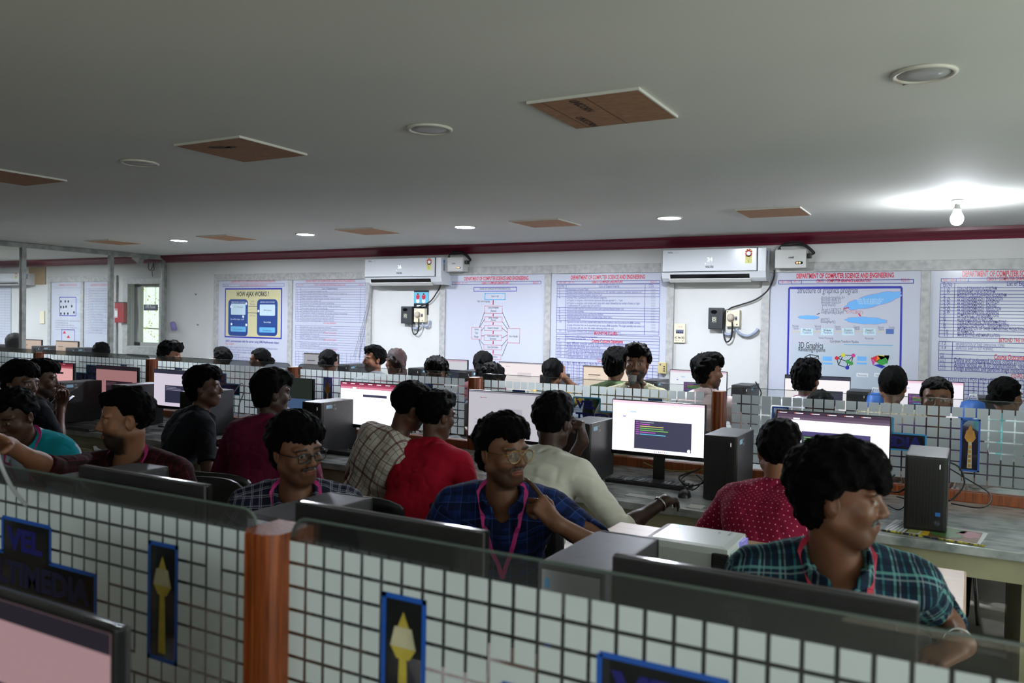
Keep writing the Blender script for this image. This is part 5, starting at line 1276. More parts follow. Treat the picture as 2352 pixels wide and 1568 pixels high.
class Field:
    """signed distance built from blended primitives"""
    FAR = 0.06
    def __init__(s): s.ops = []; s.lo = np.full(3, 1e9); s.hi = np.full(3, -1e9)
    def _grow(s, lo, hi):
        s.lo = np.minimum(s.lo, lo); s.hi = np.maximum(s.hi, hi)
    def cap(s, a, b, ra, rb=None, k=0.01, mode='u', flat=False):
        a = np.array(a, float); b = np.array(b, float); rb = ra if rb is None else rb
        ab = b - a; L2 = max(ab @ ab, 1e-12); L = math.sqrt(L2)
        def f(P):
            t = ((P - a) @ ab) / L2; tc = np.clip(t, 0, 1)
            D = P - a - tc[:, None] * ab
            d = np.sqrt((D * D).sum(1)) - (ra + (rb - ra) * tc)
            if flat: d = np.maximum(d, np.maximum(-t, t - 1) * L)
            return d
        r = max(ra, rb); lo = np.minimum(a, b) - r; hi = np.maximum(a, b) + r
        s.ops.append((mode, f, lo, hi, k)); 
        if mode == 'u': s._grow(lo, hi)
        return s
    def ell(s, c, r, M=None, k=0.01, mode='u', disp=None):
        c = np.array(c, float); r = np.array(r, float)
        M = np.eye(3) if M is None else M            # columns are the axes
        def f(P):
            q = (P - c) @ M
            k0 = np.sqrt(((q / r) ** 2).sum(1)); k1 = np.sqrt(((q / (r * r)) ** 2).sum(1)) + 1e-9
            d = k0 * (k0 - 1) / k1
            if disp is not None: d = d - disp(P)
            return d
        e = np.abs(M) @ r; lo = c - e - (0.02 if disp is not None else 0); hi = c + e + (0.02 if disp is not None else 0)
        s.ops.append((mode, f, lo, hi, k))
        if mode == 'u': s._grow(lo, hi)
        return s
    def fn(s, f, lo, hi, k=0.01, mode='u'):
        s.ops.append((mode, f, np.array(lo, float), np.array(hi, float), k))
        if mode == 'u': s._grow(np.array(lo), np.array(hi))
        return s
    def __call__(s, P):
        d = np.full(len(P), s.FAR)
        for mode, f, lo, hi, k in s.ops:
            mg = s.FAR + k
            m = np.all((P > lo - mg) & (P < hi + mg), axis=1)
            if not m.any(): continue
            v = f(P[m])
            if mode == 'u': d[m] = smin(d[m], v, k)
            elif mode == 's': d[m] = -smin(-d[m], v, k)
            elif mode == 'i': d[m] = -smin(-d[m], -v, k)
            elif mode == 'd': d[m] = d[m] - v
        return d

def polygonise(fn, lo, hi, h):
    """naive surface nets on a narrow band"""
    lo = np.array(lo, float) - 2.5 * h; hi = np.array(hi, float) + 2.5 * h
    B = 4
    n = (np.ceil((hi - lo) / h / B).astype(int)) * B
    nb = n // B
    cb = [lo[i] + (np.arange(nb[i]) + 0.5) * B * h - 0.5 * h for i in range(3)]
    G = np.stack(np.meshgrid(*cb, indexing='ij'), -1).reshape(-1, 3)
    dc = fn(G)
    act = np.abs(dc) < B * h * 1.05 + 0.004
    V = np.repeat(np.repeat(np.repeat(np.where(dc < 0, -1.0, 1.0).astype(np.float32).reshape(nb), B, 0), B, 1), B, 2)
    ai = np.argwhere(act.reshape(nb)) * B
    off = np.stack(np.meshgrid(*[np.arange(B)] * 3, indexing='ij'), -1).reshape(-1, 3)
    idx = (ai[:, None, :] + off[None]).reshape(-1, 3)
    V[idx[:, 0], idx[:, 1], idx[:, 2]] = fn(lo + idx * h)
    V[0] = V[-1] = 1; V[:, 0] = V[:, -1] = 1; V[:, :, 0] = V[:, :, -1] = 1
    Sg = V < 0
    N = np.array(V.shape); st = np.array([N[1] * N[2], N[2], 1])
    ids, pts, quads = [], [], []
    for ax in range(3):
        sl0 = [slice(None)] * 3; sl1 = [slice(None)] * 3
        sl0[ax] = slice(0, -1); sl1[ax] = slice(1, None)
        e = np.argwhere(Sg[tuple(sl0)] != Sg[tuple(sl1)])
        e2 = e.copy(); e2[:, ax] += 1
        v0 = V[e[:, 0], e[:, 1], e[:, 2]]; v1 = V[e2[:, 0], e2[:, 1], e2[:, 2]]
        t = np.clip(v0 / (v0 - v1), 0.02, 0.98)
        p = e.astype(float); p[:, ax] += t
        u, w = (ax + 1) % 3, (ax + 2) % 3
        cells = []
        for du, dw in ((0, 0), (1, 0), (1, 1), (0, 1)):
            c = e.copy(); c[:, u] -= du; c[:, w] -= dw
            cells.append(c @ st)
            ids.append(cells[-1]); pts.append(p)
        q = np.stack(cells, 1); q[v0 > 0] = q[v0 > 0][:, ::-1]
        quads.append(q[:, ::-1])
    ids = np.concatenate(ids); pts = np.concatenate(pts); quads = np.concatenate(quads)
    uq, inv = np.unique(ids, return_inverse=True)
    cnt = np.bincount(inv)
    X = np.stack([np.bincount(inv, pts[:, i]) / cnt for i in range(3)], 1) * h + lo
    Q = np.searchsorted(uq, quads)
    return X, Q

def np_mesh(name, X, Q, mats, parent=None, attrs=None, smooth=True):
    me = bpy.data.meshes.new(name)
    me.vertices.add(len(X)); me.vertices.foreach_set('co', X.astype(np.float32).ravel())
    me.loops.add(len(Q) * 4); me.loops.foreach_set('vertex_index', Q.astype(np.int32).ravel())
    me.polygons.add(len(Q)); me.polygons.foreach_set('loop_start', np.arange(0, len(Q) * 4, 4, dtype=np.int32))
    me.update(calc_edges=True)
    if smooth: me.polygons.foreach_set('use_smooth', np.ones(len(Q), dtype=bool))
    for k, (ty, A) in (attrs or {}).items():
        a = me.attributes.new(k, ty, 'POINT')
        if ty == 'FLOAT_COLOR': a.data.foreach_set('color', A.astype(np.float32).ravel())
        else: a.data.foreach_set('vector', A.astype(np.float32).ravel())
    for m_ in (mats if isinstance(mats, (list, tuple)) else [mats]): me.materials.append(m_)
    me.validate()
    return link(bpy.data.objects.new(name, me), parent)

def az_mat(az, pitch=0.0, roll=0.0):
    """columns: right, forward, up; az 0 looks away from the camera side (+Y), 90 to the left (-X)"""
    a, p, r = math.radians(az), math.radians(pitch), math.radians(roll)
    Rz = np.array([[math.cos(a), -math.sin(a), 0], [math.sin(a), math.cos(a), 0], [0, 0, 1]])
    Rx = np.array([[1, 0, 0], [0, math.cos(p), -math.sin(p)], [0, math.sin(p), math.cos(p)]])
    Ry = np.array([[math.cos(r), 0, math.sin(r)], [0, 1, 0], [-math.sin(r), 0, math.cos(r)]])
    return Rz @ Rx @ Ry

def unit(v):
    v = np.array(v, float); return v / max(np.linalg.norm(v), 1e-9)

def head_field(F, O, M, sc=1.0, fem=0.0, eyes=True):
    """skull, face and ears about head centre O with axes M"""
    def T(x, y, z): return O + M @ (np.array([x, y, z]) * sc)
    def R(*r): return np.array(r) * sc
    F.ell(T(0, -0.012, 0.032), R(0.075, 0.096, 0.084), M, k=0)
    F.ell(T(0, 0.022, -0.03), R(0.062, 0.066, 0.080), M, k=0.02)
    F.ell(T(0, 0.057, -0.092), R(0.029 - 0.004 * fem, 0.028, 0.024), M, k=0.025)
    for s in (-1, 1):
        F.cap(T(s * 0.054, -0.004, -0.055), T(s * 0.022, 0.050, -0.094), 0.018 * sc - 0.003 * fem, 0.018 * sc, k=0.03)
        F.ell(T(s * 0.042, 0.056, -0.026), R(0.024, 0.022, 0.022), M, k=0.022)
        F.ell(T(s * 0.033, 0.070, 0.024), R(0.026, 0.016, 0.010), M, k=0.014)
        F.ell(T(s * 0.032, 0.099, 0.002), R(0.019, 0.016, 0.014), M, k=0.012, mode='s')
        if eyes: F.ell(T(s * 0.032, 0.0725, 0.001), R(0.0145, 0.0135, 0.0125), M, k=0.003)
        if eyes: F.cap(T(s * 0.017, 0.083, 0.0078), T(s * 0.046, 0.0765, 0.0075), 0.0042 * sc, k=0.004)
        if eyes: F.cap(T(s * 0.018, 0.083, -0.0085), T(s * 0.045, 0.0765, -0.008), 0.0030 * sc, k=0.005)
        F.ell(T(s * 0.077, -0.012, -0.010), R(0.009, 0.020, 0.031), M @ az_mat(0, 0, s * 8) @ az_mat(-s * 18), k=0.006)
        F.ell(T(s * 0.086, -0.004, -0.006), R(0.006, 0.010, 0.017), M, k=0.005, mode='s')
        F.ell(T(s * 0.012, 0.092, -0.035), R(0.0075, 0.010, 0.0075), M, k=0.008)
    F.cap(T(0, 0.084, 0.014), T(0, 0.105, -0.028), 0.0062 * sc, 0.0105 * sc, k=0.014)
    F.ell(T(0, 0.079, -0.066), R(0.028, 0.013, 0.018), M, k=0.014)
    F.ell(T(0, 0.0890, -0.0575), R(0.0235, 0.0085, 0.0050), M, k=0.005)
    F.ell(T(0, 0.0875, -0.0685), R(0.0195, 0.0085, 0.0062), M, k=0.005)

def hand_field(F, wr, d, side, palm, curls, spread=1.0, sc=1.0, thumb=(40, 20)):
    """wrist point, pointing direction d, palm normal 'palm' (where the fingers curl to), side +1: thumb on +lateral"""
    d = unit(d); pn = np.array(palm, float); pn = unit(pn - d * (pn @ d)); lat = np.cross(d, pn) * side
    g = lambda a, l, p: wr + (d * a + lat * l + pn * p) * sc
    F.cap(g(-0.01, 0, 0), g(0.03, 0.004, 0), 0.024 * sc, 0.022 * sc, k=0.02)
    for l in (0.028, 0.010, -0.009, -0.026):
        F.cap(g(0.018, l * 0.7, 0.002), g(0.082 - abs(l - 0.01) * 0.25, l, 0), 0.0145 * sc, 0.0115 * sc, k=0.012)
    L = ((0.043, 0.025, 0.020), (0.047, 0.029, 0.021), (0.044, 0.027, 0.020), (0.034, 0.020, 0.018))
    tips = []
    for i, l in enumerate((0.028, 0.009, -0.010, -0.027)):
        p = g(0.086 - abs(l - 0.008) * 0.3, l, 0); dd = unit(d + lat * (l * 5.0 * spread)); a = 0
        c = curls[i]
        for j in range(3):
            a += math.radians(c[j]); q = p + (dd * math.cos(a) + pn * math.sin(a)) * L[i][j] * sc
            F.cap(p, q, (0.0092 - j * 0.0008) * sc, (0.0084 - j * 0.0009) * sc, k=0.004 if j == 0 else 0.002)
            p = q
        tips.append(p)
    p = g(0.022, 0.026, 0.008); td = unit(d * math.cos(math.radians(thumb[0])) + lat * math.sin(math.radians(thumb[0])) + pn * 0.35)
    for j, (l_, r_) in enumerate(((0.042, 0.0125), (0.032, 0.0105), (0.026, 0.0095))):
        q = p + td * l_ * sc; F.cap(p, q, r_ * sc, (r_ - 0.001) * sc, k=0.008 if j == 0 else 0.003); p = q
        a = math.radians(thumb[1]); td = unit(td * math.cos(a) + (pn * 0.6 - lat * 0.8) * math.sin(a))
    return tips

CURL = {'relax': ((25, 30, 20), (30, 35, 25), (35, 40, 25), (40, 40, 25)),
        'flat': ((8, 12, 8), (8, 12, 8), (10, 14, 8), (12, 14, 10)),
        'mouse': ((18, 22, 12), (18, 22, 12), (26, 30, 16), (30, 34, 20)),
        'point': ((4, 10, 8), (62, 78, 40), (70, 80, 45), (74, 80, 45)),
        'grip': ((45, 55, 30), (50, 58, 30), (55, 60, 32), (58, 62, 34)),
        'fist': ((75, 85, 50), (78, 88, 50), (80, 88, 50), (80, 88, 50))}

def ik(sh, wr, hint, la=0.285, lb=0.255):
    sh, wr = np.array(sh, float), np.array(wr, float); D = wr - sh; L = np.linalg.norm(D)
    if L > (la + lb) * 0.985: wr = sh + D / L * (la + lb) * 0.985; D = wr - sh; L = np.linalg.norm(D)
    x = (la * la - lb * lb + L * L) / (2 * L); y = math.sqrt(max(la * la - x * x, 0)); dn = D / L
    hn = np.array(hint, float); hn = unit(hn - dn * (hn @ dn))
    return sh + dn * x + hn * y, wr

def cloth_mat(name, base, rough=0.85, bands=None, dots=None, sheen=0.3):
    """woven cloth; bands = list of (axis, period, offset, width, colour, strength)"""
    if name in MATS: return MATS[name]
    m = mat(name, base, rough, spec=0.2)
    nt = m.node_tree; b = nt.nodes['Principled BSDF']
    b.inputs['Sheen Weight'].default_value = 0.0
    a = nt.nodes.new('ShaderNodeAttribute'); a.attribute_name = 'cloth'
    sp = nt.nodes.new('ShaderNodeSeparateXYZ'); nt.links.new(a.outputs['Vector'], sp.inputs[0])
    def math_(op, x, y=None):
        n = nt.nodes.new('ShaderNodeMath'); n.operation = op
        for i, v in enumerate((x, y)):
            if v is None: continue
            if isinstance(v, (int, float)): n.inputs[i].default_value = v
            else: nt.links.new(v, n.inputs[i])
        return n.outputs[0]
    rgb = nt.nodes.new('ShaderNodeRGB'); rgb.outputs[0].default_value = S(base); cur = rgb.outputs[0]
    for (ax, per, off, wd, colr, stg) in (bands or []):
        c = sp.outputs[ax]
        fr = math_('FRACT', math_('ADD', math_('DIVIDE', c, per), off + 100.0))
        ls = math_('LESS_THAN', fr, wd)
        fac = math_('MULTIPLY', ls, stg)
        mx = nt.nodes.new('ShaderNodeMix'); mx.data_type = 'RGBA'
        nt.links.new(fac, mx.inputs[0]); nt.links.new(cur, mx.inputs[6]); mx.inputs[7].default_value = S(colr); cur = mx.outputs[2]
    if dots:
        per, rad, colr = dots
        u = math_('DIVIDE', sp.outputs[0], per); v = math_('DIVIDE', sp.outputs[1], per)
        row = math_('FLOOR', v); sh = math_('MULTIPLY', math_('FRACT', math_('MULTIPLY', row, 0.5)), 1.0)
        fu = math_('SUBTRACT', math_('FRACT', math_('ADD', math_('ADD', u, sh), 100.0)), 0.5); fv = math_('SUBTRACT', math_('FRACT', math_('ADD', v, 100.0)), 0.5)
        d2 = math_('ADD', math_('MULTIPLY', fu, fu), math_('MULTIPLY', fv, fv)); ls = math_('LESS_THAN', d2, rad * rad)
        mx = nt.nodes.new('ShaderNodeMix'); mx.data_type = 'RGBA'
        nt.links.new(ls, mx.inputs[0]); nt.links.new(cur, mx.inputs[6]); mx.inputs[7].default_value = S(colr); cur = mx.outputs[2]
    nt.links.new(cur, b.inputs['Base Color'])
    return m

skin_mat = mat('skin', 120, 0.48, spec=0.4, vcol='tint')
hair_mat = mat('hair', (5, 5, 5), 0.55, spec=0.06, bump=(420, 0.8))
eyeglass_lens = glass('spectacle_lens', (0.93, 0.95, 0.94), 0.02, 1.6)

def person(label, head, face=180, torso=None, pitch=0, roll=0, skin=(120, 82, 62), beard=0.0, mous=0.0,
           hair='short', shirt=None, trousers=None, sleeve='short', arms=None, res=0.0055, back=0.0, lean=None,
           specs=None, lanyard=None, group=None, fem=0.0, fat=0.0, collar=True, hairmat=None, watch=None, seat=True, dupatta=None, gaze=(0, 0),
           spine=0.50, HS=0.95, sh_drop=0.0, neck_shift=(0, 0), neck_up=0.0, hair_amp=1.0, chair=True, girth=1.0, teeth=False):
    torso = face if torso is None else torso
    res = res * QF
    head = np.array(head, float)
    MH = az_mat(face, pitch, roll); MT = az_mat(torso)
    # neck base: below and behind the head centre
    nb = head + MT @ np.array([neck_shift[0], -0.030 + neck_shift[1], -0.168 + neck_up])
    pz = 0.555 if seat else 0.95
    dz = min(max(nb[2] - pz, 0.30), spine)
    hz = math.sqrt(max(spine * spine - dz * dz, 0.0004))
    ld = MT @ np.array(lean if lean is not None else (0.0, 1.0, 0.0)); ld = unit(ld)
    pel = nb - ld * hz; pel[2] = nb[2] - dz
    sx = unit(nb - pel); rt = unit(MT[:, 0] - sx * (MT[:, 0] @ sx)); fw = np.cross(sx, rt)
    MB_ = np.stack([rt, fw, sx], 1)                     # torso axes
    def TB(x, y, z): return pel + MB_ @ np.array([x, y, z])
    L = spine
    gw = girth
    shl = {s: TB(s * 0.168 * gw, 0.0, L - 0.055 - sh_drop) for s in (-1, 1)}
    # ---- arms
    arms = arms or {}
    AR = {}
    for s in (-1, 1):
        a = arms.get(s, {})
        wr = np.array(a['wrist'], float) if 'wrist' in a else pel + MT @ np.array([s * 0.17, 0.40, 0.23])
        hint = MT @ np.array(a.get('hint', (s * 0.6, -0.3, -1.0)))
        el, wr = ik(shl[s], wr, hint)
        AR[s] = (el, wr, a)
    F = Field()
    def torso_prims(Fd, o, kk=0.03):
        Fd.ell(TB(0, 0.005 * gw, L * 0.70), (0.150 * gw + o, (0.100 + 0.02 * fat) * gw + o, 0.165 + o), MB_, k=kk)
        Fd.ell(TB(0, 0.012 + 0.02 * fat, L * 0.30), ((0.135 + 0.03 * fat) * gw + o, (0.100 + 0.05 * fat) * gw + o, 0.165 + o), MB_, k=kk)
        Fd.ell(TB(0, 0.0, 0.0), (0.165 * gw + o, 0.125 * gw + o, 0.105 + o), MB_, k=kk)
        Fd.cap(TB(-0.120 * gw, -0.012, L - 0.07 - sh_drop), TB(0.120 * gw, -0.012, L - 0.07 - sh_drop), 0.066 + o, k=kk)
        for s in (-1, 1):
            Fd.cap(TB(s * 0.02, -0.022, L + 0.005), TB(s * 0.145 * gw, -0.012, L - 0.052 - sh_drop), 0.042 + o, 0.048 + o, k=kk)
            Fd.ell(TB(s * 0.075, -0.055, L * 0.76), (0.075 * gw + o, 0.044 + o, 0.11 + o), MB_, k=kk)
            if fem: Fd.ell(TB(s * 0.065, 0.085, L * 0.66), (0.055 + o, 0.05 + o, 0.055 + o), MB_, k=kk)
    torso_prims(F, -0.006)
    neck_top = head + MH @ (np.array([0, -0.016, -0.058]) * HS)
    nk = nb + MB_ @ np.array([0, 0.014, 0.0])
    nr = 0.047 - 0.007 * fem + 0.006 * fat
    F.cap(nk, neck_top, nr + 0.004, nr, k=0.03)
    hand_boxes = []
    for s in (-1, 1):
        el, wr, a = AR[s]
        F.cap(shl[s], el, 0.046 * gw, 0.037, k=0.02)
        F.cap(el, wr, 0.037, 0.025, k=0.012)
        F.ell(el + (wr - el) * 0.25, (0.036, 0.04, 0.07), np.stack([unit(np.cross(wr - el, (0.3, 0.2, 0.9))), unit(np.cross(wr - el, np.cross(wr - el, (0.3, 0.2, 0.9)))), unit(wr - el)], 1), k=0.02)
        hd = np.array(a.get('dir', None) if a.get('dir') is not None else (wr - el), float)
        if a.get('hand', 'relax') != 'none':
            palm = np.array(a.get('palm', (0, 0, -1)), float)
            hand_field(F, wr, hd, a.get('thumb_side', s), palm, CURL[a.get('hand', 'relax')], thumb=a.get('thumb', (40, 20)), sc=a.get('hsc', 1.0))
            hand_boxes.append((wr + unit(hd) * 0.08, 0.135))
    head_field(F, head, MH, sc=HS, fem=fem)
    # ---- body mesh: head (fine), hands (fine), rest
    fine = res * 0.62 if res < 0.006 * QF + 1e-9 else res * 0.8
    lo = np.minimum(F.lo, F.hi); hi = F.hi.copy()
    lo[2] = pel[2] - 0.02
    X, Q = polygonise(F, lo, hi, fine)
    # tint
    q = (X - head) @ MH / HS
    sk = np.array(S(skin)[:3]); col = np.tile(sk, (len(X), 1))
    nz = 1 + 0.10 * vnoise(X, 22.0)
    col *= nz[:, None]
    inh = (np.abs(q) < 0.16).all(1)
    ax = np.abs(q[:, 0]); y = q[:, 1]; z = q[:, 2]
    def mix(mask, c, t):
        t = (t * mask)[:, None] if np.ndim(t) else t * mask[:, None]
        col[:] = col * (1 - t) + np.array(c) * t
    low = inh & (y > 0.005) & (z < -0.030 - 0.35 * np.maximum(0, 0.09 - y) * 0 - 0.0) & (z > -0.125)
    bz = np.clip((-0.034 - (0.085 - y) * 0.25 - z) / 0.02, 0, 1) * np.clip((y - 0.0) / 0.02, 0, 1)
    side = np.clip((0.02 - y) / 0.03, 0, 1)
    jaw = inh & (z > -0.14)
    bt = np.clip(np.maximum(bz, 0) * (ax < 0.075), 0, 1)
    lipd = (q[:, 0] / 0.027) ** 2 + ((z + 0.063) / 0.013) ** 2
    bt = bt * (lipd > 1)
    if beard: mix(jaw.astype(float), (0.008, 0.006, 0.006), np.clip(bt * beard * 1.25, 0, .95))
    mo = inh & (y > 0.07) & (np.abs(z + 0.0475 + ax * 0.12) < 0.0065) & (ax < 0.033)
    if mous: mix(mo.astype(float), (0.008, 0.006, 0.006), mous)
    lip = inh & (y > 0.07) & (((q[:, 0] / 0.0255) ** 2 + ((z + 0.063) / 0.0115) ** 2) < 1)
    mix(lip.astype(float), sk * np.array([0.85, 0.55, 0.55]), 0.8)
    if teeth: mix((inh & (y > 0.07) & (((q[:, 0] / 0.018) ** 2 + ((z + 0.063) / 0.0045) ** 2) < 1)).astype(float), (0.5, 0.5, 0.45), 1.0)
    br = inh & (y > 0.045) & (ax > 0.012) & (ax < 0.054) & (np.abs(z - (0.0245 - 9.0 * (ax - 0.032) ** 2)) < 0.0050)
    mix(br.astype(float), (0.01, 0.008, 0.008), 0.9)
    for s in (-1, 1):
        ec = np.array([s * 0.032, 0.0725, 0.001]); e = (q - ec)
        wm = inh & (y > 0.074) & (np.abs(e[:, 0]) < 0.0135) & (np.abs(e[:, 2]) < 0.0054 * np.sqrt(np.clip(1 - (e[:, 0] / 0.0145) ** 2, 0, 1)) + 0.0008)
        mix(wm.astype(float), (0.30, 0.27, 0.25), 1.0)
        g = np.array([math.sin(math.radians(gaze[0])), math.cos(math.radians(gaze[0])), math.sin(math.radians(gaze[1]))])
        im = wm & (np.sqrt((e[:, 0] - g[0] * 0.0135) ** 2 + (e[:, 2] - g[2] * 0.0135) ** 2) < 0.0062)
        mix(im.astype(float), (0.012, 0.007, 0.005), 1.0)
    rgba = np.concatenate([col, np.ones((len(col), 1))], 1)
    base = np.array([pel[0], pel[1], 0.0])
    root = thing('person', label, 'person', tuple(base), 0, group)
    np_mesh('body', X - base, Q, skin_mat, root, {'tint': ('FLOAT_COLOR', rgba)})
    # ---- hair
    H = Field()
    def TH(x, y, z): return head + MH @ (np.array([x, y, z]) * HS)
    def HE(c, r, M_, **kw): H.ell(c, tuple(v * HS for v in r), M_, **kw)
    ha = hair_amp
    def disp(P):
        qq = (P - head) @ MH / HS
        st = qq * np.array([1.0, 0.45, 0.45])
        return 0.010 * ha * vnoise(qq + label.__len__() * 0.13, 42.0) + 0.011 * ha * vnoise(st, 105.0) + 0.0045 * vnoise(qq * np.array([1.0, 0.35, 0.6]), 230.0)
    hn = 'hair'
    def HB(t, dz=0.0, dy=0.0): HE(TH(0, -0.014 + dy, 0.036 + dz), (0.0765 + t, 0.098 + t, 0.086 + t), MH, k=0)
    if hair == 'short':
        HB(0.012); HE(TH(0, 0.02, 0.095), (0.062, 0.078, 0.042), MH, k=0.02)
    elif hair == 'fade':
        HB(0.007); HE(TH(0, 0.0, 0.092), (0.066, 0.088, 0.040), MH, k=0.015)
    elif hair == 'full':
        HB(0.018, 0.004); HE(TH(0.01, 0.035, 0.092), (0.072, 0.070, 0.045), MH, k=0.02)
        HE(TH(0.02, 0.075, 0.078), (0.052, 0.028, 0.024), MH, k=0.015)
    elif hair == 'wavy':
        HB(0.022, 0.006); HE(TH(0.012, 0.045, 0.100), (0.070, 0.062, 0.045), MH, k=0.02)
        HE(TH(0.038, 0.078, 0.072), (0.034, 0.024, 0.028), MH, k=0.012)
        HE(TH(-0.035, 0.075, 0.085), (0.036, 0.026, 0.026), MH, k=0.012)
    elif hair == 'mop':                 # thick hair falling over the forehead
        HB(0.024, 0.006); HE(TH(0.0, 0.055, 0.088), (0.076, 0.052, 0.046), MH, k=0.02)
        HE(TH(0.03, 0.088, 0.056), (0.042, 0.020, 0.026), MH, k=0.012)
        HE(TH(-0.028, 0.092, 0.054), (0.036, 0.018, 0.022), MH, k=0.012)
    elif hair in ('bun', 'pony', 'braid'):
        HB(0.009)
    if hair in ('full', 'wavy', 'mop'): HE(TH(0, -0.052, -0.035), (0.068, 0.052, 0.058), MH, k=0.03)
    # keep the face and ears free
    hl = {'short': 0.062, 'fade': 0.062, 'full': 0.056, 'wavy': 0.052, 'mop': 0.032}.get(hair, 0.066)
    def face_cut(P):
        qq = (P - head) @ MH / HS; yy = qq[:, 1]; zz = qq[:, 2]; xx = np.abs(qq[:, 0])
        a = np.maximum(zz - hl - 0.15 * (xx - 0.04) + 0.008 * vnoise(qq, 120.0) + 0.020 * vnoise(qq, 34.0) + (0.026 if hair != 'fade' else 0.006) * vnoise(qq * np.array([1.0, 0.5, 0.25]) + face * 0.01, 95.0), -(yy + 0.004 - 0.62 * np.clip(zz, -0.03, 0.075)))
        nape = -0.088 if hair in ('full', 'wavy', 'mop', 'bun', 'pony', 'braid') else -0.055
        side_z = 0.004 if hair != 'fade' else 0.022
        b = np.maximum(zz - side_z, -(yy + 0.028))
        c = zz - nape + 0.3 * np.maximum(yy + 0.05, 0)
        return np.minimum(np.minimum(a, b), c)
    H.fn(face_cut, head - 0.2, head + 0.2, k=0.010, mode='s')
    if hair == 'bun':
        HE(TH(0, -0.128, -0.004), (0.040, 0.034, 0.036), MH, k=0.015)
    if hair in ('pony', 'braid'):
        HE(TH(0, -0.115, -0.010), (0.030, 0.026, 0.030), MH, k=0.02)
        pts = [TH(0, -0.125, -0.03), TH(0, -0.135, -0.10), nb + MB_ @ np.array([0, -0.105, -0.02]), nb + MB_ @ np.array([0.0, -0.120, -0.20])]
        for i in range(3): H.cap(pts[i], pts[i + 1], (0.024, 0.028, 0.026)[i], (0.028, 0.026, 0.012)[i], k=0.012)
    H.fn(disp, H.lo - 0.02, H.hi + 0.02, mode='d')
    hf = lambda P: H(P)
    X, Q = polygonise(hf, H.lo - 0.012, H.hi + 0.012, fine)
    if len(X): np_mesh('hair', X - base, Q, hairmat or hair_mat, root)
    # ---- shirt
    C = Field(); o = 0.011
    torso_prims(C, o, 0.035)
    sl = {}
    for s in (-1, 1):
        el, wr, a = AR[s]
        slv = a.get('sleeve', sleeve)
        if slv == 'long':
            C.cap(shl[s], el, 0.060 * gw, 0.050, k=0.03); C.cap(el, el + (wr - el) * 0.93, 0.050, 0.036, k=0.012, flat=False)
        elif slv == 'rolled':
            C.cap(shl[s], el, 0.060 * gw, 0.052, k=0.03); C.cap(el, el + (wr - el) * 0.16, 0.053, 0.050, k=0.006)
        else:
            e2 = shl[s] + (el - shl[s]) * (0.80 if slv == 'half' else 0.72)
            C.cap(shl[s], e2, 0.058 * gw, 0.056, k=0.03)
    # flat sleeve ends
    def ends(P):
        d = np.full(len(P), 1.0)
        for s in (-1, 1):
            el, wr, a = AR[s]; slv = a.get('sleeve', sleeve)
            if slv == 'long': p, n_ = el + (wr - el) * 0.90, unit(wr - el)
            elif slv == 'rolled': p, n_ = el + (wr - el) * 0.20, unit(wr - el)
            else: p, n_ = shl[s] + (el - shl[s]) * (0.82 if slv == 'half' else 0.74), unit(el - shl[s])
            v = P - p; t = v @ n_; rr = np.sqrt(np.maximum((v * v).sum(1) - t * t, 0))
            d = np.minimum(d, np.maximum(np.maximum(-t, rr - 0.075), t - 0.10))
        return d
    C.fn(ends, C.lo - 0.1, C.hi + 0.1, k=0.004, mode='s')
    def wrinkle(P):
        qq = (P - pel) @ MB_
        w = 0.0075 * vnoise(qq * np.array([1, 1, 2.2]) + len(label) * 0.31, 11.0) + 0.0050 * vnoise(qq * np.array([1.6, 1.0, 1.0]), 24.0)
        rid = np.abs(vnoise(qq * np.array([1.0, 1.0, 2.0]) + 3.1, 13.0)); w = w - 0.0035 * np.exp(-(rid / 0.07) ** 2)
        return w
    C.fn(wrinkle, C.lo - 0.1, C.hi + 0.1, mode='d')
    na = nk; nd = unit(unit(neck_top - nk) * 0.6 + sx * 0.4)
    if collar:
        cr = nr + 0.011
        def col_f(P):
            v = P - (na + nd * 0.004); t = v @ nd; rad = v - t[:, None] * nd; rr = np.sqrt((rad * rad).sum(1))
            fr = (rad @ fw) / np.maximum(rr, 1e-6)
            wall = np.abs(rr - (cr + 0.012 - 0.10 * np.abs(t - 0.02) * (t > 0.02) + 0.012 * np.clip(fr, 0, 1))) - 0.0048
            top = 0.042 - 0.028 * np.clip(fr, 0, 1)
            d = np.maximum(wall, np.maximum(t - top, -t - 0.02))
            gap = np.abs(rad @ rt) - (0.010 + 0.5 * np.clip(0.03 + t, 0, 1)); gap = np.where(fr > 0.2, gap, 1)
            return np.maximum(d, -gap)
        C.fn(col_f, na - 0.12, na + 0.12, k=0.006)
    C.cap(na - nd * 0.035, na + nd * 0.14, nr + 0.010, nr + 0.012, k=0.006, mode='s')
    thr = nb + MB_ @ np.array([0, 0.085, -0.020]); 
    C.cap(thr + MB_ @ np.array([0, 0.0, 0.030]), thr + MB_ @ np.array([0, 0.045, -0.060]), 0.026 if collar else 0.024, 0.003, k=0.006, mode='s')
    if collar:      # collar leaves
        for s in (-1, 1):
            a0 = nb + MB_ @ np.array([s * 0.062, 0.040, 0.010]); a1 = nb + MB_ @ np.array([s * 0.050, 0.098, -0.030]); a2 = nb + MB_ @ np.array([s * 0.082, 0.085, -0.048])
            C.cap(a0, a1, 0.013, 0.008, k=0.008); C.cap(a0, a2, 0.013, 0.006, k=0.010)
    lo = C.lo - 0.01; hi = C.hi + 0.01
    X, Q = polygonise(C, lo, hi, res)
    qb = (X - pel) @ MB_
    uv = np.zeros((len(X), 3)); uv[:, 0] = np.where(np.abs(qb[:, 1]) > 0, qb[:, 0], qb[:, 0]); uv[:, 1] = qb[:, 2]
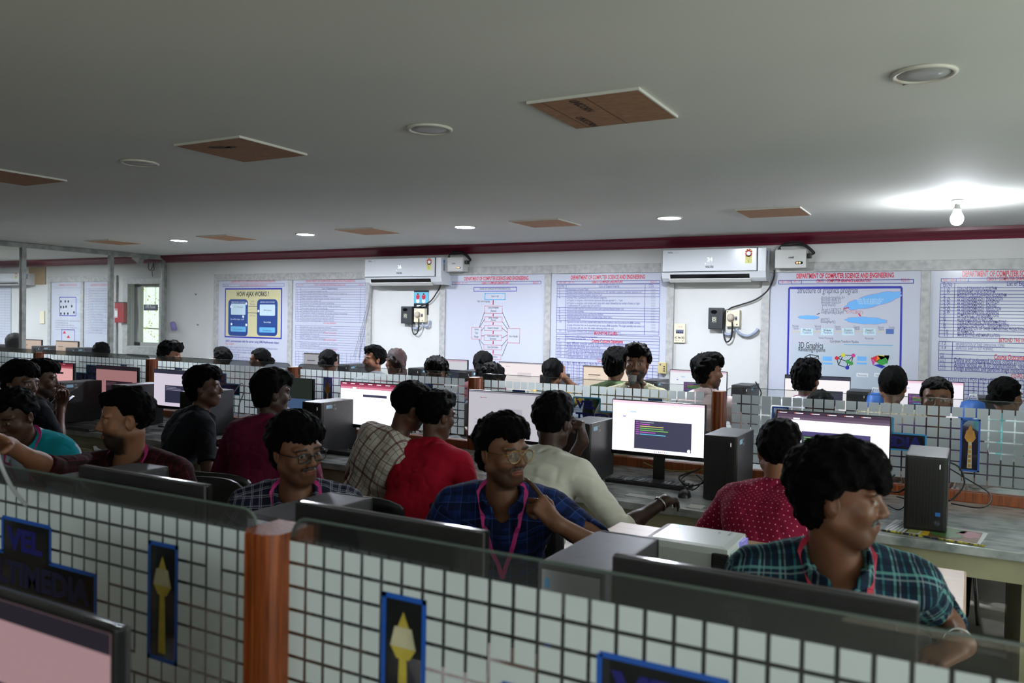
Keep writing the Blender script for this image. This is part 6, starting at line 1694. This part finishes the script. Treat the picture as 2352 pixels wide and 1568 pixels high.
    # sides of the torso: run u on around the flank
    wz = np.clip((qb[:, 2] - (L - 0.13)) / 0.09, 0, 1); wz = wz * wz * (3 - 2 * wz)
    uv[:, 0] = qb[:, 0] + 0.5 * np.sign(qb[:, 0]) * np.clip(np.abs(qb[:, 0]) - 0.12, 0, 1) * np.clip(1 - np.abs(qb[:, 1]) / 0.12, 0, 1)
    uv[:, 1] = qb[:, 2] * (1 - 0.5 * wz) + (0.11 - np.abs(qb[:, 1])) * wz
    for s in (-1, 1):
        el, wr, a = AR[s]
        dS = Field().cap(shl[s] + (el - shl[s]) * 0.12, el, 0.055, 0.05, k=0).cap(el, wr, 0.05, 0.035, k=0); dS.FAR = 1.0
        ds = dS(X); m_ = (ds < 0.022) & ((X - pel) @ rt * s > 0.155 * gw)
        far = (np.sqrt(((X - el) ** 2).sum(1)) < 0.35) & (ds < 0.02) & (((X - shl[s]) @ unit(el - shl[s])) > 0.06)
        m_ = m_ | far
        for a0, b0, sel in ((shl[s], el, True), (el, wr, False)):
            ax_ = unit(b0 - a0); e1 = unit(rt * 0.9 + fw * 0.3 - ax_ * ((rt * 0.9 + fw * 0.3) @ ax_)); e2 = np.cross(ax_, e1)
            v = X - a0; t = v @ ax_
            tt = ((X - el) @ unit(unit(wr - el) + unit(el - shl[s]))) 
            mm = m_ & ((tt < 0) if sel else (tt >= 0))
            uv[mm, 0] = (np.arctan2(v @ e2, v @ e1) * 0.05)[mm]; uv[mm, 1] = (t if sel else t + 0.285)[mm] + 0.013
    np_mesh('shirt', X - base, Q, shirt, root, {'cloth': ('FLOAT_VECTOR', uv)})
    # ---- trousers and shoes (simple, below the desks)
    Tm = Field(); r3 = max(0.012 * QF, res)
    Shs = []
    fwd = MT[:, 1]; rgt = MT[:, 0]
    Tm.ell(pel + np.array([0, 0, -0.02]), (0.175 * gw, 0.145 * gw, 0.10), MT, k=0.02)
    for s in (-1, 1):
        hip = pel + rgt * s * 0.09 + np.array([0, 0, -0.04])
        if seat:
            knee = hip + fwd * 0.40 + rgt * s * 0.04; knee[2] = 0.50; ank = knee - fwd * 0.02; ank[2] = 0.10
        else:
            knee = hip.copy(); knee[2] = 0.50; ank = knee.copy(); ank[2] = 0.10
        Tm.cap(hip, knee, 0.080 * gw, 0.060, k=0.03); Tm.cap(knee, ank, 0.066, 0.050, k=0.02)
        Shs.append(Field()); Shs[-1].cap(ank + np.array([0, 0, -0.055]), ank + fwd * 0.15 + np.array([0, 0, -0.06]), 0.042, 0.036, k=0.02)
    X, Q = polygonise(Tm, Tm.lo, Tm.hi, r3)
    np_mesh('trousers', X - base, Q, trousers or mat('dark_trousers', (28, 28, 34), 0.8), root)
    for Sf in Shs:
        Sf.fn(lambda P: -P[:, 2], Sf.lo - 0.2, Sf.hi + 0.2, k=0.0, mode='i')
        X, Q = polygonise(Sf, Sf.lo, Sf.hi, r3)
        np_mesh('shoe', X - base, Q, mat('black_shoes', (18, 17, 17), 0.5), root)
    # ---- lanyard
    if lanyard:
        mbb = MB(); cz = Field()
        def surf(p, d_, off=0.16):      # come down onto the shirt from outside, against direction d_
            p = np.array(p, float) + d_ * off
            for _ in range(70):
                v = C(p[None])[0]
                if v <= 0.0022: break
                p = p - d_ * max(0.001, v * 0.6)
            return p
        wls = 0.0075
        tipz = 0.16
        for s in (-1, 1):
            pts = []
            for t in np.linspace(0, 1, 16):
                if t < 0.3:
                    a = t / 0.3; an = PI * (1 - a) * 0.5
                    p = nb + rt * s * 0.068 * math.cos(an) + fw * (-0.055 * math.sin(an) + 0.02 * a) + sx * (0.030 - 0.02 * a)
                    p = surf(p, unit(sx * 0.7 + rt * s * 0.5 * a + fw * -0.4 * (1 - a)), 0.03)
                else:
                    a = (t - 0.3) / 0.7
                    p = nb + rt * s * (0.068 * (1 - a)) + fw * 0.02 + sx * (0.01 - 0.30 * a)
                    p = surf(p, fw)
                pts.append(p - base)
            pts = [Vector(p) for p in pts]
            for i in range(len(pts) - 1):
                d_ = (pts[i + 1] - pts[i]).normalized(); nn = Vector(fw) if i > 4 else Vector(sx)
                w_ = d_.cross(nn); w_.normalize()
                d2 = (pts[min(i + 2, len(pts) - 1)] - pts[i + 1]); d2 = d2.normalized() if d2.length > 0 else d_
                nn2 = Vector(fw) if i + 1 > 4 else Vector(sx)
                w2 = d2.cross(nn2); w2.normalize()
                a_, b_ = pts[i], pts[i + 1]
                mbb.prism([a_ - w_ * wls, a_ + w_ * wls, b_ + w2 * wls, b_ - w2 * wls], nn * 0.0018)
        mbb.build('lanyard', lanyard, root)
    # ---- spectacles
    if specs:
        sh_, mt_ = specs
        fr = MB()
        def Tv(x, y, z): return Vector(head + MH @ (np.array([x, y, z]) * HS) - base)
        rr = 0.0016 if sh_ == 'round' else 0.0022
        ln = MB()
        for s in (-1, 1):
            pts = []
            for k in range(25):
                a = 2 * PI * k / 24; e_ = 2.0 if sh_ == 'round' else 3.2
                cx = math.copysign(abs(math.cos(a)) ** (2 / e_), math.cos(a)); sz = math.copysign(abs(math.sin(a)) ** (2 / e_), math.sin(a))
                X_ = s * 0.033 + cx * 0.0255; Z_ = -0.003 + sz * (0.0225 if sh_ == 'round' else 0.0175)
                Y_ = 0.103 - 0.22 * abs(X_ - 0) ** 1.0 * 0.35
                pts.append(Tv(X_, Y_, Z_))
            fr.tube(pts, rr, 6, caps=False)
            ln.poly(pts[:-1])
            fr.tube([Tv(s * 0.058, 0.098, 0.006), Tv(s * 0.074, 0.085, 0.006), Tv(s * 0.081, 0.03, 0.004), Tv(s * 0.080, -0.012, 0.006), Tv(s * 0.078, -0.03, -0.012)], rr, 6)
        fr.tube([Tv(-0.009, 0.101, 0.0), Tv(0, 0.104, 0.003), Tv(0.009, 0.101, 0.0)], rr, 6)
        if sh_ == 'round': fr.tube([Tv(-0.022, 0.099, 0.0165), Tv(0, 0.102, 0.018), Tv(0.022, 0.099, 0.0165)], rr, 6)
        go = fr.build('glasses', mt_, root); ln.build('lens', eyeglass_lens, go)
    if watch:
        s, colr = watch
        el, wr, a = AR[s]; ax_ = unit(wr - el); c = wr - ax_ * 0.03
        wmb = MB(); e1 = unit(np.cross(ax_, (0.2, 0.1, 1))); e2 = np.cross(ax_, e1)
        ring = [Vector(c + (e1 * math.cos(t) + e2 * math.sin(t)) * 0.031 - base) for t in np.linspace(0, 2 * PI, 21)]
        wmb.tube(ring, 0.0042, 8, caps=False)
        if colr == 'watch':
            c2 = c + np.array(unit(e2)) * 0.031
            up_ = unit(c2 - c); wmb.tube([Vector(c2 - base), Vector(c2 + up_ * 0.008 - base)], 0.016, 20)
        wmb.build('wristwatch' if colr == 'watch' else 'bangle', mat('steel_bright', 200, 0.22, 1.0), root)
    root['_'] = 0; del root['_']
    info = dict(root=root, pel=pel, nb=nb, AR=AR, MT=MT, shl=shl)
    if chair and seat: make_chair(pel, torso, label, info)
    return info

CHAIRS = []
def make_chair(pel, az, label, info): CHAIRS.append((np.array(pel), az, label))
# ================================================================ the people
def crown_at(px, py, Y, drop=.132):
    p = at(px, py, Y=Y); return np.array([p.x, p.y, p.z - drop])
pink = mat('lanyard_pink', (206, 56, 140), .5)
SK = dict(dark=(84, 55, 42), mid=(112, 74, 54), light=(136, 92, 68), deep=(62, 41, 33))
navychk = cloth_mat('navy_check', (26, 28, 50), bands=[(0, .040, 0, .10, (150, 150, 165), .55), (0, .040, .17, .07, (150, 150, 165), .55), (1, .040, 0, .10, (150, 150, 165), .55), (1, .040, .17, .07, (150, 150, 165), .55)])
bluechk = cloth_mat('blue_check', (24, 44, 100), bands=[(0, .06, 0, .5, (14, 24, 58), .6), (1, .06, 0, .5, (12, 18, 44), .7), (0, .06, .5, .05, (60, 90, 150), .5), (1, .06, .5, .05, (60, 90, 150), .5)])
tealchk = cloth_mat('teal_check', (22, 40, 62), bands=[(0, .065, 0, .12, (110, 170, 165), .55), (0, .065, .20, .07, (140, 160, 165), .5), (0, .065, .55, .09, (60, 130, 130), .5), (1, .065, 0, .12, (110, 170, 165), .55), (1, .065, .20, .07, (140, 160, 165), .5), (1, .065, .6, .25, (12, 20, 32), .5)])
maroonchk = cloth_mat('maroon_check', (58, 14, 22), bands=[(0, .05, 0, .35, (34, 8, 14), .7), (1, .05, 0, .35, (34, 8, 14), .7), (0, .05, .6, .06, (120, 40, 50), .4)])
whitechk = cloth_mat('cream_maroon_check', (196, 190, 180), bands=[(0, .075, 0, .16, (92, 26, 42), .75), (1, .095, 0, .12, (96, 34, 48), .7), (0, .075, .45, .06, (110, 70, 76), .6), (1, .095, .3, .04, (120, 90, 92), .6), (1, .095, .62, .05, (120, 80, 84), .6), (0, .075, .72, .05, (130, 100, 100), .5)])
beigechk = cloth_mat('beige_check', (186, 178, 156), bands=[(0, .05, 0, .2, (70, 66, 64), .6), (1, .05, 0, .12, (90, 84, 76), .5), (0, .05, .5, .1, (130, 120, 110), .5)])
dots = cloth_mat('dotted_maroon', (130, 18, 54), dots=(.021, .11, (226, 150, 170)))
redsh = cloth_mat('crimson_cloth', (158, 10, 38)); plum = cloth_mat('plum_cloth', (92, 14, 46)); blacksh = cloth_mat('black_cloth', (20, 21, 27)); whitesh = cloth_mat('ivory_cloth', (214, 212, 200))
whiteteal = cloth_mat('white_teal_cloth', (176, 188, 206), bands=[(0, .62, .5, .42, (20, 140, 156), 1.0)])
brownsh = cloth_mat('dark_brown_cloth', (40, 34, 32)); creamsh = cloth_mat('cream_cloth', (206, 198, 166), bands=[(0, .04, 0, .05, (110, 100, 90), .5)]); pinksh = cloth_mat('pale_pink_cloth', (224, 200, 200)); whsh = cloth_mat('white_cloth', (214, 216, 222))
olive_s = cloth_mat('olive_cloth', (74, 92, 58)); yellow_s = cloth_mat('yellow_black_cloth', (40, 38, 36), bands=[(0, .12, .2, .35, (206, 160, 60), .9), (1, .15, .1, .2, (206, 160, 60), .6)])
kurta = cloth_mat('white_teal_kurta', (214, 222, 222), bands=[(0, .14, .1, .22, (70, 190, 190), .8), (1, .05, 0, .2, (70, 190, 190), .5)]); purple_s = cloth_mat('purple_cloth', (90, 70, 110)); maroon_d = cloth_mat('dull_maroon_cloth', (90, 50, 56)); navy_s = cloth_mat('navy_cloth', (40, 44, 66)); grey_s = cloth_mat('grey_cloth', (120, 122, 128))
grey_tr = mat('grey_trousers', (60, 60, 66), .8); khaki_tr = mat('khaki_trousers', (98, 88, 70), .8)
brown_hair = mat('hair_reddish_brown', (44, 20, 18), .45, spec=.4, bump=(420, .8))
black_fr = mat('spectacle_black', (22, 22, 24), .3); gold_fr = mat('spectacle_gold', (140, 110, 60), .3, .9)
NEAR, MID, FAR_ = .0052, .0062, .0080

# ---- across the nearest divider, facing the camera side
h = crown_at(34, 888, 2.16)
person('person in white and teal shirt bending at the far left edge, pink lanyard', h, face=196, torso=200, pitch=-20, neck_shift=(0, -.05), neck_up=.035, hair='short', shirt=whiteteal, skin=SK['dark'], lanyard=pink, res=NEAR, hair_amp=1.2)
h = crown_at(290, 884, 2.06)
w = at(-4, 1016, Y=1.56)
person('bearded person in dark maroon checked shirt reaching an arm to the left', h, face=146, torso=196, pitch=-4, hair='fade', shirt=maroonchk, skin=SK['light'], beard=.75, mous=.6, lanyard=pink, res=NEAR, sleeve='rolled', fat=.6, girth=1.10,
       arms={1: dict(wrist=tuple(w), hint=(0, 0, -1), hand='flat', palm=(0, 0, -1))})
h = crown_at(682, 946, 2.12)
person('person in navy and white check shirt with dark framed glasses looking right', h, face=258, torso=222, pitch=-6, roll=4, hair='wavy', shirt=navychk, skin=SK['mid'], beard=.30, mous=1.0, specs=('square', black_fr), lanyard=pink, res=NEAR, sleeve='rolled', gaze=(10, -4), girth=1.04)
h = crown_at(1157, 948, 2.46)
MH = az_mat(250)
chin = h + MH @ np.array([0.0, .088, -.105])
wr = chin + np.array(CR) * .118 - np.array(CU) * .118 - np.array(CF) * .02
person('person in blue checked shirt with gold rimmed glasses, finger at chin', h, face=250, torso=206, pitch=-2, hair='full', girth=1.08, shirt=bluechk, skin=SK['mid'], beard=.5, mous=.7, specs=('round', gold_fr), lanyard=pink, res=NEAR, sleeve='rolled', gaze=(12, 0), hair_amp=1.3,
       arms={-1: dict(wrist=tuple(wr), hint=(-.9, -.1, -.5), hand='point', palm=tuple(-np.array(CR) * .5 - np.array(CU) * .4 + np.array(CF) * .8), dir=tuple(chin - wr + np.array([0, 0, .01])))})
h = crown_at(1932, 1004, 2.06, .138)
w = at(2206, 1482, Z=.84)
person('large person in teal plaid shirt looking right, nearest of all', h, face=275, torso=200, pitch=-2, hair='mop', shirt=tealchk, skin=SK['mid'], beard=.25, mous=1.0, lanyard=mat('lanyard_red', (200, 50, 80), .5), res=.0048, sleeve='rolled', fat=.8, girth=1.12, watch=(-1, 'watch'), hair_amp=1.3,
       arms={-1: dict(wrist=tuple(w), hint=(-.62, 0, -.78), hand='relax', dir=(-.6, -.5, -.3), palm=(-.2, 0, -1))})
# ---- aisle row at the middle desk, backs towards the camera side
h = crown_at(48, 826, 2.72)
person('person in dark brown shirt at far left glancing toward the camera', h, face=287, torso=340, pitch=-6, hair='full', shirt=brownsh, skin=SK['dark'], res=MID, mous=.5)
h = crown_at(96, 823, 3.18)
w = at(140, 938, Y=3.35); w2 = at(152, 930, Y=3.42)
person('bearded person in black at far left holding a phone', h, face=318, torso=350, pitch=-6, hair='full', shirt=blacksh, skin=SK['dark'], beard=.6, mous=.6, res=MID, arms={1: dict(wrist=tuple(w), hand='grip', palm=(-.4, .2, 1)), -1: dict(wrist=tuple(w2 + Vector((-.16, .03, 0))), hand='grip', palm=(.3, 0, 1))})
h = crown_at(470, 838, 3.36)
person('laughing person in black shirt in profile, left of the plum shirt', h, face=309, torso=340, pitch=2, hair='full', shirt=blacksh, skin=SK['dark'], res=MID, teeth=True)
h = crown_at(626, 845, 3.2)
person('person in plum maroon shirt seen from behind, facing dark wallpaper screen', h, face=338, torso=12, pitch=-5, hair='full', shirt=plum, skin=SK['deep'], res=MID, sleeve='long', girth=1.06, lanyard=None)
h = crown_at(944, 870, 3.26)
person('person in white and maroon checked shirt leaning sideways to neighbour', h, face=330, torso=352, pitch=-14, roll=14, hair='fade', shirt=whitechk, skin=SK['dark'], res=MID, sleeve='half', lean=(.75, .5, 0), spine=.485, neck_shift=(-.05, -.02), beard=.5)
h = crown_at(1004, 891, 3.30)
person('person in crimson shirt seen from behind on a black chair', h, face=346, torso=2, pitch=-10, hair='short', shirt=redsh, skin=SK['dark'], res=MID, specs=('round', black_fr), girth=1.04, lanyard=None, sleeve='half')
h = crown_at(1272, 900, 3.34)
w = at(1528, 1150, Z=.80); dr = MOUSE - Vector(w); w2 = at(1338, 1012, Y=3.50)
person('broad person in ivory shirt from behind, one hand on a mouse', h, face=357, torso=350, pitch=-6, hair='short', HS=1.02, shirt=whitesh, skin=SK['deep'], res=MID, fat=.9, girth=1.16, watch=(1, 'bangle'), sleeve='half',
       arms={1: dict(wrist=tuple(w), hand='mouse', dir=(dr.x, dr.y, -.03), palm=(0, 0, -1), hint=(.5, -.2, -.9), sleeve='rolled'), -1: dict(wrist=tuple(w2), hand='fist', dir=(0, -.25, 1), palm=(-1, -.2, 0), hint=(-.3, .5, -1))})
h = crown_at(1793, 961, 3.36)
person('person in dotted crimson maroon shirt with cropped hair from behind', h, face=352, torso=352, pitch=-8, hair='fade', HS=1.0, shirt=dots, skin=SK['light'], res=MID, lanyard=pink, sleeve='half')
# ---- behind the middle divider, facing the camera side
h = crown_at(1463, 784, 5.10, .145)
lip = h + az_mat(196) @ np.array([0, .10, -.075]); w = lip + np.array([.05, -.06, -.13])
person('bearded person in cream shirt drinking from a small cup', h, face=196, torso=200, hair='wavy', shirt=creamsh, skin=SK['mid'], beard=.7, mous=1.0, res=MID, hair_amp=1.4, sleeve='half',
       arms={-1: dict(wrist=tuple(w), hand='grip', dir=(-.5, .1, 1), palm=(-.6, .6, .3), hint=(-.6, 0, -1))})
t = thing('drinking_cup', 'small translucent plastic cup at the lips of the bearded drinker', 'cup', tuple(lip + np.array([0, -.045, -.055])))
MB().lathe((0, 0, 0), [(.001, 0), (.022, 0), (.031, .062), (.029, .062), (.021, .003), (.001, .003)], 24).build('cup_body', glass('cup_plastic', (.85, .86, .86), .35, .8, 210), t)
h = crown_at(2153, 861, 5.06)
person('smiling woman with hair pulled back facing the camera over the divider', h, face=182, hair='bun', fem=1, shirt=purple_s, skin=SK['mid'], res=MID, teeth=False)
h = crown_at(392, 781, 5.15, .14)
person('curly haired person in profile above the divider beside the small window', h, face=308, torso=200, pitch=-8, hair='wavy', shirt=grey_s, skin=SK['mid'], res=.007, hair_amp=1.6)
h = crown_at(1003, 819, 5.12)
person('person with glinting blue lens glasses peering over the divider', h, face=205, torso=200, pitch=-14, hair='wavy', shirt=navy_s, skin=SK['dark'], res=.007, specs=('round', black_fr), hair_amp=1.5)
h = crown_at(1131, 833, 5.12)
person('person with only spiky black hair showing over the divider', h, face=200, torso=200, pitch=-24, hair='full', shirt=grey_s, skin=SK['dark'], res=.007, hair_amp=1.6)
h = crown_at(1885, 893, 5.10)
person('person in purple low behind the glass, right of curly haired man in white', h, face=190, torso=190, pitch=-24, hair='bun', fem=1, shirt=purple_s, skin=SK['dark'], res=.007)
# ---- back row facing the wall
R5 = 6.12
def back(px, py, label, face, shirt, hair='short', Y=R5, **k):
    k.setdefault('HS', 1.0)
    person(label, crown_at(px, py, Y), face=face, shirt=shirt, hair=hair, res=k.pop('res', .0074), **k)
back(33, 766, 'dark haired person behind the glass partition at the far left', 40, grey_s, 'full', Y=6.0)
back(232, 787, 'person with smooth round black hair in front of the glass mullion', 50, navy_s, 'full', Y=6.0)
back(510, 797, 'person with short black hair below the tan poster, facing left', 88, maroon_d, 'short', torso=20)
back(596, 798, 'woman with black bun in left profile right of short haired person', 112, maroon_d, 'bun', torso=40, fem=1)
back(756, 801, 'woman with black hair in front of the dim grey monitor', 10, purple_s, 'bun', fem=1)
back(860, 793, 'young bearded man in left profile below the air conditioner', 146, grey_s, 'short', torso=60, beard=.6, mous=.8, skin=SK['mid'], hair_amp=1.4)
back(909, 798, 'woman with long reddish brown hair right of the bearded profile', 70, maroon_d, 'pony', Y=5.98, fem=1, torso=20, hairmat=brown_hair)
back(1111, 804, 'woman with clipped long black hair below the compiler flowchart', 14, maroon_d, 'pony', fem=1)
w = at(1292, 862, Y=6.2)
back(1271, 821, 'woman in yellow and black dress with low black braid', 8, yellow_s, 'braid', fem=1, collar=False, arms={1: dict(wrist=tuple(w), hand='grip', dir=(-.1, .2, 1), palm=(-1, 0, 0), hint=(.6, 0, -1))})
back(1414, 800, 'person in olive green shirt behind the bearded drinker', 8, olive_s, 'wavy', Y=6.05, hair_amp=1.5, sleeve='half')
back(1628, 813, 'person in pale pink shirt with curly hair looking right', 308, pinksh, 'wavy', torso=355, Y=6.02, skin=SK['mid'], hair_amp=1.6, beard=.5, res=MID)
back(1854, 827, 'curly haired person in white shirt with pink lanyard at neck', 350, whsh, 'wavy', torso=0, Y=6.02, hair_amp=1.6, lanyard=pink, res=MID)
back(2052, 841, 'person in beige checked shirt with cropped hair from behind', 358, beigechk, 'short', Y=5.98, res=MID, girth=1.05, hair_amp=.6)
back(2312, 863, 'woman in white and teal kurta with low bun and glasses', 325, kurta, 'bun', torso=350, Y=5.98, fem=1, collar=False, specs=('round', black_fr), res=MID, skin=SK['mid'])
# phone held by the person in black at far left
p = at(150, 925, Y=3.40); t = thing('mobile_phone', 'lit mobile phone held in front of the far left tower', 'phone', tuple(p), math.radians(-20))
ph = MB().box((-.036, -.004, -.07), (.036, .004, .07), .006).build('phone_body', black_gl, t); ph.rotation_euler.x = -.9
s = Sheet((-.032, -.0043, .065), (1, 0, 0), (0, 0, -1), .0004); s.rect(0, 0, .064, .128, mat('phone_glow', 200, emit=(200, 210, 240), estr=.8)); q = s.build('phone_screen', t); q.rotation_euler.x = -.9
for k, (pel, az, label) in enumerate(CHAIRS):
    pel2 = pel.copy()
    c = chair_mesh(pel2, az, label, k)
